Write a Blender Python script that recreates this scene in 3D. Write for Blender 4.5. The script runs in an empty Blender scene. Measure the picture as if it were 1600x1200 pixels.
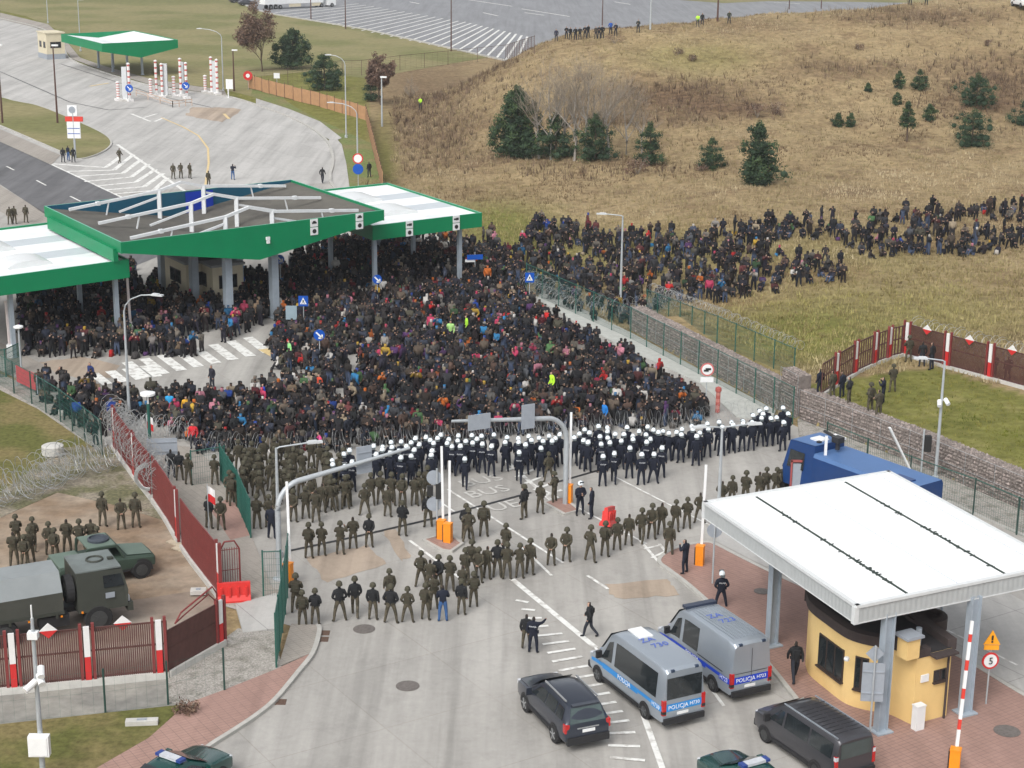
import bpy, bmesh, math, random
import numpy as np
from mathutils import Vector, Matrix
from mathutils.geometry import tessellate_polygon
random.seed(7)
rng = np.random.default_rng(7)
C = bpy.context.scene.collection
SC = bpy.context.scene
R = math.radians
PI = math.pi

# ------------------------------------------------------------------ camera
FPX, PHI, CAMZ, ROLL = 2760.0, R(16.2), 32.2, R(0.6)
_s, _c = math.sin(PHI), math.cos(PHI)
FW = np.array([0, _c, -_s]); _rt = np.array([1.0, 0, 0]); _up = np.array([0, _s, _c])
RT = math.cos(ROLL)*_rt + math.sin(ROLL)*_up
UP = -math.sin(ROLL)*_rt + math.cos(ROLL)*_up
EYE = np.array([0, 0, CAMZ])

def ray(x, y):
    return FW + (x-800)/FPX*RT - (y-600)/FPX*UP

def G(x, y, z=0.0):
    """point of the level z that the photograph shows at pixel x, y"""
    d = ray(x, y); t = (z-CAMZ)/d[2]
    return Vector(EYE + t*d)

def PX(p):
    v = np.asarray(p, float) - EYE
    w = v @ FW
    return 800+FPX*(v @ RT)/w, 600-FPX*(v @ UP)/w

cam_d = bpy.data.cameras.new('camera'); cam = bpy.data.objects.new('camera', cam_d); C.objects.link(cam)
cam_d.sensor_width = 36; cam_d.lens = FPX/1600*36; cam_d.clip_start = 1; cam_d.clip_end = 3000
cam.matrix_world = Matrix(((RT[0], UP[0], -FW[0], 0), (RT[1], UP[1], -FW[1], 0), (RT[2], UP[2], -FW[2], CAMZ), (0, 0, 0, 1)))
SC.camera = cam

# ------------------------------------------------------------------ light
w = bpy.data.worlds.new('World'); SC.world = w; w.use_nodes = True
nt = w.node_tree; nt.nodes.clear()
sky = nt.nodes.new('ShaderNodeTexSky'); sky.sky_type = 'NISHITA'; sky.sun_disc = False
SUN_EL, SUN_AZ = R(48), R(205)
sky.sun_elevation = SUN_EL; sky.sun_rotation = SUN_AZ; sky.air_density = 1.0; sky.dust_density = 4.0
hs = nt.nodes.new('ShaderNodeHueSaturation'); hs.inputs['Saturation'].default_value = 0.22
bg = nt.nodes.new('ShaderNodeBackground'); bg.inputs[1].default_value = 0.13
ow = nt.nodes.new('ShaderNodeOutputWorld')
nt.links.new(sky.outputs[0], hs.inputs['Color']); nt.links.new(hs.outputs[0], bg.inputs[0]); nt.links.new(bg.outputs[0], ow.inputs[0])
sd = bpy.data.lights.new('sun', 'SUN'); sd.energy = 1.0; sd.angle = R(35); sd.color = (1.0, 0.975, 0.94)
sun = bpy.data.objects.new('sun', sd); C.objects.link(sun)
dv = Vector((math.sin(SUN_AZ)*math.cos(SUN_EL), math.cos(SUN_AZ)*math.cos(SUN_EL), math.sin(SUN_EL)))
sun.rotation_euler = dv.to_track_quat('Z', 'Y').to_euler(); sun.location = (0, 0, 150)
SC.view_settings.view_transform = 'Standard'; SC.view_settings.look = 'None'
SC.view_settings.gamma = 1; SC.view_settings.exposure = EXPOSURE = 0.6

# ------------------------------------------------------------------ materials
def srgb(r, g, b, k=1.0):
    f = lambda c: ((c/255+0.055)/1.055)**2.4 if c > 10 else c/255/12.92
    return (f(r)*k, f(g)*k, f(b)*k)

MATS = {}
def mat(name, col, rough=0.75, var=0.12, sc=2.0, metal=0.0, bump=0.0, spec=0.4, c2=None, sc2=None, amt2=0.5, coat=0.0, emit=None, attr=None, objcol=False):
    """principled material; base colour broken up by two noises in object space"""
    if name in MATS: return MATS[name]
    m = bpy.data.materials.new(name); m.use_nodes = True; MATS[name] = m
    n = m.node_tree.nodes; l = m.node_tree.links
    b = n['Principled BSDF']
    b.inputs['Roughness'].default_value = rough; b.inputs['Metallic'].default_value = metal
    b.inputs['Specular IOR Level'].default_value = spec
    if coat: b.inputs['Coat Weight'].default_value = coat; b.inputs['Coat Roughness'].default_value = 0.08
    tc = n.new('ShaderNodeTexCoord')
    no = n.new('ShaderNodeTexNoise'); no.inputs['Scale'].default_value = sc; no.inputs['Detail'].default_value = 6; no.inputs['Roughness'].default_value = 0.65
    l.new(tc.outputs['Object'], no.inputs['Vector'])
    mr = n.new('ShaderNodeMapRange'); mr.inputs['From Min'].default_value = 0.3; mr.inputs['From Max'].default_value = 0.7
    mr.inputs['To Min'].default_value = 1-var; mr.inputs['To Max'].default_value = 1+var
    l.new(no.outputs[0], mr.inputs['Value'])
    base = None
    if attr:
        a = n.new('ShaderNodeAttribute'); a.attribute_name = attr; base = a.outputs['Color']
    elif objcol:
        a = n.new('ShaderNodeObjectInfo'); base = a.outputs['Color']
    if c2 is not None:
        n2 = n.new('ShaderNodeTexNoise'); n2.inputs['Scale'].default_value = sc2 or sc*0.2; n2.inputs['Detail'].default_value = 4
        l.new(tc.outputs['Object'], n2.inputs['Vector'])
        r2 = n.new('ShaderNodeMapRange'); r2.inputs['From Min'].default_value = amt2-0.08; r2.inputs['From Max'].default_value = amt2+0.08
        l.new(n2.outputs[0], r2.inputs['Value'])
        mx = n.new('ShaderNodeMix'); mx.data_type = 'RGBA'
        l.new(r2.outputs[0], mx.inputs['Factor'])
        if base is not None: l.new(base, mx.inputs['A'])
        else: mx.inputs['A'].default_value = (*col, 1)
        mx.inputs['B'].default_value = (*c2, 1); base = mx.outputs['Result']
    mul = n.new('ShaderNodeVectorMath'); mul.operation = 'MULTIPLY'
    if base is not None: l.new(base, mul.inputs[0])
    else: mul.inputs[0].default_value = col
    l.new(mr.outputs[0], mul.inputs[1]); l.new(mul.outputs[0], b.inputs['Base Color'])
    if bump:
        bp = n.new('ShaderNodeBump'); bp.inputs['Strength'].default_value = bump; bp.inputs['Distance'].default_value = 0.05
        l.new(no.outputs[0], bp.inputs['Height']); l.new(bp.outputs[0], b.inputs['Normal'])
    if emit: b.inputs['Emission Color'].default_value = (*emit, 1); b.inputs['Emission Strength'].default_value = 1.5
    return m

# ------------------------------------------------------------------ mesh builder and scene tree
ORG = {}
def tag(o, label=None, cat=None, group=None, kind=None):
    if label: o['label'] = label
    if cat: o['category'] = cat
    if group: o['group'] = group
    if kind: o['kind'] = kind
    return o

def thing(name, label, cat, loc=(0, 0, 0), rz=0.0, group=None, local=False):
    o = bpy.data.objects.new(name, None); C.objects.link(o)
    o.empty_display_size = 0.3; o.location = loc; o.rotation_euler = (0, 0, rz)
    ORG[o.name] = Vector((0, 0, 0)) if local else Vector(loc)
    return tag(o, label, cat, group)

def link(name, me, parent=None):
    o = bpy.data.objects.new(name, me); C.objects.link(o)
    if parent is not None: o.parent = parent; ORG[o.name] = ORG[parent.name]
    else: ORG[o.name] = Vector((0, 0, 0))
    return o

class MB:
    def __init__(s): s.v = []; s.f = []; s.m = []
    def add(s, vs, fs, m=0):
        k = len(s.v); s.v += [tuple(q) for q in vs]
        for f in fs: s.f.append(tuple(i+k for i in f)); s.m.append(m)
        return s
    def poly(s, pts, m=0): return s.add(pts, [tuple(range(len(pts)))], m)
    def box(s, c, d, m=0, rz=0.0, rx=0.0, ry=0.0):
        M = Matrix.Rotation(rz, 3, 'Z') @ Matrix.Rotation(ry, 3, 'Y') @ Matrix.Rotation(rx, 3, 'X')
        vs = [Vector(c) + M @ Vector((sx*d[0]/2, sy*d[1]/2, sz*d[2]/2)) for sz in (-1, 1) for sy in (-1, 1) for sx in (-1, 1)]
        return s.add(vs, [(0, 2, 3, 1), (4, 5, 7, 6), (0, 1, 5, 4), (2, 6, 7, 3), (0, 4, 6, 2), (1, 3, 7, 5)], m)
    def beam(s, a, b, wd, ht, m=0, up=Vector((0, 0, 1))):
        a = Vector(a); b = Vector(b); d = (b-a).normalized()
        sd_ = d.cross(up)
        if sd_.length < 1e-4: sd_ = d.cross(Vector((0, 1, 0)))
        sd_.normalize(); u = sd_.cross(d).normalized()
        vs = [p + sd_*(i*wd/2) + u*(j*ht/2) for p in (a, b) for j in (-1, 1) for i in (-1, 1)]
        return s.add(vs, [(0, 1, 3, 2), (4, 6, 7, 5), (0, 4, 5, 1), (2, 3, 7, 6), (0, 2, 6, 4), (1, 5, 7, 3)], m)
    def prism(s, poly, z0, z1, m=0, mtop=None, bottom=False):
        k = len(poly); area = sum(poly[i][0]*poly[(i+1) % k][1]-poly[(i+1) % k][0]*poly[i][1] for i in range(k))
        if area < 0: poly = poly[::-1]
        zz0 = z0 if callable(z0) else (lambda x, y: z0); zz1 = z1 if callable(z1) else (lambda x, y: z1)
        lo = [(p[0], p[1], zz0(p[0], p[1])) for p in poly]; hi = [(p[0], p[1], zz1(p[0], p[1])) for p in poly]
        s.add(lo+hi, [(i, (i+1) % k, k+(i+1) % k, k+i) for i in range(k)], m)
        tri = tessellate_polygon([[Vector(p) for p in hi]])
        fix = [t if (Vector(hi[t[1]])-Vector(hi[t[0]])).cross(Vector(hi[t[2]])-Vector(hi[t[0]])).z > 0 else (t[0], t[2], t[1]) for t in tri]
        s.add(hi, fix, m if mtop is None else mtop)
        if bottom: s.add(lo, [t[::-1] for t in fix], m)
        return s
    def tube(s, pts, r, m=0, n=6, caps=True, closed=False):
        pts = [Vector(p) for p in pts]; k = len(pts); rs = r if isinstance(r, (list, tuple)) else [r]*k
        base = len(s.v); ref = Vector((0, 0, 1))
        for i, p in enumerate(pts):
            t = (pts[min(i+1, k-1)]-pts[max(i-1, 0)])
            if t.length < 1e-9: t = Vector((0, 0, 1))
            t.normalize()
            a = t.cross(ref)
            if a.length < 0.05: a = t.cross(Vector((0, 1, 0)))
            a.normalize(); b = t.cross(a)
            for j in range(n):
                an = 2*PI*j/n; s.v.append(tuple(p + (a*math.cos(an)+b*math.sin(an))*rs[i]))
        for i in range(k-1):
            for j in range(n):
                s.f.append((base+i*n+j, base+i*n+(j+1) % n, base+(i+1)*n+(j+1) % n, base+(i+1)*n+j)); s.m.append(m)
        if caps:
            s.f.append(tuple(base+j for j in range(n))[::-1]); s.m.append(m)
            s.f.append(tuple(base+(k-1)*n+j for j in range(n))); s.m.append(m)
        return s
    def cyl(s, a, b, r, m=0, n=12, r2=None): return s.tube([a, b], [r, r if r2 is None else r2], m, n)
    def lathe(s, prof, m=0, n=16, loc=(0, 0, 0), sx=1.0, sy=1.0):
        base = len(s.v); k = len(prof)
        for r, z in prof:
            for j in range(n):
                an = 2*PI*j/n; s.v.append((loc[0]+r*sx*math.cos(an), loc[1]+r*sy*math.sin(an), loc[2]+z))
        for i in range(k-1):
            for j in range(n):
                s.f.append((base+i*n+j, base+i*n+(j+1) % n, base+(i+1)*n+(j+1) % n, base+(i+1)*n+j)); s.m.append(m)
        s.f.append(tuple(base+j for j in range(n))[::-1]); s.m.append(m)
        s.f.append(tuple(base+(k-1)*n+j for j in range(n))); s.m.append(m)
        return s
    def mesh(s, name, mats, off=None, smooth=False):
        me = bpy.data.meshes.new(name)
        vs = s.v if off is None else [(a-off[0], b-off[1], c-off[2]) for a, b, c in s.v]
        me.from_pydata(vs, [], s.f)
        for mt in (mats if isinstance(mats, (list, tuple)) else [mats]): me.materials.append(mt)
        me.polygons.foreach_set('material_index', s.m)
        if smooth:
            me.polygons.foreach_set('use_smooth', [True]*len(s.f))
            me.set_sharp_from_angle(angle=R(smooth if smooth is not True else 40))
        me.update(); return me
    def build(s, name, mats, parent=None, smooth=False):
        off = ORG[parent.name] if parent is not None else None
        return link(name, s.mesh(name, mats, off, smooth), parent)

def dup(root, loc, rz=None, label=None, group=None, name=None):
    """a copy of a thing with copies of its parts and sub-parts (mesh data shared)"""
    r = root.copy(); C.objects.link(r); r.location = loc
    if rz is not None: r.rotation_euler = (0, 0, rz)
    if label: r['label'] = label
    if group: r['group'] = group
    for ch in list(root.children):
        c = ch.copy(); C.objects.link(c); c.parent = r
        for g in ch.children:
            d = g.copy(); C.objects.link(d); d.parent = c
    return r

_TXT = {}
def text_mesh(s, size, m, ext=0.004):
    """flat lettering as a mesh in the local XZ plane, centred, read from -Y"""
    key = (s, size, m.name)
    if key in _TXT: return _TXT[key]
    cu = bpy.data.curves.new('lettering', 'FONT'); cu.body = s; cu.size = size; cu.align_x = 'CENTER'; cu.align_y = 'CENTER'; cu.extrude = ext; cu.resolution_u = 2
    o = bpy.data.objects.new('lettering', cu); C.objects.link(o)
    bpy.context.view_layer.update()
    me = bpy.data.meshes.new_from_object(o.evaluated_get(bpy.context.evaluated_depsgraph_get()))
    bpy.data.objects.remove(o); bpy.data.curves.remove(cu)
    me.materials.clear(); me.materials.append(m)
    _TXT[key] = me
    return me
def lettering(s, size, m, parent, loc, rot=(PI/2, 0, 0), name='lettering'):
    o = link(name, text_mesh(s, size, m), parent)
    o.location = Vector(loc) - (ORG[parent.name] if parent else Vector((0, 0, 0))); o.rotation_euler = rot
    return o

ONES = 'zeroth first second third fourth fifth sixth seventh eighth ninth tenth eleventh twelfth thirteenth fourteenth fifteenth sixteenth seventeenth eighteenth nineteenth'.split()
TENS = {20: 'twent', 30: 'thirt', 40: 'fort', 50: 'fift', 60: 'sixt'}
def ordw(n):
    if n < 20: return ONES[n]
    t, o = n//10*10, n % 10
    return TENS[t]+'ieth' if o == 0 else TENS[t]+'y-'+ONES[o]

def smooth_line(pts, n=6, closed=False):
    """Catmull-Rom through 2-D or 3-D points"""
    P_ = [Vector(p) for p in pts]; out = []; k = len(P_)
    rngi = range(k if closed else k-1)
    for i in rngi:
        p0, p1, p2, p3 = (P_[(i-1) % k], P_[i], P_[(i+1) % k], P_[(i+2) % k]) if closed else (P_[max(i-1, 0)], P_[i], P_[i+1], P_[min(i+2, k-1)])
        for j in range(n):
            t = j/n
            out.append(0.5*((2*p1)+(p2-p0)*t+(2*p0-5*p1+4*p2-p3)*t*t+(3*p1-p0-3*p2+p3)*t**3))
    if not closed: out.append(P_[-1])
    return out

def inpoly(x, y, poly):
    c = False; j = len(poly)-1
    for i in range(len(poly)):
        xi, yi = poly[i][0], poly[i][1]; xj, yj = poly[j][0], poly[j][1]
        if (yi > y) != (yj > y) and x < (xj-xi)*(y-yi)/(yj-yi)+xi: c = not c
        j = i
    return c
# ------------------------------------------------------------------ terrain
def sst(a, b, x):
    t = np.clip((np.asarray(x, float)-a)/(b-a), 0, 1); return t*t*(3-2*t)

WALL = [G(985, 515), G(1215, 640), G(1248, 655), G(1420, 722), G(1600, 800)]
_a = np.array([[p.x, p.y] for p in WALL])
_d = _a[-1]-_a[-2]; _d = _d/np.linalg.norm(_d)
WL = np.vstack([_a, _a[-1]+_d*45])          # the retaining wall carries on out of the picture
def wall_dist(X, Y):
    """signed distance to the wall line (positive = on the high side) and how far before its left end"""
    X = np.asarray(X, float); Y = np.asarray(Y, float)
    best = np.full(X.shape, 1e9); sgn = np.zeros(X.shape)
    d0 = _a[0]-_a[1]; d0 = d0/np.linalg.norm(d0)
    pts = np.vstack([_a[0]+d0*150, WL])
    for i in range(len(pts)-1):
        ax, ay = pts[i]; bx, by = pts[i+1]; L2 = (bx-ax)**2+(by-ay)**2
        t = np.clip(((X-ax)*(bx-ax)+(Y-ay)*(by-ay))/L2, 0, 1)
        dx = X-(ax+t*(bx-ax)); dy = Y-(ay+t*(by-ay)); d = np.hypot(dx, dy)
        s_ = (bx-ax)*(Y-ay)-(by-ay)*(X-ax)
        up = d < best; best = np.where(up, d, best); sgn = np.where(up, np.sign(s_), sgn)
    before = (X-_a[0][0])*d0[0]+(Y-_a[0][1])*d0[1]
    return best*sgn, before

def H(X, Y):
    X = np.asarray(X, float); Y = np.asarray(Y, float)
    d, before = wall_dist(X, Y)
    wd = 0.35 + np.maximum(0, before)*0.9
    raise_ = 1.75*sst(0.42, 0.42+wd, d-np.minimum(0.35, np.maximum(0, before)))
    raise_ = raise_ + np.clip(d, 0, 40)*0.016*sst(0, 6, d)
    e_ = X-0.7+0.425*(Y-139)
    raise_ = raise_*np.maximum(sst(10, 26, e_), 1-sst(-4, 2, before))
    # the berm that closes the view on the right
    crest = 243 + 0.25*X
    up = sst(0, 1, (Y-188)/(crest-188)); up = 0.35*np.clip((Y-185)/(crest-185), 0, 1)+0.65*up**1.6
    down = 1-sst(crest+4, crest+55, Y)
    flank = sst(-16, 9, X-0.02*(Y-240))
    hill = (10.6+0.075*np.clip(X-8, -20, 90))*up*down*flank
    far = sst(520, 900, Y)*14
    wob = 0.25*np.sin(X*0.21+1.3*np.sin(Y*0.13))*np.sin(Y*0.17+0.6) + 0.12*np.sin(X*0.63+Y*0.4)
    rough = np.clip(sst(0, 6, d)*sst(150, 200, Y)*1.3*flank, 0, 1.3)*(1-sst(crest+5, crest+40, Y))
    return -0.05 + np.maximum(raise_, 0)*(1-up*flank)*(1-sst(crest, crest+50, Y)) + hill + wob*rough + far

def H1(x, y): return float(H(np.array([x]), np.array([y]))[0])
def GT(px, py):
    """where the ray through the photograph's pixel meets the terrain"""
    d = ray(px, py); t = np.arange(50, 700, 0.5)
    P_ = EYE[None, :]+t[:, None]*d[None, :]
    below = P_[:, 2] < H(P_[:, 0], P_[:, 1])
    i = int(np.argmax(below)) if below.any() else len(t)-1
    lo, hi = t[max(i-1, 0)], t[i]
    for _ in range(14):
        m = (lo+hi)/2; q = EYE+m*d
        if q[2] < H1(q[0], q[1]): hi = m
        else: lo = m
    q = EYE+hi*d
    return Vector((q[0], q[1], H1(q[0], q[1])))

def gauss(x, y, cx, cy, rx, ry): return np.exp(-((x-cx)/rx)**2-((y-cy)/ry)**2)
def terrain():
    Y = 42*np.exp(np.arange(0, 430)*0.00722); U = np.linspace(-0.62, 0.62, 300)
    YY, UU = np.meshgrid(Y, U, indexing='ij'); XX = YY*UU; ZZ = H(XX, YY)
    nr, nc = XX.shape
    V = np.stack([XX.ravel(), YY.ravel(), ZZ.ravel()], 1)
    i = np.arange(nr-1)[:, None]*nc+np.arange(nc-1)[None, :]
    F = np.stack([i, i+1, i+nc+1, i+nc], -1).reshape(-1, 4)
    me = bpy.data.meshes.new('terrain')
    me.vertices.add(len(V)); me.vertices.foreach_set('co', V.ravel().astype(np.float32))
    me.loops.add(F.size); me.loops.foreach_set('vertex_index', F.ravel().astype(np.int32))
    me.polygons.add(len(F)); me.polygons.foreach_set('loop_start', np.arange(0, F.size, 4, dtype=np.int32)); me.polygons.foreach_set('loop_total', np.full(len(F), 4, dtype=np.int32))
    me.update(calc_edges=True)
    # what grows where: red = green grass, green = dark weeds, blue = bare trodden soil
    q = V-EYE; wz = q@FW; px = 800+FPX*(q@RT)/wz; py = 600-FPX*(q@UP)/wz
    gr = 0.95*gauss(px, py, 1240, 530, 110, 45)+0.55*gauss(px, py, 1400, 500, 260, 60)+0.6*gauss(px, py, 1000, 395, 190, 40)+0.9*gauss(px, py, 815, 372, 70, 45)
    gr += 0.45*gauss(px, py, 1090, 90, 120, 30)+0.4*gauss(px, py, 1350, 390, 160, 40)+0.9*gauss(px, py, 600, 250, 22, 70)+0.8*gauss(px, py, 760, 345, 60, 30)
    d, before = wall_dist(V[:, 0], V[:, 1])
    bank = (d > 0)*(d < 11)*(before < -22); gr += 1.2*bank
    gr = np.where((px < 575) & (py < 300), 1.0, gr)
    wd_ = 0.95*gauss(px, py, 1050, 148, 130, 24)+0.8*gauss(px, py, 960, 190, 160, 12)+0.8*gauss(px, py, 1130, 170, 120, 12)+0.8*gauss(px, py, 1450, 25, 130, 16)
    wd_ += 0.7*gauss(px, py, 1560, 130, 110, 50)+0.7*gauss(px, py, 1320, 108, 110, 14)+0.6*gauss(px, py, 660, 130, 90, 40)+0.6*gauss(px, py, 680, 210, 80, 50)+0.6*gauss(px, py, 1320, 300, 60, 10)+0.5*gauss(px, py, 880, 250, 130, 10)
    wd_ += 0.5*gauss(px, py, 1180, 40, 100, 12)+0.5*gauss(px, py, 1560, 165, 70, 15)
    so = 0.9*gauss(px, py, 1270, 425, 90, 16)+0.7*gauss(px, py, 1450, 385, 130, 14)+0.6*gauss(px, py, 1130, 470, 90, 14)
    col = np.stack([np.clip(gr, 0, 1), np.clip(wd_, 0, 1), np.clip(so, 0, 1), np.ones(len(V))], 1).astype(np.float32)
    a = me.color_attributes.new('growth', 'FLOAT_COLOR', 'POINT'); a.data.foreach_set('color', col.ravel())
    me.polygons.foreach_set('use_smooth', [True]*len(F))
    m = bpy.data.materials.new('dry_field'); m.use_nodes = True
    n = m.node_tree.nodes; l = m.node_tree.links; b = n['Principled BSDF']; b.inputs['Roughness'].default_value = 0.95; b.inputs['Specular IOR Level'].default_value = 0.1
    tc = n.new('ShaderNodeTexCoord'); at = n.new('ShaderNodeAttribute'); at.attribute_name = 'growth'
    sp = n.new('ShaderNodeSeparateColor'); l.new(at.outputs['Color'], sp.inputs[0])
    def noise(s_, det=5, ro=0.6):
        x = n.new('ShaderNodeTexNoise'); x.inputs['Scale'].default_value = s_; x.inputs['Detail'].default_value = det; x.inputs['Roughness'].default_value = ro
        l.new(tc.outputs['Object'], x.inputs['Vector']); return x.outputs[0]
    def ramp(src, stops):
        x = n.new('ShaderNodeValToRGB'); l.new(src, x.inputs[0]); e = x.color_ramp.elements
        while len(e) < len(stops): e.new(0.5)
        for k_, (p_, c_) in enumerate(stops): e[k_].position = p_; e[k_].color = (*c_, 1)
        return x.outputs[0]
    def mix(f_, a_, b_):
        x = n.new('ShaderNodeMix'); x.data_type = 'RGBA'; l.new(f_, x.inputs['Factor']); l.new(a_, x.inputs['A']); l.new(b_, x.inputs['B']); return x.outputs['Result']
    def math_(op, a_, b_=None, k_=None):
        x = n.new('ShaderNodeMath'); x.operation = op; l.new(a_, x.inputs[0])
        if b_ is not None: l.new(b_, x.inputs[1])
        else: x.inputs[1].default_value = k_
        x.use_clamp = op != 'SUBTRACT'; return x.outputs[0]
    nb = noise(0.09, 8, 0.7); nf = noise(1.3, 6, 0.75); nm = noise(0.35, 6, 0.7)
    dry = ramp(nb, [(0.3, srgb(132, 113, 86)), (0.45, srgb(158, 138, 104)), (0.58, srgb(170, 151, 116)), (0.72, srgb(150, 141, 102))])
    dry2 = ramp(nm, [(0.32, srgb(118, 99, 77)), (0.5, srgb(160, 141, 107)), (0.7, srgb(176, 158, 122))])
    fm = n.new('ShaderNodeValue'); fm.outputs[0].default_value = 0.5
    base = mix(fm.outputs[0], dry, dry2)
    green = ramp(nm, [(0.3, srgb(108, 110, 56)), (0.55, srgb(130, 129, 72)), (0.75, srgb(152, 143, 95))])
    weed = ramp(nf, [(0.3, srgb(92, 74, 58)), (0.6, srgb(126, 104, 82))])
    soil = ramp(nf, [(0.3, srgb(120, 96, 68)), (0.7, srgb(146, 122, 90))])
    def fac(ch):
        t = math_('ADD', sp.outputs[ch], math_('MULTIPLY', math_('SUBTRACT', nm, None, 0.5), None, 1.4)); return math_('MULTIPLY', t, math_('MULTIPLY', sp.outputs[ch], None, 3.0))
    npatch = noise(0.16, 7, 0.72); pr = n.new('ShaderNodeMapRange'); pr.inputs['From Min'].default_value = 0.52; pr.inputs['From Max'].default_value = 0.64; pr.inputs['To Max'].default_value = 0.75; l.new(npatch, pr.inputs['Value'])
    base = mix(pr.outputs[0], base, ramp(nf, [(0.3, srgb(104, 84, 66)), (0.65, srgb(138, 116, 90))]))
    c1 = mix(fac(0), base, green); c2 = mix(fac(1), c1, weed); c3 = mix(fac(2), c2, soil)
    v = n.new('ShaderNodeMapRange'); v.inputs['From Min'].default_value = 0.3; v.inputs['From Max'].default_value = 0.7; v.inputs['To Min'].default_value = 0.6; v.inputs['To Max'].default_value = 1.25
    l.new(nf, v.inputs['Value'])
    mu = n.new('ShaderNodeVectorMath'); mu.operation = 'MULTIPLY'; l.new(c3, mu.inputs[0]); l.new(v.outputs[0], mu.inputs[1]); 
    sc_ = n.new('ShaderNodeVectorMath'); sc_.operation = 'SCALE'; sc_.inputs['Scale'].default_value = 0.9; l.new(mu.outputs[0], sc_.inputs[0]); l.new(sc_.outputs[0], b.inputs['Base Color'])
    bp = n.new('ShaderNodeBump'); bp.inputs['Strength'].default_value = 0.8; bp.inputs['Distance'].default_value = 0.3; l.new(nf, bp.inputs['Height']); l.new(bp.outputs[0], b.inputs['Normal'])
    me.materials.append(m)
    o = bpy.data.objects.new('terrain', me); C.objects.link(o); o['kind'] = 'structure'; ORG['terrain'] = Vector((0, 0, 0))
terrain()

# ------------------------------------------------------------------ flat ground sheets
def sheet(name, pts, z, m, px=True, kind='structure', thick=0.0):
    w_ = [G(*p) if px else Vector((p[0], p[1], 0)) for p in pts]
    mb = MB(); mb.prism([(p.x, p.y) for p in w_], z-max(thick, 0.002), z, 0)
    o = mb.build(name, m); o['kind'] = kind; return o

def ragged(pts):
    rj = random.Random(int(pts[0][0])); out = []
    for i in range(len(pts)):
        a, b_ = pts[i], pts[(i+1) % len(pts)]
        for k in range(6): out.append((a[0]+(b_[0]-a[0])*k/6+rj.uniform(-3, 3), a[1]+(b_[1]-a[1])*k/6+rj.uniform(-2, 2)))
    return out
def slab_mat(name, col, col2, joint, ang, stain=0.3, size=(5.0, 5.0), jw=0.006):
    m = bpy.data.materials.new(name); m.use_nodes = True; MATS[name] = m
    n = m.node_tree.nodes; l = m.node_tree.links; b = n['Principled BSDF']; b.inputs['Roughness'].default_value = 0.85; b.inputs['Specular IOR Level'].default_value = 0.25
    tc = n.new('ShaderNodeTexCoord'); mp = n.new('ShaderNodeMapping'); mp.inputs['Rotation'].default_value[2] = ang; l.new(tc.outputs['Object'], mp.inputs['Vector'])
    br = n.new('ShaderNodeTexBrick'); br.offset = 0; br.inputs['Scale'].default_value = 1.0; br.inputs['Brick Width'].default_value = size[0]; br.inputs['Row Height'].default_value = size[1]
    br.inputs['Mortar Size'].default_value = jw*size[0]; br.inputs['Mortar Smooth'].default_value = 0.5
    br.inputs['Color1'].default_value = (*col, 1); br.inputs['Color2'].default_value = (*[c*0.93 for c in col], 1); br.inputs['Mortar'].default_value = (*joint, 1)
    l.new(mp.outputs[0], br.inputs['Vector'])
    def noise(s_, det=6, ro=0.65, src=None):
        x = n.new('ShaderNodeTexNoise'); x.inputs['Scale'].default_value = s_; x.inputs['Detail'].default_value = det; x.inputs['Roughness'].default_value = ro; l.new(src or tc.outputs['Object'], x.inputs['Vector']); return x.outputs[0]
    def rng_(src, a, b_, c_, d_):
        x = n.new('ShaderNodeMapRange'); x.inputs['From Min'].default_value = a; x.inputs['From Max'].default_value = b_; x.inputs['To Min'].default_value = c_; x.inputs['To Max'].default_value = d_; l.new(src, x.inputs['Value']); return x.outputs[0]
    mp2 = n.new('ShaderNodeMapping'); mp2.inputs['Rotation'].default_value[2] = ang; mp2.inputs['Scale'].default_value = (0.55, 0.05, 1); l.new(tc.outputs['Object'], mp2.inputs['Vector'])
    streak = noise(1.0, 5, 0.6, mp2.outputs[0])
    big = noise(0.12, 6, 0.6); fine = noise(3.0, 5, 0.7)
    mx = n.new('ShaderNodeMix'); mx.data_type = 'RGBA'; l.new(rng_(big, 0.42, 0.66, 0, 0.75), mx.inputs['Factor']); l.new(br.outputs[0], mx.inputs['A']); mx.inputs['B'].default_value = (*col2, 1)
    def mul(a_, f_):
        x = n.new('ShaderNodeVectorMath'); x.operation = 'MULTIPLY'; l.new(a_, x.inputs[0]); l.new(f_, x.inputs[1]); return x.outputs[0]
    c_ = mul(mul(mx.outputs['Result'], rng_(streak, 0.38, 0.62, 1-stain*0.55, 1+stain*0.25)), rng_(fine, 0.3, 0.7, 0.93, 1.05))
    mp3 = n.new('ShaderNodeMapping'); mp3.inputs['Rotation'].default_value[2] = ang; mp3.inputs['Scale'].default_value = (1.5, 0.035, 1); l.new(tc.outputs['Object'], mp3.inputs['Vector'])
    tyre = noise(1.0, 3, 0.5, mp3.outputs[0]); mid = noise(0.55, 5, 0.7)
    c_ = mul(mul(c_, rng_(tyre, 0.5, 0.66, 1.0, 1-stain*0.45)), rng_(mid, 0.52, 0.72, 1.0, 1-stain*0.5))
    l.new(c_, b.inputs['Base Color'])
    return m

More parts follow.
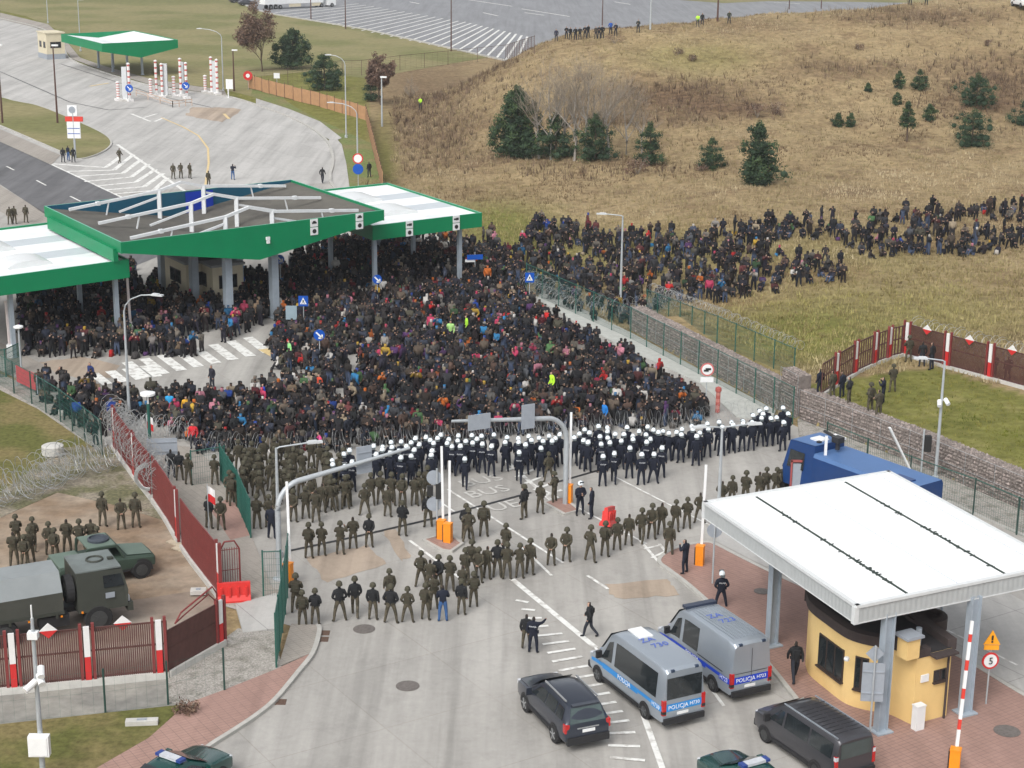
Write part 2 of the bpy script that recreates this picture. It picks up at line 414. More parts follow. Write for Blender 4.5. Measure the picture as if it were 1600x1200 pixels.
RA = R(-33)      # the lanes run at about 57 degrees to the right of the line of sight
M_conc = slab_mat('concrete_pavement', (0.40, 0.385, 0.358), (0.345, 0.33, 0.305), (0.335, 0.315, 0.285), RA, 0.3)
M_conc2 = slab_mat('pale_concrete', (0.46, 0.45, 0.43), (0.41, 0.40, 0.38), (0.28, 0.27, 0.26), RA, 0.25)
M_asph = slab_mat('asphalt', (0.155, 0.155, 0.16), (0.13, 0.13, 0.135), (0.14, 0.14, 0.145), RA, 0.35, (40, 40), 0.001)
M_lot = slab_mat('parking_asphalt', (0.25, 0.255, 0.265), (0.225, 0.23, 0.24), (0.23, 0.235, 0.245), R(15), 0.2, (30, 30), 0.001)
M_paver = slab_mat('red_pavers', (0.37, 0.235, 0.195), (0.33, 0.21, 0.18), (0.20, 0.14, 0.12), RA, 0.2, (0.4, 0.2), 0.03)
M_gpaver = slab_mat('grey_pavers', (0.36, 0.33, 0.29), (0.32, 0.29, 0.26), (0.22, 0.2, 0.18), RA, 0.2, (0.4, 0.2), 0.03)
M_patch = slab_mat('patched_concrete', (0.42, 0.34, 0.265), (0.38, 0.31, 0.25), (0.3, 0.25, 0.2), RA, 0.35, (9, 9), 0.001)
M_dirt = mat('bare_dirt', (0.23, 0.165, 0.11), 0.95, 0.3, 1.2, bump=0.5, c2=(0.30, 0.24, 0.18), sc2=0.25)
M_gravel = mat('gravel', (0.33, 0.31, 0.28), 0.95, 0.5, 14, bump=0.6, c2=(0.22, 0.21, 0.18), sc2=1.5, amt2=0.58)
M_grass = mat('lawn', (0.115, 0.118, 0.038), 0.95, 0.35, 3.5, bump=0.6, spec=0.1, c2=(0.19, 0.155, 0.07), sc2=0.25, amt2=0.5)
M_lawn2 = mat('far_lawn', (0.235, 0.21, 0.105), 0.95, 0.2, 0.8, bump=0.3, spec=0.1, c2=(0.17, 0.17, 0.072), sc2=0.05, amt2=0.52)
M_green = mat('verge_grass', (0.155, 0.185, 0.068), 0.95, 0.3, 2.5, bump=0.5, spec=0.1, c2=(0.2, 0.18, 0.085), sc2=0.2, amt2=0.55)
M_kerb = mat('kerb_stone', (0.42, 0.41, 0.38), 0.85, 0.12, 3)
M_white = mat('road_paint', (0.72, 0.72, 0.69), 0.7, 0.12, 5, c2=(0.45, 0.43, 0.4), sc2=2.2, amt2=0.58)
M_yellow = mat('yellow_road_paint', (0.62, 0.48, 0.25), 0.7, 0.15, 4)
M_dark = mat('dark_metal', (0.03, 0.03, 0.032), 0.5, 0.2, 6)

# big apron of concrete from under the camera to the far upper left
road_px = [(250, 1225), (318, 1172), (361, 1147), (400, 1121), (430, 1096), (466, 1053), (489, 1023), (499, 987), (455, 978), (345, 945), (285, 868), (238, 790), (165, 690), (70, 612), (-40, 560), (-420, 480), (-520, 300), (-430, 100), (-200, 40), (-40, 20), (40, 38), (75, 50), (98, 74), (112, 94), (165, 114), (230, 133), (300, 144), (355, 151), (400, 164), (450, 182), (490, 203), (513, 224), (521, 250), (527, 300), (690, 374), (815, 452), (985, 528), (1215, 653), (1248, 668), (1420, 735), (1650, 830), (1900, 935), (2300, 1300), (250, 1300)]
sheet('road', road_px, 0.0, M_conc)
# the pale far apron beyond the canopies
sheet('road', [(-200, 40), (-40, 20), (40, 38), (75, 50), (98, 74), (112, 94), (165, 114), (230, 133), (300, 144), (355, 151), (400, 164), (450, 182), (490, 203), (513, 224), (521, 250), (524, 285), (430, 290), (300, 295), (170, 300), (80, 258), (0, 222), (-300, 130)], 0.006, M_conc2)
sheet('road', [(-300, 90), (0, 220), (80, 258), (170, 300), (320, 372), (200, 420), (0, 288), (-300, 160)], 0.012, M_asph)
sheet('pavement', [(-300, 163), (0, 290), (70, 333), (130, 372), (110, 400), (40, 355), (-20, 318), (-300, 200)], 0.012, M_gpaver)
sheet('pavement', [(-200, 118), (0, 202), (95, 243), (80, 258), (0, 222), (-200, 136)], 0.05, M_gpaver)
# lawns
sheet('lawn', [(-300, -40), (860, -40), (860, 66), (830, 78), (700, 100), (575, 122), (480, 112), (395, 120), (398, 150), (430, 160), (500, 185), (562, 205), (582, 250), (600, 290), (535, 292), (540, 255), (530, 215), (500, 190), (400, 152), (350, 140), (300, 133), (230, 122), (165, 103), (125, 88), (108, 68), (88, 45), (40, 25), (-40, 8)], -0.02, M_lawn2)
sheet('lawn', [(395, 135), (430, 145), (500, 170), (570, 195), (588, 245), (605, 300), (533, 300), (540, 255), (530, 215), (500, 188), (440, 165), (392, 150)], -0.01, M_green)
isl = smooth_line([G(*p) for p in [(-120, 108), (0, 152), (60, 166), (120, 190), (165, 212), (173, 228), (150, 243), (120, 249), (95, 238), (0, 197), (-120, 148)]], 4, True)
mb = MB(); mb.prism([(p.x, p.y) for p in isl], -0.02, 0.1); o = mb.build('lawn', M_lawn2); o['kind'] = 'structure'
def kerb(name, pts, wd=0.18, h=0.13, m=None, closed=False):
    mb = MB(); n_ = len(pts)
    L_, R_ = [], []
    for i in range(n_):
        t = (pts[(i+1) % n_]-pts[i-1]) if closed else (pts[min(i+1, n_-1)]-pts[max(i-1, 0)])
        t = Vector((t[0], t[1], 0)).normalized(); s_ = Vector((-t.y, t.x, 0))
        q = Vector((pts[i][0], pts[i][1], 0)); L_.append(q+s_*wd/2); R_.append(q-s_*wd/2)
    for i in range(n_ if closed else n_-1):
        j = (i+1) % n_
        a, b_, c_, d_ = R_[i], R_[j], L_[j], L_[i]
        vs = [(q.x, q.y, z) for z in (-0.05, h) for q in (a, b_, c_, d_)]
        mb.add(vs, [(4, 5, 6, 7), (0, 1, 5, 4), (2, 3, 7, 6)] + ([(1, 2, 6, 5)] if not closed and i == n_-2 else []) + ([(0, 4, 7, 3)] if not closed and i == 0 else []))
    o = mb.build(name, m or M_kerb); o['kind'] = 'structure'; return o
kerb('kerb', isl, 0.22, 0.14, closed=True)
kerb('kerb', smooth_line([G(*p) for p in [(-40, 20), (40, 38), (75, 50), (98, 74), (112, 94), (165, 114), (230, 133), (300, 144), (355, 151), (400, 164), (450, 182), (490, 203), (513, 224), (521, 250), (527, 300), (690, 374), (815, 452)]], 4), 0.3, 0.15)
sheet('pavement', [(520, 210), (512, 222), (519, 250), (523, 300), (548, 306), (541, 255), (534, 226)], 0.03, M_conc2)
sheet('pavement', [(400, 154), (450, 170), (500, 190), (534, 216), (520, 222), (490, 203), (450, 182), (400, 164)], 0.036, M_conc2)
sheet('pavement', [(0, 20), (75, 38), (100, 60), (125, 90), (165, 104), (230, 122), (300, 134), (350, 141), (355, 149), (300, 142), (230, 131), (165, 112), (112, 92), (98, 72), (75, 48), (0, 30)], 0.04, M_gpaver)
# parking lot on the horizon side
lot = [(250, -45), (352, -6), (400, 16), (425, 22), (570, 46), (700, 75), (790, 95), (900, 115), (1200, 120), (1700, 100), (1900, -45)]
sheet('parking_lot', lot, 0.02, M_lot)
kerb('kerb', [G(*p) for p in [(352, -6), (400, 16), (425, 22), (570, 46), (700, 75), (790, 95)]], 0.5, 0.2)
mk = MB()
NS_ = [0]
def stripe(a, b_, wd, z=0.02, px=True):
    NS_[0] += 1; z = z+0.0009*(NS_[0] % 11)
    a = G(*a) if px else Vector(a); b_ = G(*b_) if px else Vector(b_)
    t = (b_-a); t.z = 0; t.normalize(); s_ = Vector((-t.y, t.x, 0))*wd/2
    mk.poly([(q.x, q.y, z) for q in (a+s_, a-s_, b_-s_, b_+s_)])
for k in range(26):                                   # truck bays
    t = k/25
    ax, ay = 430+t*375, 20+t*78; bx, by = 560+t*300, 6+t*52
    if t > 0.55: bx, by = 725+(t-0.55)*220, 34+(t-0.55)*52
    stripe((ax, ay), (bx, by), 0.45, 0.032)
for a, b_ in [((640, 3), (655, 6)), ((755, 20), (778, 25)), ((960, 3), (985, 7)), ((815, 14), (890, 26)), ((820, 20), (850, 24)), ((720, -2), (800, 10)), ((1210, 4), (1250, 6))]: stripe(a, b_, 0.5, 0.032)
sheet('grass_strip', [(1060, 0), (1110, -25), (1400, -30), (1500, 6), (1330, 3), (1200, 2), (1130, 5)], 0.03, M_lawn2)
# chevrons and edge lines of the far apron
for a, b_, c_ in [((165, 262), (80, 256), (188, 245)), ((178, 266), (104, 268), (208, 242)), ((192, 271), (118, 276), (220, 250)), ((205, 277), (132, 284), (232, 257)), ((212, 285), (150, 291), (243, 265)), ((225, 292), (165, 297), (255, 271)), ((240, 298), (180, 303), (262, 278))]:
    stripe(a, b_, 0.55); stripe(a, c_, 0.55)
stripe((183, 226), (290, 300), 0.4, 0.024); stripe((78, 256), (300, 360), 0.25, 0.024)
for a, b_ in [((10, 260), (22, 266)), ((57, 282), (72, 290)), ((110, 307), (126, 315))]: stripe(a, b_, 0.2)
for a, b_ in [((205, 178), (235, 190)), ((225, 184), (245, 178)), ((242, 190), (256, 184))]: stripe(a, b_, 0.4)
for k in range(8):                                   # zebra crossings under the canopies
    x, y = 214+k*27, 578-k*5.5
    stripe((x-16, y-12), (x+16, y+12), 0.75)
for k in range(4):
    x, y = 158+k*26, 593-k*4
    stripe((x-12, y-9), (x+10, y+8), 0.7)
# lanes of the checkpoint
for a, b_, w_ in [((630, 745), (710, 800), 0.12), ((700, 765), (880, 880), 0.14), ((838, 760), (1010, 850), 0.14), ((960, 745), (1130, 832), 0.12), ((790, 720), (870, 790), 0.25), ((810, 850), (862, 900), 0.14), ((640, 845), (720, 905), 0.16), ((918, 900), (950, 921), 0.16), ((1096, 1056), (1131, 1104), 0.14), ((1540, 1015), (1590, 1040), 0.12), ((1480, 985), (1520, 1005), 0.12), ((800, 905), (930, 1012), 0.28), ((930, 1012), (1010, 1120), 0.12), ((1006, 1120), (1040, 1215), 0.24)]: stripe(a, b_, w_)
for k in range(5): stripe((792+k*14, 736+k*10), (822+k*14, 722+k*11), 0.22)
for a, b_ in [((1000, 845), (1030, 880)), ((1030, 850), (1042, 864)), ((1006, 858), (1034, 852)), ((1018, 872), (1040, 862))]: stripe(a, b_, 0.16)
def along(pl, t):
    q = t*(len(pl)-1); i = min(int(q), len(pl)-2); f = q-i
    return (pl[i][0]+(pl[i+1][0]-pl[i][0])*f, pl[i][1]+(pl[i+1][1]-pl[i][1])*f)
LH = [(806, 938), (838, 990), (866, 1040), (908, 1092), (947, 1143), (957, 1212)]; RH = [(838, 934), (884, 972), (926, 1010), (966, 1062), (1003, 1118), (1038, 1212)]
for k in range(19):
    t = k/18.5; p0, p1 = along(LH, t), along(RH, min(1, t+.03)); stripe(p0, (p0[0]+(p1[0]-p0[0])*(.72 if k > 3 else .5), p0[1]+(p1[1]-p0[1])*.5+3), 0.19)
o = mk.build('road_markings', M_white); o['kind'] = 'structure'
mk = MB()
pts = [G(*p) for p in [(252, 184), (285, 198), (310, 212), (325, 232), (326, 255), (321, 290)]]
for a, b_ in zip(pts[:-1], pts[1:]): stripe((a.x, a.y, 0), (b_.x, b_.y, 0), 0.25, 0.024, False)
stripe((350, 178), (358, 186), 0.4, 0.024); stripe((418, 545), (442, 558), 1.4, 0.024); stripe((140, 135), (170, 130), 0.5, 0.024)
o = mk.build('road_markings', M_yellow); o['kind'] = 'structure'
# worn lettering of the bus lane
for s_, p, sz in (('BUS', (752, 752), 1.5), ('BUS', (762, 769), 1.5), ('UE', (788, 791), 1.6)):
    o = link('road_lettering', text_mesh(s_, sz, mat('faded_road_paint', (0.52, 0.51, 0.48), .8, .15, 4), 0.001)); q = G(*p); o.location = (q.x, q.y, 0.03); o.rotation_euler = (0, 0, R(32)); o['kind'] = 'structure'
# drain lines across the lanes, patches, manholes and gullies
mk = MB()
for a, b_ in [((448, 862), (560, 838)), ((560, 838), (672, 812)), ((672, 812), (830, 770)), ((848, 760), (960, 728))]: stripe(a, b_, 0.2, 0.02)
for a, b_ in [((0, 112), (110, 160)), ((110, 160), (170, 172)), ((170, 172), (225, 168)), ((95, 100), (250, 150)), ((250, 150), (330, 168))]: stripe(a, b_, 0.2, 0.02)
o = mk.build('drain_channel', M_dark); o['kind'] = 'structure'
sheet('road_patch', ragged([(475, 872), (575, 852), (606, 882), (510, 910)]), 0.012, M_patch)
sheet('road_patch', ragged([(598, 828), (618, 826), (640, 870), (628, 876)]), 0.012, M_patch)
sheet('road_patch', ragged([(945, 912), (1045, 905), (1060, 930), (960, 935)]), 0.012, M_patch)
sheet('road_patch', ragged([(60, 566), (130, 556), (190, 572), (170, 592), (70, 586)]), 0.012, M_patch)
sheet('road_patch', ragged([(300, 168), (380, 170), (350, 190), (290, 180)]), 0.014, M_patch)
for p, r_ in (((569, 983), 0.42), ((637, 1072), 0.42), ((1573, 1147), 0.45), ((1190, 928), 0.3)):
    q = G(*p); mb = MB(); mb.lathe([(r_+0.07, 0), (r_+0.07, 0.012), (r_, 0.013), (r_, 0.02), (0.02, 0.022)], 0, 20, (q.x, q.y, 0.006 if p[0] < 1100 else 0.13)); mb.build('manhole_cover', mat('cast_iron', (0.14, 0.125, 0.115), 0.7, 0.25, 8)).__setitem__('kind', 'structure')
for p in ((506, 989), (504, 999), (437, 1097)):
    q = G(*p); mb = MB()
    for k in range(6): mb.box((q.x-0.2+k*0.08, q.y, 0.012), (0.045, 0.45, 0.02))
    mb.box((q.x, q.y, 0.006), (0.52, 0.5, 0.01)); mb.build('gully_grate', mat('rusty_iron', (0.12, 0.075, 0.055), 0.8, 0.25, 8)).__setitem__('kind', 'structure')

# pavements of the checkpoint side
kl = smooth_line([G(*p) for p in [(250, 1225), (325, 1170), (361, 1147), (400, 1121), (430, 1096), (466, 1053), (489, 1023), (499, 990), (497, 980)]], 5)
lp = [(p.x, p.y) for p in kl]
def raised(name, wpoly, z, m):
    mb = MB(); mb.prism([(p[0], p[1]) for p in wpoly], -0.04, z); o = mb.build(name, m); o['kind'] = 'structure'; return o
raised('pavement', lp[:31]+[(G(*p).x, G(*p).y) for p in [(430, 1050), (350, 1082), (293, 1103), (233, 1157), (150, 1205), (90, 1240)]], 0.12, M_paver)
raised('pavement', lp[30:]+[(G(*p).x, G(*p).y) for p in [(455, 978), (435, 1045)]], 0.118, M_gpaver)
kerb('kerb', kl, 0.2, 0.14)
GH = lambda pts, z=0: [(G(*p, z).x, G(*p, z).y) for p in pts]
raised('gravel', GH([(262, 1056), (345, 1005), (372, 985), (430, 990), (440, 1046), (350, 1084), (290, 1105), (264, 1100)]), 0.10, M_gravel)
raised('pavement', GH([(368, 948), (432, 930), (437, 985), (380, 992)]), 0.125, M_conc2)
raised('pavement', GH([(345, 945), (300, 860), (238, 770), (165, 672), (60, 588), (-30, 540), (-30, 520), (70, 572), (155, 690 - 60), (215, 690), (300, 700), (345, 735), (392, 835), (425, 920), (440, 925), (375, 948)]), 0.06, M_gpaver)
raised('pavement', GH([(352, 782), (372, 790), (392, 838), (360, 845), (330, 800)]), 0.064, M_paver)
sheet('pavement', [(-40, 1092), (262, 1056), (290, 1103), (-40, 1140)], 0.06, mat('grey_concrete_apron', (0.22, 0.215, 0.195), 0.9, 0.2, 2, c2=(0.28, 0.27, 0.24), sc2=0.4), thick=0.1)
raised('lawn', GH([(-60, 1142), (290, 1104), (233, 1157), (150, 1205), (60, 1260), (-60, 1260)]), 0.11, M_grass)
raised('yard', GH([(-60, 1075), (262, 1052), (345, 945), (300, 870), (238, 790), (175, 705), (100, 735), (0, 790), (-60, 800)]), 0.02, M_dirt)
sheet('yard', [(-60, 1075), (262, 1052), (345, 962), (330, 920), (200, 940), (-60, 985)], 0.03, mat('trodden_concrete', (0.3, 0.255, 0.21), 0.9, 0.2, 1.0, c2=(0.24, 0.19, 0.15), sc2=0.3), thick=0.01)
raised('field', GH([(-200, 560), (-40, 572), (70, 622), (165, 700), (100, 735), (0, 785), (-200, 850)]), 0.025, M_grass)
sheet('gravel', [(-40, 566), (70, 616), (170, 694), (155, 706), (60, 640), (-40, 590)], 0.04, M_gravel, thick=0.02)
sheet('gravel', [(100, 700), (175, 700), (238, 790), (260, 815), (180, 790), (90, 770), (0, 810), (0, 770)], 0.035, mat('weedy_gravel', (0.24, 0.21, 0.16), 0.95, 0.5, 6, bump=0.5, c2=(0.13, 0.125, 0.065), sc2=0.6), thick=0.02)
# red paver island of the near kiosk
ki = smooth_line([G(*p) for p in [(1380, 1290), (1332, 1205), (1285, 1145), (1240, 1090), (1200, 1040), (1140, 975), (1080, 920), (1045, 893), (1030, 881), (1036, 870), (1060, 858), (1100, 850), (1118, 853)]], 4)
ko = smooth_line([G(*p) for p in [(1118, 853), (1180, 885), (1265, 925), (1480, 1020), (1600, 1090), (1800, 1200)]], 4)
raised('pavement', [(p.x, p.y) for p in ki]+[(p.x, p.y) for p in ko]+GH([(1850, 1290)]), 0.12, M_paver)
kerb('kerb', ki, 0.2, 0.14); kerb('kerb', ko, 0.2, 0.14)
sheet('lane', [(1118, 845), (1180, 877), (1265, 917), (1480, 1012), (1600, 1080), (1800, 1190), (1900, 1100), (1600, 940), (1440, 850), (1240, 760), (1140, 780)], 0.008, M_conc2)
raised('gravel', GH([(1246, 657), (1420, 723), (1600, 801), (1650, 823), (1900, 928), (1900, 960), (1640, 855), (1560, 822), (1500, 795), (1400, 760), (1250, 700)]), 0.1, M_gravel)
kerb('kerb', [G(*p) for p in [(1480, 785), (1560, 822), (1640, 855), (1900, 962)]], 0.2, 0.13)
raised('pavement', GH([(845, 452), (985, 520), (1212, 642), (1205, 660), (1150, 652), (1095, 600), (1000, 556), (900, 505), (840, 468)]), 0.05, mat('path_concrete', (0.42, 0.43, 0.40), 0.85, 0.12, 2.0))
# refuge of the barrier machines
rf = GH([(662, 846), (700, 836), (722, 852), (705, 864), (690, 862)])
raised('traffic_island', rf, 0.12, M_paver); kerb('kerb', [Vector((a, b_, 0)) for a, b_ in rf], 0.18, 0.14, closed=True)
rf = GH([(850, 788), (880, 780), (905, 800), (882, 806)])
raised('traffic_island', rf, 0.12, M_paver); kerb('kerb', [Vector((a, b_, 0)) for a, b_ in rf], 0.18, 0.14, closed=True)

# ------------------------------------------------------------------ thin damp air
hz_ = MB().box((0, 470, 17), (1260, 980, 40)).build('haze', bpy.data.materials.new('damp_air')); hz_['kind'] = 'stuff'
m = bpy.data.materials['damp_air']; m.use_nodes = True; n = m.node_tree.nodes; n.clear()
pv = n.new('ShaderNodeVolumePrincipled'); pv.inputs['Density'].default_value = 0.00016; pv.inputs['Color'].default_value = (0.86, 0.9, 0.95, 1)
om = n.new('ShaderNodeOutputMaterial'); m.node_tree.links.new(pv.outputs[0], om.inputs['Volume'])
# ------------------------------------------------------------------ canopies
M_fas = mat('green_fascia', srgb(0, 134, 86, 0.86), 0.45, 0.06, 0.8)
M_fin = mat('blue_inner_fascia', srgb(22, 92, 120, 0.75), 0.6, 0.08, 1)
M_fin2 = mat('royal_blue_panel', srgb(14, 60, 190, 0.75), 0.6, 0.08, 1)
M_roofd = mat('dark_roof_felt', (0.115, 0.108, 0.092), 0.92, 0.16, 1.2, c2=(0.09, 0.084, 0.073), sc2=0.25)
M_roofw = mat('white_roof_membrane', (0.82, 0.83, 0.84), 0.5, 0.04, 1.0, c2=(0.7, 0.72, 0.73), sc2=0.35, amt2=0.56)
M_trim = mat('pale_green_trim', srgb(120, 190, 165, 0.8), 0.5, 0.05, 2)
M_wsteel = mat('white_painted_steel', (0.68, 0.7, 0.71), 0.45, 0.06, 2)
M_gsteel = mat('grey_painted_steel', (0.33, 0.38, 0.43), 0.5, 0.1, 2)
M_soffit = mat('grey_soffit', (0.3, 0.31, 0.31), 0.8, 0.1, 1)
M_sky = mat('skylight_dome', (0.66, 0.68, 0.68), 0.25, 0.04, 2)
M_plate = mat('white_sign_plate', (0.75, 0.76, 0.76), 0.5, 0.05, 3)
M_black = mat('black_print', (0.02, 0.02, 0.02), 0.6, 0.1, 4)
M_glass = mat('dark_window_glass', (0.02, 0.025, 0.028), 0.08, 0.3, 2, spec=0.8)
M_blueg = mat('blue_sign', srgb(15, 85, 185, 0.85), 0.4, 0.06, 3)
M_red = mat('signal_red', (0.62, 0.05, 0.035), 0.5, 0.1, 4)
M_gback = mat('grey_sign_back', (0.3, 0.33, 0.37), 0.5, 0.08, 3)
M_orange = mat('orange_cabinet', (0.85, 0.27, 0.015), 0.45, 0.08, 4)

class Par:
    """a parallelogram frame: P(u, v, z) with u along the front and v to the back"""
    def __init__(s, B, Cc, A): s.B = B; s.U = Cc-B; s.V = A-B
    def __call__(s, u, v, z): q = s.B+s.U*u+s.V*v; return Vector((q.x, q.y, z))

def hsteel(mb, p, z0, z1, wd, udir, m=0):
    a = math.atan2(udir.y, udir.x); h = (z0+z1)/2
    mb.box((p.x, p.y, h), (wd, 0.02+wd*0.05, z1-z0), m, a)
    nrm = Vector((math.cos(a), math.sin(a), 0))
    for s_ in (-1, 1): mb.box((p.x+nrm.x*s_*wd/2, p.y+nrm.y*s_*wd/2, h), (0.04, wd*0.8, z1-z0), m, a)

def col_box(parent, p, z0, z1, wd, ang, m):
    mb = MB(); mb.box((p.x, p.y, (z0+z1)/2), (wd, wd, z1-z0), 0, ang); mb.box((p.x, p.y, z0+0.06), (wd+0.16, wd+0.16, 0.12), 0, ang)
    return mb.build('column', m, parent)

# main canopy: butterfly roof hung from three white portal frames
ZT = 7.5
Pm = Par(G(190, 378, ZT), G(597, 328, ZT), G(72, 322, ZT)); Pm.U.z = Pm.V.z = 0
main = thing('border_canopy', 'large dark roofed canopy with deep green fascia and white roof trusses over the checkpoint booths', 'canopy', Pm(0.5, 0.5, 0))
zr = lambda u: ZT-0.18-1.75*(1-abs(2*u-1))
zb = lambda u: ZT-0.78-1.75*(1-abs(2*u-1))
uang = math.atan2(Pm.U.y, Pm.U.x); vang = math.atan2(Pm.V.y, Pm.V.x)
mb = MB()
for (a, b_) in ((0.0, 0.5), (0.5, 1.0)):
    mb.add([Pm(a, 0, zr(a)), Pm(b_, 0, zr(b_)), Pm(b_, 1, zr(b_)), Pm(a, 1, zr(a))], [(0, 1, 2, 3)], 0)
    mb.add([Pm(a, 0, zb(a)), Pm(b_, 0, zb(b_)), Pm(b_, 1, zb(b_)), Pm(a, 1, zb(a))], [(3, 2, 1, 0)], 1)
mb.build('roof', [M_roofd, M_soffit], main)
mb = MB(); T = 0.12/Pm.V.length; TU = 0.12/Pm.U.length
def fascia_strip(v0, v1, mo, mi):
    for (a, b_) in ((0.0, 0.5), (0.5, 1.0)):
        q = [Pm(a, v0, zb(a)), Pm(b_, v0, zb(b_)), Pm(b_, v0, ZT), Pm(a, v0, ZT)]
        r_ = [Pm(a, v1, zb(a)), Pm(b_, v1, zb(b_)), Pm(b_, v1, ZT), Pm(a, v1, ZT)]
        mb.add(q+r_, [(0, 1, 2, 3)], mo); mb.add(r_, [(3, 2, 1, 0)], mi)
        mb.add(q+r_, [(3, 2, 6, 7)], 2); mb.add(q+r_, [(0, 4, 5, 1)], mo)
fascia_strip(-T, 0.0, 0, 1); fascia_strip(1.0, 1+T, 1, 0)
# royal blue sheet behind the right half of the back fascia
mb.add([Pm(0.545, 0.994, zr(0.545)), Pm(0.66, 0.994, zr(0.66)), Pm(0.66, 0.994, ZT-0.1), Pm(0.545, 0.994, ZT-0.1)], [(3, 2, 1, 0)], 3)
for u0, u1 in ((-TU, 0.0), (1.0, 1+TU)):
    q = [Pm(u0, -T, ZT-0.8), Pm(u0, 1+T, ZT-0.8), Pm(u0, 1+T, ZT+0.004), Pm(u0, -T, ZT+0.004)]
    r_ = [Pm(u1, -T, ZT-0.8), Pm(u1, 1+T, ZT-0.8), Pm(u1, 1+T, ZT+0.004), Pm(u1, -T, ZT+0.004)]
    mb.add(q+r_, [(0, 3, 2, 1), (4, 5, 6, 7), (0, 4, 7, 3), (1, 2, 6, 5), (0, 1, 5, 4)], 0); mb.add(q+r_, [(3, 7, 6, 2)], 2)
mb.add([Pm(-TU*3, 0.05, 6.0), Pm(-TU*3, 0.93, 6.0), Pm(-TU*3, 0.93, 6.9), Pm(-TU*3, 0.05, 6.9), Pm(0, 0.05, 6.0), Pm(0, 0.93, 6.0), Pm(0, 0.93, 6.9), Pm(0, 0.05, 6.9)], [(0, 3, 2, 1), (3, 7, 6, 2), (0, 4, 7, 3)], 0)
mb.build('fascia', [M_fas, M_fin, M_trim, M_fin2], main)
for v in (0.1, 0.5, 0.9):
    mb = MB(); q = lambda u, z: Pm(u, v, z)
    up = Vector((0, 0, 1))
    mb.beam(q(0.06, 7.35), q(0.41, 8.05), 0.2, 0.2); mb.beam(q(0.41, 8.05), q(0.5, 8.55), 0.2, 0.2)
    mb.beam(q(0.5, 8.55), q(0.59, 8.05), 0.2, 0.2); mb.beam(q(0.59, 8.05), q(0.94, 7.35), 0.2, 0.2)
    for u in (0.41, 0.59): mb.beam(q(u, 5.7), q(u, 8.05), 0.3, 0.3)
    mb.beam(q(0.25, 6.75), q(0.405, 7.55), 0.15, 0.15); mb.beam(q(0.75, 6.75), q(0.595, 7.55), 0.15, 0.15)
    for u in (0.2, 0.8): mb.beam(q(u, zr(u)), q(u+(0.012 if u < .5 else -0.012), 7.35+(min(u, 1-u)-0.06)*2.0), 0.09, 0.09)
    for u in (0.17, 0.83): mb.box(q(u, 7.58), (0.3, 0.3, 0.28), 0, uang)
    mb.build('truss', M_wsteel, main)
for v in (0.1, 0.5, 0.9):
    for u in (0.41, 0.59): col_box(main, Pm(u, v, 0), 0, zb(u)+0.03, 0.55, uang, M_gsteel)
def lane_sign(parent, q, ang, sym):
    mb = MB()
    mb.box(q, (0.62, 0.06, 0.56), 0, ang); mb.box(q+Vector((0, 0, -0.62)), (0.62, 0.06, 0.56), 0, ang)
    o = mb.build('lane_sign', M_plate, parent)
    n_ = Vector((math.sin(ang), -math.cos(ang), 0))*0.036; t_ = Vector((math.cos(ang), math.sin(ang), 0))
    c0 = q+n_; c1 = q+Vector((0, 0, -0.62))+n_; mb = MB()
    if sym == 0: mb.box(c0, (0.4, 0.012, 0.12), 0, ang); mb.box(c0+Vector((0, 0, 0.1)), (0.22, 0.012, 0.1), 0, ang)
    else: mb.box(c0+t_*0.08, (0.26, 0.012, 0.2), 0, ang); mb.box(c0-t_*0.14, (0.2, 0.012, 0.13), 0, ang)
    mb.build('vehicle_symbol', M_black, o)
    mb = MB(); mb.cyl(c1-n_*0.2, c1+n_*0.2, 0.17, 0, 10); mb.build('signal_disc', M_black, o)
for u, s_ in ((0.715, 0), (0.9, 0)): lane_sign(main, Pm(u, -T-0.06/Pm.V.length, ZT-0.3), uang, s_)
mb = MB(); mb.box(Pm(0.53, -T-0.01, ZT-1.0), (0.3, 0.12, 0.22), 0, uang); mb.box(Pm(0.53, -T-0.012, ZT-1.25), (0.22, 0.14, 0.22), 0, uang); mb.build('floodlight', M_plate, main)

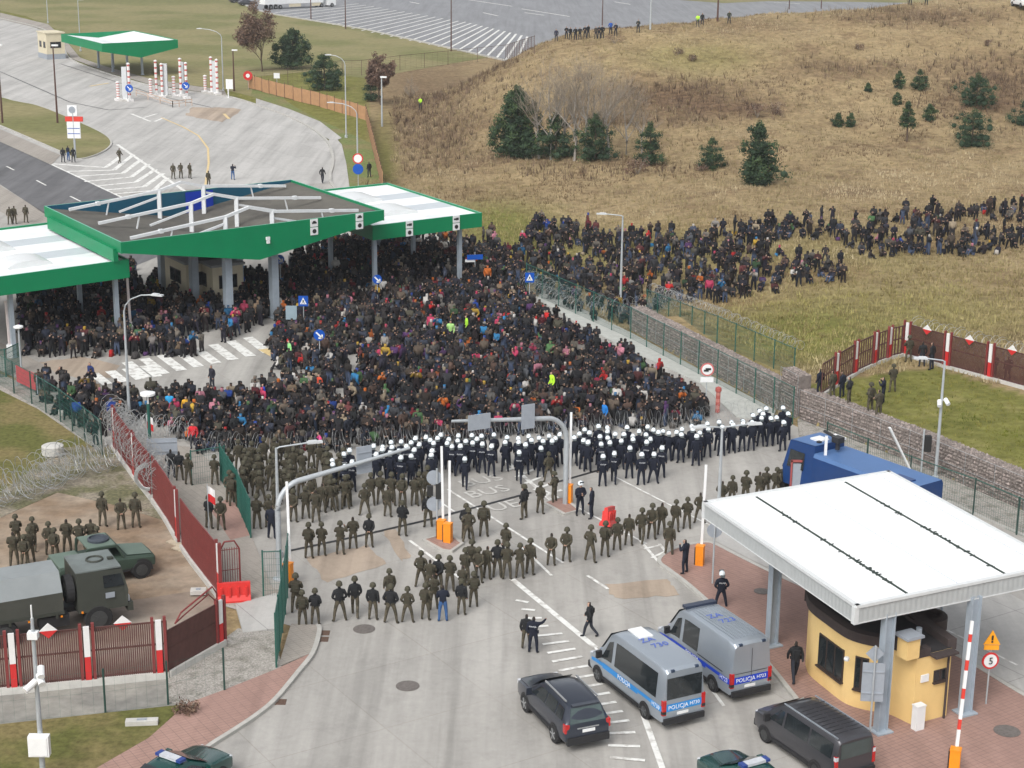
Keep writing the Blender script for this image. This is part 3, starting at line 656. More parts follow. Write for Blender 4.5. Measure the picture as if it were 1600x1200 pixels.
def flat_canopy(name, label, B, Cc, A, zt, dep, cols, signs, sky):
    Pq = Par(B, Cc, A); Pq.U.z = Pq.V.z = 0
    t = thing(name, label, 'canopy', Pq(0.5, 0.5, 0))
    an = math.atan2(Pq.U.y, Pq.U.x); tv = 0.12/Pq.V.length; tu = 0.12/Pq.U.length
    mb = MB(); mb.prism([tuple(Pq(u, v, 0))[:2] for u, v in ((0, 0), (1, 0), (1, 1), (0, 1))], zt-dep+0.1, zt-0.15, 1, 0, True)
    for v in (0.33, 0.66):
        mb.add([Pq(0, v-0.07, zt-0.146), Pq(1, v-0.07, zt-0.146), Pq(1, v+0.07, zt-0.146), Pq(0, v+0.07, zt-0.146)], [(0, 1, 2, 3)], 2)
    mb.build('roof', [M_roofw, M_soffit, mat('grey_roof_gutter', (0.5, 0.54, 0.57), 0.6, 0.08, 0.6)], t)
    mb = MB()
    o_ = [Pq(-tu, -tv, 0), Pq(1+tu, -tv, 0), Pq(1+tu, 1+tv, 0), Pq(-tu, 1+tv, 0)]; i_ = [Pq(0, 0, 0), Pq(1, 0, 0), Pq(1, 1, 0), Pq(0, 1, 0)]
    z = lambda p, h: (p.x, p.y, h)
    for k in range(4):
        j = (k+1) % 4; lo, hi = zt-dep, zt
        mb.add([z(o_[k], lo), z(o_[j], lo), z(o_[j], hi), z(o_[k], hi), z(i_[k], lo), z(i_[j], lo), z(i_[j], hi), z(i_[k], hi)], [(0, 1, 2, 3), (5, 4, 7, 6), (0, 4, 5, 1)], 0)
        mb.add([z(o_[k], hi), z(o_[j], hi), z(i_[j], hi), z(i_[k], hi)], [(0, 1, 2, 3)], 1)
    mb.build('fascia', [M_fas, M_trim], t)
    for u, v, su, sv in sky:
        mb = MB()
        prof = [(-1, 0.0), (-1, 0.14), (-0.8, 0.3), (-0.4, 0.42), (0, 0.46), (0.4, 0.42), (0.8, 0.3), (1, 0.14), (1, 0)]
        L = [Pq(u+a*su, v-sv, zt-0.15+h) for a, h in prof]; R_ = [Pq(u+a*su, v+sv, zt-0.15+h) for a, h in prof]; n_ = len(prof)
        mb.add(L+R_, [(i, i+1, n_+i+1, n_+i) for i in range(n_-1)]+[tuple(range(n_))[::-1], tuple(range(n_, 2*n_))], 0)
        mb.build('skylight', M_sky, t, True)
    for u, v in cols: col_box(t, Pq(u, v, 0), 0, zt-dep+0.1, 0.3, an, M_gsteel)
    for u, s_ in signs: lane_sign(t, Pq(u, -tv-0.06/Pq.V.length, zt-0.25), an, s_)
    return Pq
zt = 6.0
Bq, Cq, Dq = G(583, 352, zt), G(750, 332, zt), G(605, 286, zt)
rc = flat_canopy('border_canopy', 'smaller white roofed canopy with green fascia at the right end of the checkpoint', Bq, Cq, Bq+(Dq-Cq), zt, 1.15, [(0.06, 0.06), (0.86, 0.06), (0.86, 0.55), (0.06, 0.55), (0.86, 0.94), (0.06, 0.94)], [(0.32, 1), (0.76, 1)], [(0.42, 0.3, 0.17, 0.1), (0.42, 0.68, 0.17, 0.1)])
Bq, Cq, Dq = G(-70, 441, zt), G(198, 405, zt), G(82, 347, zt)
lc = flat_canopy('border_canopy', 'white roofed canopy with green fascia cut by the left edge of the picture', Bq, Cq, Bq+(Dq-Cq), zt, 1.3, [(0.32, 0.06), (0.95, 0.06), (0.95, 0.55), (0.32, 0.55), (0.95, 0.95), (0.32, 0.95)], [], [(0.48, 0.22, 0.13, 0.085), (0.42, 0.6, 0.13, 0.085)])

# far canopy with the pyramid roof
zf = 5.6
A_, B_, C_, D_ = G(97, 53, zf), G(160, 68, zf), G(276, 62, zf), G(208, 46, zf)
Pf = Par(B_, C_, A_); Pf.U.z = Pf.V.z = 0
fc = thing('border_canopy', 'distant canopy with white roof and green fascia beside the striped lane bollards', 'canopy', Pf(0.5, 0.5, 0))
mb = MB(); c0 = Pf(0.5, 0.5, zf-0.5)
cs = [Pf(0, 0, zf-0.1), Pf(1, 0, zf-0.1), Pf(1, 1, zf-0.1), Pf(0, 1, zf-0.1)]
vl = [Pf(0.5, 0, zf-0.9), Pf(0.5, 1, zf-0.9)]
mb.add([cs[0], vl[0], vl[1], cs[3]], [(0, 1, 2, 3)]); mb.add([vl[0], cs[1], cs[2], vl[1]], [(0, 1, 2, 3)])
mb.add([cs[0]-Vector((0, 0, 1.1)), vl[0]-Vector((0, 0, 1.3)), vl[1]-Vector((0, 0, 1.3)), cs[3]-Vector((0, 0, 1.1))], [(3, 2, 1, 0)], 1)
mb.add([vl[0]-Vector((0, 0, 1.3)), cs[1]-Vector((0, 0, 1.1)), cs[2]-Vector((0, 0, 1.1)), vl[1]-Vector((0, 0, 1.3))], [(3, 2, 1, 0)], 1)
mb.build('roof', [M_roofw, M_soffit], fc)
mb = MB(); tv = 0.15/Pf.V.length; tu = 0.15/Pf.U.length; zd = lambda u: zf-1.3-1.2*(1-abs(2*u-1))
for v0, v1 in ((-tv, 0), (1, 1+tv)):
    for a, b_ in ((0, 0.5), (0.5, 1)):
        q = [Pf(a, v0, zd(a)), Pf(b_, v0, zd(b_)), Pf(b_, v0, zf), Pf(a, v0, zf), Pf(a, v1, zd(a)), Pf(b_, v1, zd(b_)), Pf(b_, v1, zf), Pf(a, v1, zf)]
        mb.add(q, [(0, 1, 2, 3), (7, 6, 5, 4), (3, 2, 6, 7), (0, 4, 5, 1)])
for u0, u1 in ((-tu, 0), (1, 1+tu)):
    q = [Pf(u0, -tv, zf-1.3), Pf(u0, 1+tv, zf-1.3), Pf(u0, 1+tv, zf+0.01), Pf(u0, -tv, zf+0.01), Pf(u1, -tv, zf-1.3), Pf(u1, 1+tv, zf-1.3), Pf(u1, 1+tv, zf+0.01), Pf(u1, -tv, zf+0.01)]
    mb.add(q, [(0, 3, 2, 1), (4, 5, 6, 7), (3, 7, 6, 2), (0, 4, 7, 3), (1, 2, 6, 5)])
mb.build('fascia', M_fas, fc)
for u in (0.4, 0.6):
    for v in (0.15, 0.5, 0.85): col_box(fc, Pf(u, v, 0), 0, zf-2.0, 0.3, uang, M_gsteel)

# ------------------------------------------------------------------ booths
M_cream = mat('cream_render', (0.60, 0.54, 0.40), 0.85, 0.06, 1.5)
M_frame = mat('brown_window_frame', (0.05, 0.035, 0.03), 0.5, 0.15, 5)
def box_booth(label, c, L, Wd, hh, ang, base=0.35, group=None, roofm=None):
    t = thing('control_booth', label, 'booth', c, ang, group, local=True)
    mb = MB(); mb.box((0, 0, base+(hh-base)/2), (L, Wd, hh-base)); mb.build('wall', M_cream, t)
    mb = MB(); mb.box((0, 0, base/2), (L+0.1, Wd+0.1, base)); mb.build('plinth', M_gback, t)
    mb = MB(); mb.box((0, 0, hh+0.09), (L+0.3, Wd+0.3, 0.18)); mb.build('roof', roofm or M_cream, t)
    for x, y, dx, dy in ((L*0.25, -Wd/2, 1.1, 0), (-L*0.2, -Wd/2, 1.1, 0), (L/2, 0, 0, Wd*0.6), (-L/2, 0, 0, Wd*0.6), (0, Wd/2, L*0.5, 0)):
        mb = MB(); mb.box((x, y, base+1.55), (dx or 0.07, dy or 0.07, 1.05)); f_ = mb.build('window', M_frame, t)
        mb = MB()
        for s_ in (-1, 1): mb.box((x+(dx*0.24*s_ if dx else 0), y+(dy*0.24*s_ if dy else 0), base+1.55), (dx*0.42 if dx else 0.1, dy*0.42 if dy else 0.1, 0.9))
        mb.build('pane', M_glass, f_)
    return t
_u, _v = Pm.U.normalized(), Pm.V.normalized(); q0_ = G(334, 481); BOOTHC = q0_+_u*1.3+_v*2.3; q = BOOTHC; box_booth('cream control booth with dark windows standing nearest under the dark roofed canopy', q, 4.6, 2.5, 3.1, vang, roofm=M_soffit)  # both canopy booths: roof grey carries the canopy's shade in its colour
q = Pm(0.47, 0.72, 0); box_booth('cream control booth half hidden deeper under the dark roofed canopy', q, 4.2, 2.6, 3.1, vang, roofm=M_soffit)
q = G(78, 92); box_booth('small cream booth with grey plinth on the far road beside the distant canopy', (q.x, q.y+1.5, 0), 4.6, 3.2, 4.4, R(-57), 0.9)

# ------------------------------------------------------------------ near canopy and curved kiosk
M_cor = mat('corrugated_grey_fascia', (0.42, 0.44, 0.44), 0.5, 0.06, 3)
M_gut = mat('mossy_gutter', (0.03, 0.045, 0.038), 0.9, 0.4, 8)
ZN = 5.75
Bn, An, Dn = G(1340, 945, ZN), G(1105, 785, ZN), G(1388, 738, ZN)
Pn = Par(Bn, Bn+(Dn-An), An); Pn.U.z = Pn.V.z = 0
nc = thing('kiosk_canopy', 'large flat white roof on steel posts over the yellow kiosk at the right', 'canopy', Pn(0.5, 0.5, 0))
nang = math.atan2(Pn.U.y, Pn.U.x); nvang = math.atan2(Pn.V.y, Pn.V.x)
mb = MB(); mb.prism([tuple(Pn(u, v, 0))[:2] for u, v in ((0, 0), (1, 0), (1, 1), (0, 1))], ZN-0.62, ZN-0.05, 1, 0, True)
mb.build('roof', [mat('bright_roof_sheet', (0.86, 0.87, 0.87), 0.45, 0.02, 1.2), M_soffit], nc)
mb = MB(); tv = 0.1/Pn.V.length; tu = 0.1/Pn.U.length
for (u0, v0), (u1, v1) in (((0, 0), (1, 0)), ((1, 0), (1, 1)), ((1, 1), (0, 1)), ((0, 1), (0, 0))):
    a, b_ = Pn(u0, v0, 0), Pn(u1, v1, 0); d_ = (b_-a).normalized(); out = Vector((d_.y, -d_.x, 0)); L = (b_-a).length; k = int(L/0.125)
    top = [];
    for i in range(k+1):
        off = 0.10+(0.011 if i % 2 else 0.0); p = a+d_*(L*i/k)+out*off; top.append(p)
    vs = [(p.x, p.y, ZN-0.7) for p in top]+[(p.x, p.y, ZN-0.08) for p in top]
    mb.add(vs, [(i, i+1, k+2+i, k+1+i) for i in range(k)], 0)
    mb.beam(a-d_*0.14+out*0.06+Vector((0, 0, ZN-0.02)), b_+d_*0.14+out*0.06+Vector((0, 0, ZN-0.02)), 0.2, 0.12, 1)
    mb.beam(a-d_*0.13+out*0.03+Vector((0, 0, ZN-0.72)), b_+d_*0.13+out*0.03+Vector((0, 0, ZN-0.72)), 0.17, 0.05, 1)
for u, v in ((0, 0), (1, 0), (1, 1), (0, 1)):
    q = Pn(u, v, ZN-0.39); mb.box(q+Vector(((-0.08 if u == 0 else 0.08), (-0.08 if v == 0 else 0.08), 0)), (0.2, 0.2, 0.7), 1, nang)
mb.build('fascia', [M_cor, mat('pale_metal_trim', (0.62, 0.64, 0.64), 0.45, 0.05, 3)], nc)
for u in (0.25, 0.74):
    mb = MB()
    mb.beam(Pn(u, 0.0, ZN-0.038), Pn(u, 0.985, ZN-0.038), 0.1, 0.03)
    for i in range(34):
        v = random.random()**1.2*0.7+random.random()*0.25; q = Pn(u+random.uniform(-.006, .006), v, ZN-0.035); mb.box(q, (random.uniform(.04, .1), random.uniform(.1, .3), random.uniform(.01, .03)), 0, nvang+random.uniform(-.4, .4))
    mb.build('gutter', M_gut, nc)
for u in (0.5, 0.94):
    mb = MB(); mb.beam(Pn(u, 0.02, ZN-0.048), Pn(u, 0.97, ZN-0.048), 0.03, 0.006)
    for i in range(56): mb.box(Pn(u, 0.02+i*0.017, ZN-0.045), (0.05, 0.05, 0.012), 0, nang)
    mb.build('fixing_strip', mat('grey_fixings', (0.45, 0.5, 0.58), 0.6, 0.1, 3), nc)
for bx, by in ((1205, 1012), (1375, 1147), (1507, 1118)):
    q = G(bx, by); mb = MB(); hsteel(mb, q, 0.1, ZN-0.6, 0.42, Pn.U.normalized()); mb.box((q.x, q.y, 0.16), (0.75, 0.7, 0.06), 0, nang); mb.build('column', M_gsteel, nc)
q = G(1205, 1012)+(G(1507, 1118)-G(1375, 1147)); mb = MB(); hsteel(mb, q, 0.1, ZN-0.6, 0.42, Pn.U.normalized()); mb.build('column', M_gsteel, nc)
mb = MB(); mb.beam(Pn(0.12, 0.06, ZN-0.85), Pn(0.12, 0.95, ZN-0.85), 0.2, 0.3); mb.beam(Pn(0.62, 0.06, ZN-0.85), Pn(0.62, 0.95, ZN-0.85), 0.2, 0.3); mb.build('roof_beam', M_gsteel, nc)
tag(MB().box(tuple(G(1205, 990))[:2]+(1.5,), (0.35, 0.25, 0.5), 0, nang).build('junction_box', M_plate), 'small white junction box fixed to the left steel post of the white roof', 'junction box')

M_yel = mat('yellow_render', srgb(238, 206, 142, 0.95), 0.9, 0.05, 1.5, c2=srgb(230, 196, 132, 0.95), sc2=0.4)
M_cop = mat('dark_brown_coping', (0.055, 0.042, 0.04), 0.8, 0.2, 2)
fp_ = [(1258, 1041), (1262, 1055), (1272, 1066), (1288, 1079), (1304, 1092), (1320, 1103), (1338, 1110), (1360, 1115), (1385, 1119), (1404, 1127), (1424, 1137)]
front = [Vector((p.x, p.y, 0)) for p in smooth_line([G(*p) for p in fp_], 3)]
c1 = G(1478, 1122); back = [Vector((c1.x, c1.y, 0)), Vector((c1.x-1.5, c1.y+4.2, 0)), Vector((c1.x-2.2, c1.y+5.2, 0)), Vector((front[0].x+1.6, front[0].y+2.6, 0)), Vector((front[0].x+0.35, front[0].y+1.0, 0))]
foot = front+back
kb = thing('guard_kiosk', 'yellow rendered guard kiosk with curved wall and dark brown coping under the large white roof', 'kiosk', G(1370, 1090))
mb = MB(); mb.prism([(p.x, p.y) for p in foot], 0.12, 3.05, 0); 
mb.build('wall', M_yel, kb)
def coping(line, w_, z0, z1, name, m):
    mb = MB(); L_, R_ = [], []
    for i in range(len(line)):
        t = (line[min(i+1, len(line)-1)]-line[max(i-1, 0)]).normalized(); s_ = Vector((-t.y, t.x, 0))*w_/2
        L_.append(line[i]+s_); R_.append(line[i]-s_)
    for i in range(len(line)-1):
        vs = [(q.x, q.y, z) for z in (z0, z1) for q in (R_[i], R_[i+1], L_[i+1], L_[i])]
        mb.add(vs, [(4, 5, 6, 7), (0, 1, 5, 4), (2, 3, 7, 6), (3, 2, 1, 0)]+([(0, 4, 7, 3)] if i == 0 else [])+([(1, 2, 6, 5)] if i == len(line)-2 else []))
    return mb.build(name, m, kb)
c2_ = front[-1]
coping([p+Vector((0.08, 0.1, 0)) for p in front], 0.4, 2.95, 3.36, 'coping', M_cop)
coping([front[-1]+Vector((-0.02, 0.16, 0)), front[-1]+(back[0]-front[-1])*0.33+Vector((0, 0.16, 0))], 0.34, 2.955, 3.3, 'coping', M_cop)
coping(back[:3], 0.4, 2.96, 3.41, 'coping', M_cop)
rear = [p for p in smooth_line(back[2:]+[front[0]], 4)]
coping(rear, 0.4, 2.965, 3.4, 'coping', M_cop)
mb = MB(); mb.prism([(p.x, p.y) for p in foot], 3.05, 3.09, 0); mb.build('roof', mat('roof_felt_black', (0.03, 0.028, 0.03), 0.8, 0.2, 2), kb)
q = G(1448, 958, 3.3); mb = MB(); mb.lathe([(0.85, 2.6), (0.85, 3.12), (0.6, 3.2), (0.55, 3.0), (0.05, 2.98)], 0, 18, (q.x, q.y, 0.12)); mb.build('round_parapet', M_cop, kb, True)
def wall_win(a, b_, z0, z1, inset=0.0):
    """a window in the wall from a to b: reveal frame, panes and sill proud of the render"""
    d_ = (b_-a).normalized(); n_ = Vector((d_.y, -d_.x, 0)); ang = math.atan2(d_.y, d_.x); L = (b_-a).length; m_ = (a+b_)/2
    mb = MB(); mb.box((m_.x-n_.x*0.03, m_.y-n_.y*0.03, (z0+z1)/2), (L, 0.1, z1-z0), 0, ang); f_ = mb.build('window', M_frame, kb)
    mb = MB(); k = 3 if L > 1.2 else 2
    for i in range(k): 
        p = a+d_*(L*(i+0.5)/k); mb.box((p.x-n_.x*0.022, p.y-n_.y*0.022, (z0+z1)/2), (L/k-0.09, 0.1, z1-z0-0.12), 0, ang)
    mb.build('pane', M_glass, f_)
    mb = MB(); mb.box((m_.x+n_.x*0.02, m_.y+n_.y*0.02, z0-0.03), (L+0.06, 0.2, 0.06), 0, ang); mb.build('sill', M_frame, f_)
g3 = lambda x, y: Vector((G(x, y).x, G(x, y).y, 0))
def on_front(px, py):
    q = g3(px, py); return min(front, key=lambda f: (f-q).length)
for pa, pb_, z0_, z1_ in (((1277, 1070), (1313, 1098), .95, 2.35), ((1333, 1108), (1354, 1114), .95, 2.35)):
    a, b_ = on_front(*pa), on_front(*pb_); ia, ib = front.index(a), front.index(b_); d_ = (b_-a).normalized(); n_ = Vector((d_.y, -d_.x, 0))
    sag = max((f-a).dot(n_) for f in front[ia:ib+1]); wall_win(a+n_*(sag+.02), b_+n_*(sag+.02), z0_, z1_)
wall_win(front[-1]+(back[0]-front[-1])*0.52, front[-1]+(back[0]-front[-1])*0.88, 1.75, 2.25)
p = front[-1]+(back[0]-front[-1])*0.6
mb = MB(); mb.box((p.x+0.2, p.y-0.1, 3.0), (1.15, 0.5, 0.09), 0, math.atan2((back[0]-front[-1]).y, (back[0]-front[-1]).x)); mb.build('door_hood', M_cop, kb)
p = front[-1]+(back[0]-front[-1])*0.86; mb = MB(); mb.cyl((p.x+0.06, p.y-0.12, 0.12), (p.x+0.06, p.y-0.12, 3.0), 0.05, 0, 8); mb.build('downpipe', M_cop, kb)
p = front[-1]+(back[0]-front[-1])*0.25; an = math.atan2((back[0]-front[-1]).y, (back[0]-front[-1]).x)
mb = MB(); mb.box((p.x+0.02, p.y-0.04, 2.05), (0.38, 0.06, 0.3), 0, an); mb.build('wall_box', M_plate, kb)
q = G(1421, 1030, 3.1); mb = MB(); mb.box((q.x, q.y+0.3, 3.5), (0.62, 0.6, 0.85), 0, an); mb.box((q.x, q.y+0.3, 3.98), (0.85, 0.8, 0.1), 1, an); mb.build('chimney', [M_yel, M_gback], kb)
q = G(1434, 1010, 3.1); mb = MB(); mb.cyl((q.x, q.y, 3.05), (q.x, q.y, 3.9), 0.12, 0, 10); mb.build('vent_pipe', M_gsteel, kb)
q = G(1322, 1025, 2.4); mb = MB(); mb.lathe([(0.02, -0.09), (0.1, -0.07), (0.12, 0), (0.1, 0.07), (0.02, 0.09)], 0, 10, (q.x, q.y-0.15, 2.35)); mb.build('wall_lamp', M_plate, kb)
q = G(1433, 1143); mb = MB(); mb.box((q.x, q.y, 0.62), (0.42, 0.3, 1.0), 0, an); mb.box((q.x, q.y, 1.14), (0.46, 0.34, 0.05), 0, an); tag(mb.build('utility_cabinet', M_plate), 'pale grey utility cabinet standing at the corner of the yellow kiosk', 'cabinet')
# pergola lattice behind the kiosk
q = G(1488, 985); mb = MB(); zq = 3.0
for k in range(6):
    a = q+Vector((-0.9+k*0.36, -0.8, 0)); mb.beam(Vector((a.x, a.y, zq)), Vector((a.x-0.5, a.y+2.0, zq)), 0.07, 0.09)
    b1 = q+Vector((-0.9-k*0.1, -0.8+k*0.4, 0)); mb.beam(Vector((b1.x, b1.y, zq+0.07)), Vector((b1.x+1.9, b1.y+0.3, zq+0.07)), 0.07, 0.06)
t = thing('pergola', 'brown wooden lattice pergola on steel posts behind the yellow kiosk', 'pergola', q)
mb.build('lattice', mat('brown_timber', (0.2, 0.12, 0.07), 0.8, 0.2, 4), t)
for dx in (-0.5, 0.8): 
    mb = MB(); mb.cyl((q.x+dx, q.y+0.2, 0.1), (q.x+dx, q.y+0.2, zq), 0.06, 0, 8); mb.build('post', M_gsteel, t)
# ------------------------------------------------------------------ gabion walls
M_gab = mat('gabion_stone', (0.245, 0.21, 0.19), 0.95, 0.3, 3, bump=0.6)
M_gab2 = mat('gabion_stone_pale', (0.31, 0.262, 0.24), 0.95, 0.3, 3, bump=0.6)
M_gab3 = mat('gabion_stone_dark', (0.19, 0.163, 0.148), 0.95, 0.3, 3, bump=0.6)
M_wire = mat('galvanised_wire', (0.4, 0.42, 0.43), 0.5, 0.1, 10, metal=0.4)
def gabion(label, pts, z1, thick=1.0):
    """stone filled baskets: a core, a stone facing of individual blocks, and the wire basket edges"""
    t = thing('gabion_wall', label, 'wall', pts[0])
    core = MB(); st = MB(); wr = MB(); rr = random.Random(len(pts)*7+int(pts[0].x*10))
    for a, b_ in zip(pts[:-1], pts[1:]):
        d_ = (b_-a); d_.z = 0; L = d_.length; d_.normalize(); n_ = Vector((d_.y, -d_.x, 0)) * -1     # n_ towards the high side
        if n_.x < 0: n_ = -n_
        m_ = (a+b_)/2+n_*(thick/2)
        core.box((m_.x, m_.y, z1/2-0.06), (L+0.02, thick-0.1, z1+0.1), 0, math.atan2(d_.y, d_.x))
        nx, nz, ny = int(L/0.2), int(z1/0.19), int(thick/0.2)
        def stone(p, sc_):
            M = Matrix.Rotation(rr.uniform(0, 6.3), 3, (rr.uniform(-1, 1), rr.uniform(-1, 1), rr.uniform(-1, 1)))
            q = [Vector(v)*sc_*rr.uniform(.8, 1.15) for v in ((1, 0, 0), (0, 1, 0), (-1, 0, 0), (0, -1, 0), (0, 0, .8), (0, 0, -.8))]
            st.add([p+M @ v for v in q], [(0, 1, 4), (1, 2, 4), (2, 3, 4), (3, 0, 4), (1, 0, 5), (2, 1, 5), (3, 2, 5), (0, 3, 5)], rr.choice((0, 0, 0, 1, 2)))
        for i in range(nx):
            for k in range(nz): stone(a+d_*((i+rr.uniform(.2, .8))*L/nx)+n_*0.06+Vector((0, 0, (k+0.5)*z1/nz)), rr.uniform(.1, .15))
            for j in range(ny): stone(a+d_*((i+rr.uniform(.2, .8))*L/nx)+n_*((j+.5)*thick/ny)+Vector((0, 0, z1-0.02)), rr.uniform(.09, .14))
        k = max(1, int(L/2))
        for i in range(k+1):
            p = a+d_*(L*i/k)-n_*0.07; wr.cyl(p, p+Vector((0, 0, z1+0.08)), 0.012, 0, 4)
        for zz in (0.05, z1/2, z1+0.07): wr.cyl(a-n_*0.07+Vector((0, 0, zz)), b_-n_*0.07+Vector((0, 0, zz)), 0.012, 0, 4)
    o = core.build('core', M_gab3, t); o = st.build('stone_filling', [M_gab, M_gab2, M_gab3], t); o['kind'] = 'stuff'
    wr.build('wire_basket', M_wire, t); return t
gabion('long stone gabion retaining wall behind the footpath at the edge of the field', [WALL[0], WALL[1]], 1.72)
endp = Vector((WL[-1][0], WL[-1][1], 0))
gabion('stone gabion retaining wall below the green bank behind the blue truck', [WALL[2]+Vector((0, 0, 0)), WALL[3], WALL[4], WALL[4]+(endp-WALL[4])*0.35], 1.85)
gabion('short tall stone gabion standing between the two retaining walls', [WALL[1]+Vector((0.15, 0.1, 0)), WALL[2]+Vector((-0.1, 0.1, 0))], 2.7, 0.9)

# ------------------------------------------------------------------ fences
M_gfen = mat('green_fence_steel', (0.02, 0.095, 0.075), 0.5, 0.15, 3)
M_gfen2 = mat('dark_green_post', (0.02, 0.055, 0.045), 0.5, 0.15, 3)
M_rfen = mat('oxblood_fence_steel', (0.2, 0.04, 0.038), 0.55, 0.15, 3)
M_bfen = mat('brown_fence_steel', (0.105, 0.046, 0.04), 0.55, 0.15, 3)
M_pwhite = mat('white_border_paint', (0.72, 0.71, 0.7), 0.5, 0.05, 3)
M_pred = mat('red_border_paint', (0.55, 0.03, 0.03), 0.5, 0.06, 3)
M_conw = mat('pale_concrete_plinth', (0.5, 0.49, 0.46), 0.85, 0.12, 2)
def mesh_fence(label, pts, h, post=2.5, m=M_gfen, gap=0.12, base=None, mp=None, rail=True, wr=0.006, name='mesh_fence', rows=0.3, cat='fence'):
    """posts as parts, and one wire panel per run between two corners"""
    t = thing(name, label, cat, pts[0]); pan = MB(); posts = []
    for a, b_ in zip(pts[:-1], pts[1:]):
        L = (b_-a).length; k = max(1, round(L/post)); d_ = b_-a
        for i in range(k+1):
            if i == k and b_ is not pts[-1]: continue
            posts.append(a+d_*(i/k))
        n = max(2, int(L/gap))
        for i in range(n+1):
            p = a+d_*(i/n); pan.tube([p+Vector((0, 0, 0.08)), p+Vector((0, 0, h-0.03))], wr, 0, 3, False)
        k = max(2, int(h/rows))
        for i in range(k+1):
            zz = Vector((0, 0, 0.08+(h-0.12)*i/k)); pan.tube([a+zz, b_+zz], wr*1.1, 0, 3, False)
        if rail: pan.tube([a+Vector((0, 0, h)), b_+Vector((0, 0, h))], 0.025, 0, 4)
    pan.build('wire_panel', m, t)
    for p in posts[:100]:
        mb = MB(); mb.box((p.x, p.y, p.z+h/2+0.02), (0.07, 0.07, h+0.1)); mb.build('post', mp or m, t)
    return t
def onT(p, dz=0.0): return Vector((p.x, p.y, max(H1(p.x, p.y), 0.0)+dz))
mesh_fence('tall green mesh fence along the footpath between the seated crowd and the field', [G(822, 456), G(985, 530), G(1150, 616), G(1238, 662)], 2.3, 2.6, mp=M_gfen)
mesh_fence('green mesh fence on top of the long gabion wall', [onT(GT(1010, 492)), onT(GT(1120, 537)), onT(GT(1240, 590))], 1.9, 2.4)
mesh_fence('slim green mesh fence at the foot of the gabion wall behind the white roof', [G(1290, 712), G(1420, 768), G(1520, 805), G(1660, 868)], 2.0, 3.6, mp=M_gfen2, gap=0.16)
mesh_fence('slim green mesh fence along the walkway beside the muddy field at the left edge', [G(-30, 585), G(50, 632), G(95, 660), G(133, 690), G(160, 712)], 2.1, 2.4, mp=M_gfen2)
mesh_fence('tall green mesh fence standing on the kerb beside the grey camera mast', [G(432, 1046), G(446, 960), G(452, 910)], 2.5, 1.9, gap=0.07, wr=0.009)
mesh_fence('green mesh fence panel between the orange barrier cabinet and the walkway', [G(412, 935), G(440, 934)], 2.3, 1.0, gap=0.1)
mesh_fence('leaning run of green gate panels beside the two soldiers on the walkway', [G(392, 842), G(372, 795), G(345, 752)], 2.1, 1.3, gap=0.05, wr=0.01)
mesh_fence('thin green wire fence on slim posts below the brown boundary fence', [G(-30, 1135), G(165, 1116), G(263, 1103), G(351, 1082)], 1.9, 3.4, mp=M_gfen2, gap=0.4, wr=0.003, rail=False, rows=0.9)
mesh_fence('green mesh fence beside the grey equipment cage at the left edge', [G(-20, 592), G(10, 590), G(34, 578)], 1.9, 1.5, gap=0.06, wr=0.012)
mesh_fence('green mesh fence with open gate behind the soldiers at the top of the walkway', [G(300, 760), G(352, 752)], 2.0, 2.0, gap=0.12)
mesh_fence('rusty post and wire fence around the truck park below the far slope', [onT(GT(390, 135)), onT(GT(450, 132)), onT(GT(535, 118)), onT(GT(565, 118)), onT(GT(625, 110)), onT(GT(700, 102)), onT(GT(790, 92)), onT(GT(835, 84))], 2.4, 6.8, mat('rusty_wire', (0.1, 0.06, 0.045), 0.8, 0.2, 5), 1.2, None, mat('rusty_post', (0.1, 0.06, 0.05), 0.8, 0.2, 4), True, 0.01)
# orange board fence bending down to the canopies
M_ply = mat('orange_plywood', (0.42, 0.235, 0.12), 0.85, 0.14, 1.5)
t = thing('board_fence', 'orange brown board fence bending along the verge from the trees to the green canopy', 'fence', G(400, 138)); 
pts = [G(388, 138), G(432, 150), G(500, 168), G(572, 190), G(598, 300)]
for a, b_ in zip(pts[:-1], pts[1:]):
    L = (b_-a).length; k = max(2, int(L/2.6)); mb = MB()
    for i in range(k):
        p = a+(b_-a)*((i+.5)/k); mb.box((p.x, p.y, 1.05+0.05*math.sin(i*2.1)), (L/k-0.05, 0.06, 1.9), 0, math.atan2((b_-a).y, (b_-a).x))
    mb.build('boards', M_ply, t)
    for i in range(0, k, 1):
        p = a+(b_-a)*(i/k); mb = MB(); mb.box((p.x, p.y-0.08, 1.15), (0.09, 0.09, 2.3)); mb.build('post', mat('weathered_post', (0.13, 0.075, 0.05), 0.85, 0.2, 4), t)

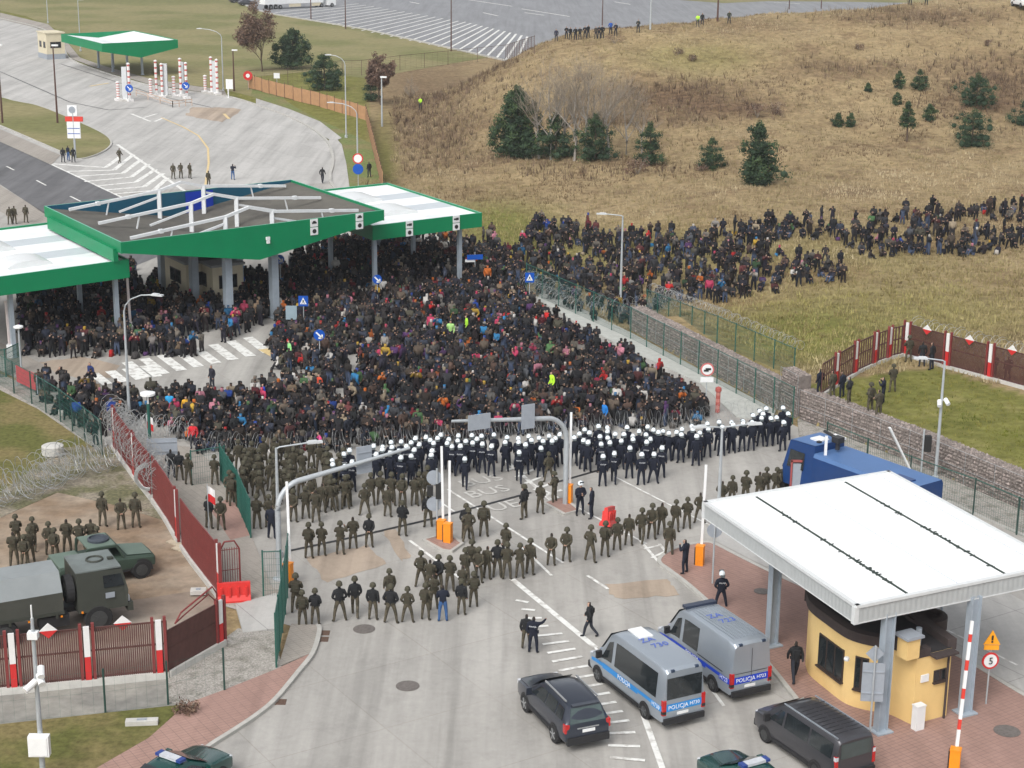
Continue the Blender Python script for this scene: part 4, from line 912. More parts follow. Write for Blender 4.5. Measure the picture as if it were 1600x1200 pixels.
# the red and white boundary fences
def border_fence(label, pts, h, pil, m, zb_=0.0, slat=0.11, diamonds=(), plinth=True, sl=0.035):
    t = thing('border_fence', label, 'fence', pts[0]); pan = MB(); pl = MB()
    for a, b_ in zip(pts[:-1], pts[1:]):
        d_ = b_-a; L = d_.length; an = math.atan2(d_.y, d_.x); n = int(L/slat)
        for i in range(n+1):
            p = a+d_*(i/n); pan.box((p.x, p.y, p.z+zb_+h/2), (sl, 0.05, h-0.1), 0, an)
        for zz in (0.12, h*0.55, h-0.08): pan.beam(a+Vector((0, 0, zb_+zz)), b_+Vector((0, 0, zb_+zz)), 0.05, 0.07)
        if plinth: pl.beam(a+Vector((0, 0, zb_-0.12)), b_+Vector((0, 0, zb_-0.12)), 0.3, 0.36)
    pan.build('slat_panel', m, t)
    if plinth: pl.build('plinth', M_conw, t)
    for p, an in pil:
        best = None
        for a, b_ in zip(pts[:-1], pts[1:]):
            e_ = (b_-a).xy; tt = max(0, min(1, (p-a).xy.dot(e_)/e_.length_squared)); c_ = a+(b_-a)*tt; dd = (c_-p).xy.length
            if best is None or dd < best[0]: best = (dd, c_)
        p = best[1]+Vector((0, -0.07, 0)); f_ = MB()
        dx = Vector((math.cos(an), math.sin(an), 0))
        for s_ in (-1, 1):
            q = p+dx*(0.25*s_); f_.box((q.x, q.y, p.z+zb_+h/2+0.05), (0.12, 0.14, h+0.25), 0, an)
        o = f_.build('pillar', M_rfen, t)
        f_ = MB(); f_.box((p.x, p.y-0.03, p.z+zb_+h*0.72+0.05), (0.24, 0.1, h*0.56), 0, an); f_.build('white_band', M_pwhite, o)
        f_ = MB(); f_.box((p.x, p.y-0.03, p.z+zb_+h*0.22+0.047), (0.24, 0.1, h*0.44), 0, an); f_.build('red_band', M_pred, o)
    for p, an in diamonds:
        dx = Vector((math.cos(an), math.sin(an), 0)); n_ = Vector((dx.y, -dx.x, 0)); 
        if n_.y > 0: n_ = -n_
        q = p+Vector((0, 0, zb_+h+0.02))+n_*0.1; up = Vector((0, 0, 1)); w_, hh = 0.36, 0.33
        mb = MB()
        for mi, sg in ((0, 1), (1, -1)):
            tri = [q+dx*w_, q+up*hh*sg, q-dx*w_]
            if sg < 0: tri = [q-dx*w_, q+up*hh*sg, q+dx*w_]
            mb.add([p_+n_*0.02 for p_ in tri]+[p_-n_*0.02 for p_ in tri], [(0, 1, 2), (5, 4, 3), (0, 3, 4, 1), (1, 4, 5, 2)], mi)
        o = mb.build('border_badge', [M_pwhite, M_pred], t)
    return t
ang = lambda a, b_: math.atan2((b_-a).y, (b_-a).x)
a, b_ = G(-30, 1079, 0.3), G(263, 1050, 0.3); c_ = G(350, 1000, 0.3)
for p in (a, b_, c_): p.z = 0
an = ang(a, b_); L = (b_-a)
pts_px = [(24, 1074), (140, 1061), (251, 1048)]
border_fence('brown boundary fence with red and white pillars in front of the military truck', [a, b_], 2.35, [(Vector((G(*p, .3).x, G(*p, .3).y, 0)), an) for p in pts_px], M_bfen, 0.3, 0.085, sl=0.055, diamonds=[(Vector((G(*p, .3).x, G(*p, .3).y, 0)), an) for p in ((81, 1068), (196, 1055))])
tg = border_fence('brown wicket gate fence rising to a red and white post at the yard corner', [b_, c_], 1.9, [(c_+Vector((-0.15, -0.1, 0)), ang(b_, c_))], M_bfen, 0.3, 0.08, sl=0.055)
mb = MB()
q0, q1 = b_+(c_-b_)*0.15, b_+(c_-b_)*0.9
mb.tube([q0+Vector((0, 0, 2.25)), q0+(q1-q0)*0.15+Vector((0, 0, 2.6)), q1-(q1-q0)*0.1+Vector((0, 0, 3.0)), q1+Vector((0, 0, 2.6)), q1+Vector((0, 0, 2.2))], 0.04, 0, 6)
mb.tube([q0+Vector((0, 0, 2.25)), q0+(q1-q0)*0.2+Vector((0, 0, 2.4)), q1-(q1-q0)*0.2+Vector((0, 0, 2.75)), q1+Vector((0, 0, 2.2))], 0.03, 0, 6)
mb.build('gate_arch', M_rfen, tg)
fa = [G(345, 938), G(292, 868), G(245, 792)]
border_fence('long oxblood slatted fence between the dirt yard and the walkway', [G(345, 938), G(300, 880), G(285, 858)], 2.5, [(G(346, 936), ang(G(345, 938), G(300, 880)))], M_rfen, 0.2, 0.075, sl=0.05)
border_fence('oxblood slatted fence section behind the first soldiers of the dirt yard', [G(280, 850), G(262, 818), G(240, 785)], 2.5, [(G(281, 846), ang(G(280, 850), G(240, 785)))], M_rfen, 0.2, 0.075, sl=0.05)
border_fence('oxblood fence section tangled in razor wire at the head of the walkway', [G(236, 780), G(212, 750), G(178, 702)], 2.4, [(G(212, 748), ang(G(240, 785), G(178, 702))), (G(182, 706), ang(G(240, 785), G(178, 702)))], M_rfen, 0.2, 0.1)
bp = [GT(1283, 620), GT(1310, 602), GT(1340, 583), GT(1368, 570), GT(1392, 561), GT(1412, 556)]
bq = [GT(1412, 556), GT(1478, 575), GT(1542, 592), GT(1600, 608), GT(1680, 630)]
for l_ in (bp, bq):
    for p in l_: p.z = H1(p.x, p.y)
border_fence('brown slatted fence with four red and white pillars climbing the green bank', bp, 2.0, [(GT(*p), ang(bp[0], bp[-1])) for p in ((1307, 592+13), (1336, 582+4), (1366, 571), (1387, 562))], M_bfen, 0.15, 0.3, sl=0.09)
border_fence('dark mesh fence with red and white pillars and badges atop the green bank', bq, 2.1, [(GT(*p), ang(bq[0], bq[-1])) for p in ((1413, 557), (1477, 575), (1542, 593))], M_bfen, 0.15, 0.085, diamonds=[(GT(*p), ang(bq[0], bq[-1])) for p in ((1446, 568), (1512, 585), (1578, 602))])

# wicket of the walkway, water filled barriers, barrier gate
M_rplas = mat('red_plastic', (0.62, 0.035, 0.03), 0.4, 0.08, 4)
def jersey(label, p, an, L=1.3, h=0.9, cat='barrier', tilt=0.0):
    mb = MB(); prof = [(-0.3, 0), (-0.3, 0.14), (-0.14, 0.35), (-0.09, h), (0.09, h), (0.14, 0.35), (0.3, 0.14), (0.3, 0)]
    n = len(prof); vs = [(x, y, z) for x in (-L/2, L/2) for y, z in prof]
    mb.add(vs, [(i, (i+1) % n, n+(i+1) % n, n+i) for i in range(n)]+[tuple(range(n))[::-1], tuple(range(n, 2*n))])
    for i in range(4): mb.box((-L/2+L*(i+.5)/4, 0, h*0.55), (0.1, 0.42, h*0.5))
    o = mb.build('plastic_barrier', M_rplas); o.location = p; o.rotation_euler = (0, tilt, an); tag(o, label, cat); return o
jersey('red plastic water barrier standing under the wicket at the end of the walkway', G(366, 940, 0), R(12), 1.5, 0.95)
jersey('red plastic water barrier lying tilted behind the soldiers in the lanes', G(950, 825)+Vector((0, 0, 0.15)), R(70), 1.3, 0.95, tilt=0.25)
t = thing('wicket_gate', 'small oxblood arched gate frame above the red plastic barrier', 'gate', G(362, 925)); q = G(346, 930); q2 = G(376, 926)
mb = MB(); mb.tube([q, q+Vector((0, 0, 2.2)), q+(q2-q)*0.25+Vector((0, 0, 2.6)), q+(q2-q)*0.75+Vector((0, 0, 2.6)), q2+Vector((0, 0, 2.2)), q2], 0.045, 0, 6); mb.build('frame', M_rfen, t)
mb = MB()
for i in range(1, 8): p = q+(q2-q)*(i/8); mb.cyl(p+Vector((0, 0, .3)), p+Vector((0, 0, 2.3)), 0.015, 0, 4)
for zz in (0.3, 1.2, 2.2): mb.cyl(q+Vector((0, 0, zz)), q2+Vector((0, 0, zz)), 0.02, 0, 5)
mb.build('bars', M_rfen, t)
t = thing('crowd_barrier', 'red banner hung on a portable crowd barrier at the left edge of the crowd', 'barrier', G(42, 615))
q, q2 = G(27, 603), G(59, 618); mb = MB()
for p in (q, q2): mb.cyl(p, p+Vector((0, 0, 1.35)), 0.03, 0, 6); mb.cyl(p+Vector((-.3, -.3, .02)), p+Vector((.3, .3, .02)), 0.03, 0, 6)
mb.build('frame', M_gsteel, t)
mb = MB(); m_ = (q+q2)/2; mb.box((m_.x, m_.y, 0.85), ((q2-q).length, 0.05, 1.1), 0, ang(q, q2)); mb.build('banner', mat('red_banner', (0.5, 0.07, 0.085), 0.8, 0.12, 3), t)

# ------------------------------------------------------------------ razor wire
M_razor = mat('razor_wire_steel', (0.36, 0.37, 0.37), 0.45, 0.15, 8, metal=0.3)
def razor(label, pts, rad=0.45, pitch=0.28, coils=1, wr=0.013, seed=1, z0=0.0, terr=False):
    t = MB(); rr = random.Random(seed)
    for c in range(coils):
        off = Vector((rr.uniform(-.3, .3), rr.uniform(-.3, .3), c*rad*1.1 if c < 2 else rad*0.3))
        for a, b_ in zip(pts[:-1], pts[1:]):
            d_ = b_-a; L = d_.length; dn = d_.normalized(); sd_ = Vector((dn.y, -dn.x, 0)); n = max(3, int(L/pitch)*12); li = []
            for i in range(n+1):
                an_ = 2*PI*i/12; r_ = rad*(1+0.16*math.sin(i*0.7+seed+c)); p = a+d_*(i/n)+off
                g = p+sd_*math.cos(an_)*r_+Vector((0, 0, z0+rad+math.sin(an_)*r_))+dn*0.12*math.sin(i*0.37)
                li.append(g)
            t.tube(li, wr, 0, 3, False)
    o = t.build('razor_wire', M_razor); tag(o, label, 'razor wire', 'rolls of razor wire'); return o
razor('loose rolls of razor wire across the mud above the dirt yard', [G(-30, 800), G(60, 775), G(120, 745), G(200, 730)], 0.75, 0.5, 4, 0.017, 3)
razor('razor wire piled over the oxblood fence at the head of the walkway', [G(250, 800, 0), G(212, 752, 0), G(172, 690, 0)], 0.6, 0.4, 3, 0.013, 5, 1.0)
razor('razor wire roll between the walkway and the seated crowd at the left', [G(175, 672), G(240, 685), G(305, 690)], 0.5, 0.35, 3, 0.013, 7)
razor('long razor wire roll between the soldiers and the front of the crowd', [G(300, 712), G(420, 716), G(560, 708), G(720, 696)], 0.45, 0.35, 2, 0.007, 9)
razor('razor wire roll in front of the white helmeted police line', [G(720, 696), G(900, 682), G(1080, 672), G(1180, 655), G(1238, 648)], 0.45, 0.35, 2, 0.007, 11)
razor('razor wire roll between the field crowd and the footpath', [G(825, 452), G(900, 488), G(970, 500), G(1060, 480)], 0.5, 0.4, 3, 0.01, 13)
razor('razor wire roll on top of the mesh fence above the gabion wall', [onT(GT(1010, 492), 1.9), onT(GT(1120, 537), 1.9), onT(GT(1240, 590), 1.9)], 0.3, 0.35, 1, 0.011, 15)
razor('razor wire roll behind the red and white pillars on the bank', [p+Vector((0.5, 1.0, 0.6)) for p in bq], 0.6, 0.4, 2, 0.012, 17)
mb = MB()
for r_ in (0.75, 0.68, 0.6): mb.tube([Vector((r_*math.cos(a_*PI/12), 0.06*(r_-0.68)*10, 0.8+r_*math.sin(a_*PI/12))) for a_ in range(25)], 0.04, 0, 5, False)
o = mb.build('razor_wire', M_razor); o.location = G(236, 775)+Vector((0, -0.4, 0.4)); tag(o, 'unused round coil of razor wire hung on the oxblood fence', 'razor wire')
q = G(83, 712); mb = MB(); mb.lathe([(0.5, 0), (0.62, 0.12), (0.62, 0.6), (0.5, 0.66), (0.05, 0.7)], 0, 16, tuple(q)); tag(mb.build('concrete_ring', M_conw), 'round pale concrete well ring in the muddy field at the left', 'concrete ring')
for px, py, sx, sy, lab in ((222, 1135, 1.25, 0.35, 'long pale concrete manhole slab lying in the lawn at the bottom left'), (310, 930, .7, .5, 'white crate standing in the yard corner behind the wicket gate')):
    q = G(px, py); mb = MB(); mb.box((q.x, q.y, 0.2), (sx, sy, 0.18), 0, R(6)); mb.box((q.x, q.y, 0.31), (sx*0.3, sy*0.3, 0.04), 1, R(6)); tag(mb.build('slab' if sx > 1 else 'crate', [M_conw, M_gback]), lab, 'slab' if sx > 1 else 'crate')
for px, py, lab in ((278, 852, 'wooden plank lying at the foot of the oxblood fence, nearer the broken pallet'), (287, 862, 'wooden plank lying flat below the oxblood fence beside the jeep')):
    q = G(px, py); mb = MB(); mb.box((0, 0, 0.05), (1.3, 0.35, 0.06)); o = mb.build('plank', mat('pale_wood', (0.42, 0.36, 0.27), 0.85, 0.15, 5)); o.location = q; o.rotation_euler = (0.03, 0.06, R(-35)); tag(o, lab, 'plank')

# ------------------------------------------------------------------ gantries, lamps, signs, masts
M_lamp = mat('lamp_head_grey', (0.55, 0.57, 0.58), 0.4, 0.06, 3)
M_galv = mat('galvanised_steel', (0.42, 0.45, 0.47), 0.45, 0.1, 3, metal=0.2)
def plate_on(parent, c, w_, h_, an, m=M_gback, name='sign_back'):
    mb = MB(); mb.box(c, (w_, 0.06, h_), 0, an)
    nrm = Vector((math.sin(an), -math.cos(an), 0))*0.045
    for s_ in (-.28, .28): mb.box(c+nrm+Vector((0, 0, h_*s_)), (w_*0.96, 0.04, 0.05), 0, an)
    return mb.build(name, m, parent)
def gantry(label, base, end, htop, arm_r, signs):
    t = thing('sign_gantry', label, 'gantry', base); d_ = (end-base); d_.z = 0; L = d_.length; d_.normalize(); up = Vector((0, 0, 1))
    mb = MB(); pts = [base, base+up*(htop-1.3)]
    for k in range(1, 9):
        a_ = k/8*PI/2; pts.append(base+up*(htop-1.3)+d_*(1.3*(1-math.cos(a_)))+up*(1.3*math.sin(a_)))
    pts.append(base+d_*L+up*(htop+L*0.09))
    rs = [0.135]*2+[0.13]*8+[0.07]; mb.tube(pts, rs, 0, 10); mb.lathe([(0.32, 0), (0.32, 0.06), (0.2, 0.08)], 0, 12, tuple(base)); mb.build('pole', M_galv, t, True)
    an = math.atan2(d_.y, d_.x)
    for s_, w_, h_, dz in signs:
        c = base+d_*s_+up*(htop+s_*0.09+dz)+Vector((math.sin(an), -math.cos(an), 0))*(-0.2); plate_on(t, c, w_, h_, an)
    return t
b0 = G(437, 905); zt_ = 5.0
e0 = G(640, 690, 5.7); e0.z = 0
gantry('grey curved sign gantry at the left with one square sign above the soldiers', b0, e0, 4.75, 0.16, [((G(566, 708, 5.4)-b0).xy.length, 0.8, 1.35, -0.05)])
b1 = G(883, 790); e1 = G(706, 664, 5.4); e1.z = 0
gantry('grey curved sign gantry with two square signs over the police line', b1, e1, 5.0, 0.16, [((G(816, 645, 5.3)-b1).xy.length, 0.75, 1.3, 0.1), ((G(740, 657, 5.3)-b1).xy.length, 1.25, 0.8, -0.05)])
def lamp_post(label, base, h, arms, heads, two=False, m=M_galv, cams=(), group='street lamps', curve=False):
    t = thing('street_lamp', label, 'street lamp', base, 0, group); up = Vector((0, 0, 1))
    mb = MB(); mb.tube([base, base+up*h*0.5, base+up*h], [0.1, 0.085, 0.06], 0, 8); mb.lathe([(0.2, 0), (0.2, 0.3), (0.1, 0.34)], 0, 8, tuple(base)); mb.build('pole', m, t, True)
    for d_ in arms:
        d_ = Vector(d_); n = d_.normalized()
        mb = MB()
        if curve: mb.tube([base+up*(h-0.05), base+up*(h+0.35)+d_*0.06, base+up*(h+0.75)+d_*0.25, base+up*(h+1.05)+d_*0.6, base+up*(h+1.15)+d_], 0.045, 0, 6)
        else: mb.tube([base+up*(h-0.05), base+up*(h+0.03)+d_*0.1, base+up*(h+0.12)+d_], 0.04, 0, 6)
        mb.build('arm', m, t, True)
        top = base+up*((h+1.16) if curve else (h+0.12))+d_
        mb = MB(); an = math.atan2(n.y, n.x); c = top+n*0.3
        mb.box((c.x, c.y, c.z), (0.75, 0.26, 0.09), 0, an); mb.box((c.x-n.x*0.1, c.y-n.y*0.1, c.z+0.06), (0.4, 0.2, 0.06), 0, an); mb.build('lamp_head', M_lamp, t)
    for z_, ox in cams:
        mb = MB(); q = base+up*z_; mb.box((q.x+ox*0.5, q.y, q.z), (abs(ox)+0.1, 0.06, 0.06)); mb.cyl((q.x+ox, q.y, q.z+0.05), (q.x+ox*1.5, q.y-0.35, q.z-0.15), 0.12, 0, 10); mb.build('camera', M_plate, t)
    return t
lamp_post('tall grey lamp post with curved arm in front of the left canopy', G(203, 662), 7.0, [(1.9, -0.7, 0)], 1, curve=True)
lamp_post('short grey lamp post with a level arm beside the left sign gantry', G(437, 878)+Vector((-0.1, 0.6, 0)), 5.6, [(1.5, 0.5, 0)], 1)
q = G(969, 487); lamp_post('tall grey lamp post among the crowd in the field', q, 7.4, [(-1.3, 0.1, 0)], 1)
q = G(1461, 752); lamp_post('grey lamp post with two cameras in front of the gabion wall', q, 6.9, [(-1.0, 0.1, 0)], 1, cams=[(4.6, -0.12), (4.7, 0.2)])
q = G(1122, 812); lamp_post('grey lamp post with two heads beside the white roofed kiosk canopy', q, 5.0, [(1.4, 0.3, 0), (-0.9, -0.2, 0)], 2)
for (px, py, h, ax, lab) in ((541, 215, 9.0, -1.8, 'far grey lamp post with curved arm behind the orange board fence bend'), (559, 268, 6.4, -2.6, 'grey lamp post with curved arm above the round signs near the right canopy'), (349, 142, 8.0, -3.0, 'far grey lamp post with curved arm beside the striped bollards'), (126, 80, 9.0, 0.4, 'thin grey lamp post on the lawn behind the distant canopy'), (75, 36, 8.0, 0.4, 'thin grey lamp post beside the far cream booth road')):
    lamp_post(lab, G(px, py), h, [(ax, 0.2, 0)], 1, curve=ax < -1)
M_rust = mat('rust_brown_mast', (0.09, 0.045, 0.035), 0.7, 0.15, 3)
for (px, py, h, lab) in ((90, 193, 10.0, 'rust brown mast standing in the grass island, second from the picture edge'), (4, 193, 10.0, 'rust brown mast at the very left edge of the grass island'), (366, 142, 6.0, 'rust brown camera mast by the no entry sign'), (540, 45, 10, 'rust brown mast on the kerb of the truck park, behind the white trailer'), (705, 80, 12, 'tall rust brown mast at the middle of the truck park kerb'), (941, 40, 8, 'rust brown mast behind the onlookers on the hill'), (486, 30, 7, 'short rust brown mast below the parked white trailer'), (1016, 46, 6, 'grey camera mast on the hilltop beside a single onlooker'), (1121, 34, 8, 'rust brown mast beyond the hilltop near the high visibility onlooker'), (1233, 15, 7, 'rust brown mast beyond the hilltop, left of the last one'), (1283, 14, 7, 'rust brown mast beyond the hilltop, the last on the right'), (597, 200, 6.5, 'pale camera mast behind the orange board fence')):
    p = G(px, py) if px not in (941, 1016, 1121, 1233, 1283) else GT(px, py); 
    t = thing('mast', lab, 'mast', p, 0, 'slender masts'); mb = MB(); mb.tube([p, p+Vector((0, 0, h))], [0.14, 0.08], 0, 7); mb.build('pole', M_rust if px not in (1016, 597) else M_galv, t, True)
    mb = MB(); mb.box((p.x+0.25, p.y, p.z+h+0.05), (0.8, 0.3, 0.2)); mb.build('camera', M_plate, t)
# camera mast in the lawn at the bottom left
q = G(68, 1222); t = thing('camera_mast', 'white camera mast with grey box standing in the lawn at the bottom left', 'mast', q); up = Vector((0, 0, 1))
mb = MB(); mb.tube([q, q+up*3.2, q+up*6.5], [0.11, 0.09, 0.06], 0, 9); mb.build('pole', M_galv, t, True)
mb = MB(); mb.box((q.x, q.y-0.2, 1.6), (0.75, 0.3, 0.8)); mb.box((q.x, q.y-0.36, 1.6), (0.64, 0.03, 0.7)); mb.build('equipment_box', M_plate, t)
mb = MB(); mb.box((q.x, q.y, 5.85), (0.36, 0.3, 0.26)); mb.cyl((q.x, q.y, 6.3), (q.x, q.y, 7.0), 0.03, 0, 6); mb.build('sensor', M_plate, t)
for dx, dz, rx in ((0.2, 4.6, 0.1), (-0.02, 4.05, -0.3), (0.12, 4.3, 0.2)):
    mb = MB(); mb.cyl((q.x+dx, q.y, dz), (q.x+dx+rx, q.y-0.4, dz-0.2), 0.13, 0, 10); mb.box((q.x+dx/2, q.y, dz), (abs(dx)+.1, .06, .06)); mb.build('camera', M_plate, t)

def pole_sign(label, base, h, parts, cat='road sign', name='traffic_sign', group=None, r=0.035, m=M_galv):
    t = thing(name, label, cat, base, 0, group); mb = MB(); mb.cyl(base, base+Vector((0, 0, h)), r, 0, 7); mb.build('pole', m, t)
    for fn in parts: fn(t, base)
    return t
def disc(z, r_, cols, dx=0.0, dy=-0.06, an=0.0, sides=20):
    def f(t, b):
        par = t
        for k, (rr_, m) in enumerate(cols):
            mb = MB(); c = b+Vector((dx, dy-0.012*k, z)); nrm = Vector((math.sin(an), -math.cos(an), 0))*0.02
            mb.cyl(c-nrm, c+nrm, rr_, 0, sides); o = mb.build('sign_face' if k == 0 else 'sign_ring', m, par)
            if k == 0: par = o
    return f
def square(z, w_, h_, m, inner=None, dx=0, dy=-0.06, an=0.0):
    def f(t, b):
        mb = MB(); mb.box(b+Vector((dx, dy, z)), (w_, 0.04, h_), 0, an); o = mb.build('sign_face', m, t)
        if inner == 'tri':
            nrm = Vector((math.sin(an), -math.cos(an), 0))*0.03; tx = Vector((math.cos(an), math.sin(an), 0)); c = b+Vector((dx, dy, z))+nrm
            mb = MB(); mb.poly([c-tx*w_*.36-Vector((0, 0, h_*.3)), c+tx*w_*.36-Vector((0, 0, h_*.3)), c+Vector((0, 0, h_*.36))]); o2 = mb.build('triangle', M_plate, o)
            mb = MB(); mb.beam(c+nrm*.2+Vector((0, 0, h_*.1)), c+nrm*.2-Vector((0, 0, h_*.08)), 0.09, .02); mb.beam(c+nrm*.2-Vector((0, 0, h_*.06)), c+nrm*.2-tx*.12-Vector((0, 0, h_*.24)), .05, .02); mb.beam(c+nrm*.2-Vector((0, 0, h_*.06)), c+nrm*.2+tx*.12-Vector((0, 0, h_*.24)), .05, .02); mb.build('walker', M_black, o)
    return f
for px, py, lab in ((475, 515, 'blue pedestrian crossing sign standing in the crowd before the main canopy'), (827, 478, 'blue pedestrian crossing sign at the corner of the field crowd')):
    hh = 2.6 if px > 800 else 2.5
    pole_sign(lab, G(px, py), hh, [square(hh-0.35, 0.7, 0.76, M_blueg, 'tri')], group='pedestrian crossing signs')
def arrow(z, s_=0.26):
    def f(t, b):
        o = t.children[-1] if t.children else t
        mb = MB(); c = b+Vector((0, -0.1, z)); mb.beam(c+Vector((-s_, 0, s_)), c+Vector((s_, 0, -s_)), 0.11, 0.02, up=Vector((0, 1, 0))); mb.beam(c+Vector((s_, 0, -s_)), c+Vector((s_, 0, s_*0.25)), 0.1, .02, up=Vector((0, 1, 0))); mb.beam(c+Vector((s_, 0, -s_)), c+Vector((-s_*.25, 0, -s_)), 0.1, .02, up=Vector((0, 1, 0))); mb.build('arrow', M_plate, o)
    return f
pole_sign('round blue keep right sign with white arrow standing in the crowd', G(500, 575), 2.7, [disc(2.3, 0.38, [(0.38, M_blueg)]), arrow(2.3, 0.2)])
pole_sign('round blue keep right sign half hidden in the shade of the main canopy', Pm(0.78, 0.55, 0), 3.0, [disc(2.7, 0.45, [(0.36, M_blueg)]), arrow(2.7, 0.2)])
pole_sign('round blue sign at the foot of the right canopy column', G(590, 478), 2.4, [disc(2.1, 0.45, [(0.36, M_blueg)]), arrow(2.1, 0.2)])
t = pole_sign('blue and white direction board standing near the lamp at the right canopy', G(742, 445), 2.7, [square(2.3, 1.3, 0.4, M_blueg, an=R(12)), square(2.0, 0.8, 0.22, M_plate, dx=-0.4, an=R(12))])
ts = pole_sign('round white sign with red rim and white plate below beside the footpath', G(1102, 650), 3.4, [disc(3.0, 0.42, [(0.42, mat('faded_red_rim', (.55, .16, .15), .6, .08, 3)), (0.33, M_plate)]), square(2.35, 0.8, 0.32, M_plate)])
c = G(1102, 650)+Vector((0, -.12, 3.0)); mb = MB(); mb.box(c+Vector((.05, 0, .04)), (.34, .02, .13)); mb.box(c+Vector((-.07, 0, -.06)), (.3, .02, .12)); mb.build('symbol', M_black, ts.children[1])
q = G(1121, 645); mb = MB()
for i in range(6): mb.cyl((q.x, q.y, 0.05+i*0.22), (q.x, q.y, 0.05+i*0.22+0.22), 0.14, i % 2, 10)
mb.lathe([(0.15, 1.35), (0.2, 1.42), (0.19, 1.62), (0.04, 1.7)], 0, 10, (q.x, q.y, 0)); tag(mb.build('marker_post', [mat('brick_red_paint', (.42, .1, .085), .7, .15, 3), mat('faded_red_paint', (0.5, 0.2, 0.17), 0.7, 0.1, 3)]), 'faded red marker post standing on the footpath beside the end of the crowd', 'post')
b = G(1540, 1104)
t = pole_sign('speed limit sign with an orange warning triangle above it beside the kiosk', b, 2.75, [disc(2.05, 0.36, [(0.36, M_pred), (0.28, M_plate)], an=R(10))])
lettering('5', 0.42, M_black, t.children[1], b+Vector((0.01, -0.13, 2.05)), (PI/2, 0, R(10)))
mb = MB(); c = b+Vector((0, -0.07, 2.75)); mb.add([c+Vector((-.34, 0, 0)), c+Vector((.34, 0, 0)), c+Vector((0, 0, .62))]+[c+Vector((-.34, .04, 0)), c+Vector((.34, .04, 0)), c+Vector((0, .04, .62))], [(0, 1, 2), (5, 4, 3), (0, 2, 5, 3), (1, 4, 5, 2), (0, 3, 4, 1)]); mb.box(c+Vector((0, 0.02, -0.13)), (0.6, 0.04, 0.2)); o = mb.build('warning_triangle', mat('orange_sign', (0.85, 0.36, 0.02), 0.5, 0.05, 4), t)
mb = MB(); mb.box(c+Vector((0, -0.02, 0.3)), (0.07, 0.02, 0.2)); mb.build('exclamation_bar', M_black, o); mb = MB(); mb.box(c+Vector((0, -0.02, 0.13)), (0.07, 0.02, 0.07)); mb.build('exclamation_dot', M_black, o)
b = G(1358, 1158)
t = thing('traffic_sign', 'grey back of a tall sign board with a diamond plate beside the kiosk post', 'road sign', b); mb = MB(); mb.cyl(b, b+Vector((0, 0, 4.0)), 0.04, 0, 7); mb.build('pole', M_galv, t)
plate_on(t, b+Vector((0, 0.1, 2.45)), 0.85, 1.6, R(-5)); mb = MB(); mb.box(b+Vector((0, 0.08, 3.65)), (0.5, 0.04, 0.5), 0, 0, 0, PI/4); mb.build('diamond_plate', M_gback, t)
b = G(1113, 915); t = thing('traffic_sign', 'round grey sign back on a pole at the left corner of the white roof', 'road sign', b); mb = MB(); mb.cyl(b, b+Vector((0, 0, 3.3)), 0.045, 0, 7); mb.build('pole', M_galv, t); mb = MB(); mb.cyl(b+Vector((0, .04, 2.75)), b+Vector((0, .09, 2.75)), 0.36, 0, 20); mb.build('sign_back', M_gback, t)
b = G(683, 838); t = thing('traffic_light', 'grey pole with two round sign backs and a black signal head beside the orange cabinets', 'traffic light', b); mb = MB(); mb.cyl(b, b+Vector((0, 0, 3.6)), 0.05, 0, 7); mb.build('pole', M_galv, t)
for z_ in (1.7, 3.1): mb = MB(); mb.cyl(b+Vector((-.15, .06, z_)), b+Vector((-.15, .1, z_)), 0.38, 0, 18); mb.build('sign_back', M_gback, t)
mb = MB(); mb.box(b+Vector((0.1, 0.1, 2.4)), (0.34, 0.3, 0.8)); mb.box(b+Vector((-0.35, 0.1, 2.4)), (0.3, 0.2, 0.5)); mb.build('signal_head', M_black, t)
q = G(254, 765); t = thing('road_sign', 'wide grey sign back on a green post above the oxblood fence', 'road sign', G(237, 745)); b = G(237, 745)
mb = MB(); mb.cyl(b, b+Vector((0, 0, 4.2)), 0.09, 0, 8); mb.build('pole', M_gfen, t); plate_on(t, b+Vector((0.65, 0, 1.75)), 1.65, 0.95, R(8))
mb = MB(); mb.lathe([(0.05, 0), (0.42, 0.1), (0.42, 0.22), (0.1, 0.3)], 0, 12, (b.x, b.y, 4.6)); mb.cyl(b+Vector((0, 0, 4.2)), b+Vector((0, 0, 4.7)), 0.05, 0, 6); mb.build('lamp_head', M_plate, t)
b = G(34, 588); t = thing('street_lamp', 'small mushroom headed lamp at the left edge beside the grey cage', 'street lamp', b); mb = MB(); mb.cyl(b, b+Vector((0, 0, 3.3)), 0.06, 0, 7); mb.build('pole', M_galv, t); mb = MB(); mb.lathe([(0.05, 0), (0.32, 0.1), (0.32, 0.2), (0.08, 0.28)], 0, 12, (b.x, b.y, 3.2)); mb.build('lamp_head', M_plate, t)
b = G(1248, 790); t = thing('traffic_sign', 'grey board in a red frame beside the blue truck', 'road sign', b); mb = MB(); mb.box(b+Vector((0, 0, 1.4)), (0.85, 0.1, 1.9)); mb.build('board', M_gback, t); mb = MB()
for dx in (-.5, .5): mb.box(b+Vector((dx, -.02, 1.35)), (0.09, 0.12, 2.4))
mb.box(b+Vector((0, -.02, 2.5)), (1.1, 0.12, 0.1)); mb.build('frame', mat('dull_red_frame', (.32, .08, .075), .6, .1, 3), t)
mb = MB(); q = G(456, 520); tag(MB().box((q.x, q.y, 1.5), (0.8, 0.12, 1.0)).cyl((q.x, q.y, 0), (q.x, q.y, 1.0), 0.05, 0, 6).build('information_board', mat('blue_grey_board', (0.25, 0.33, 0.38), 0.6, 0.08, 2)), 'small blue grey information board standing among the crowd', 'board')
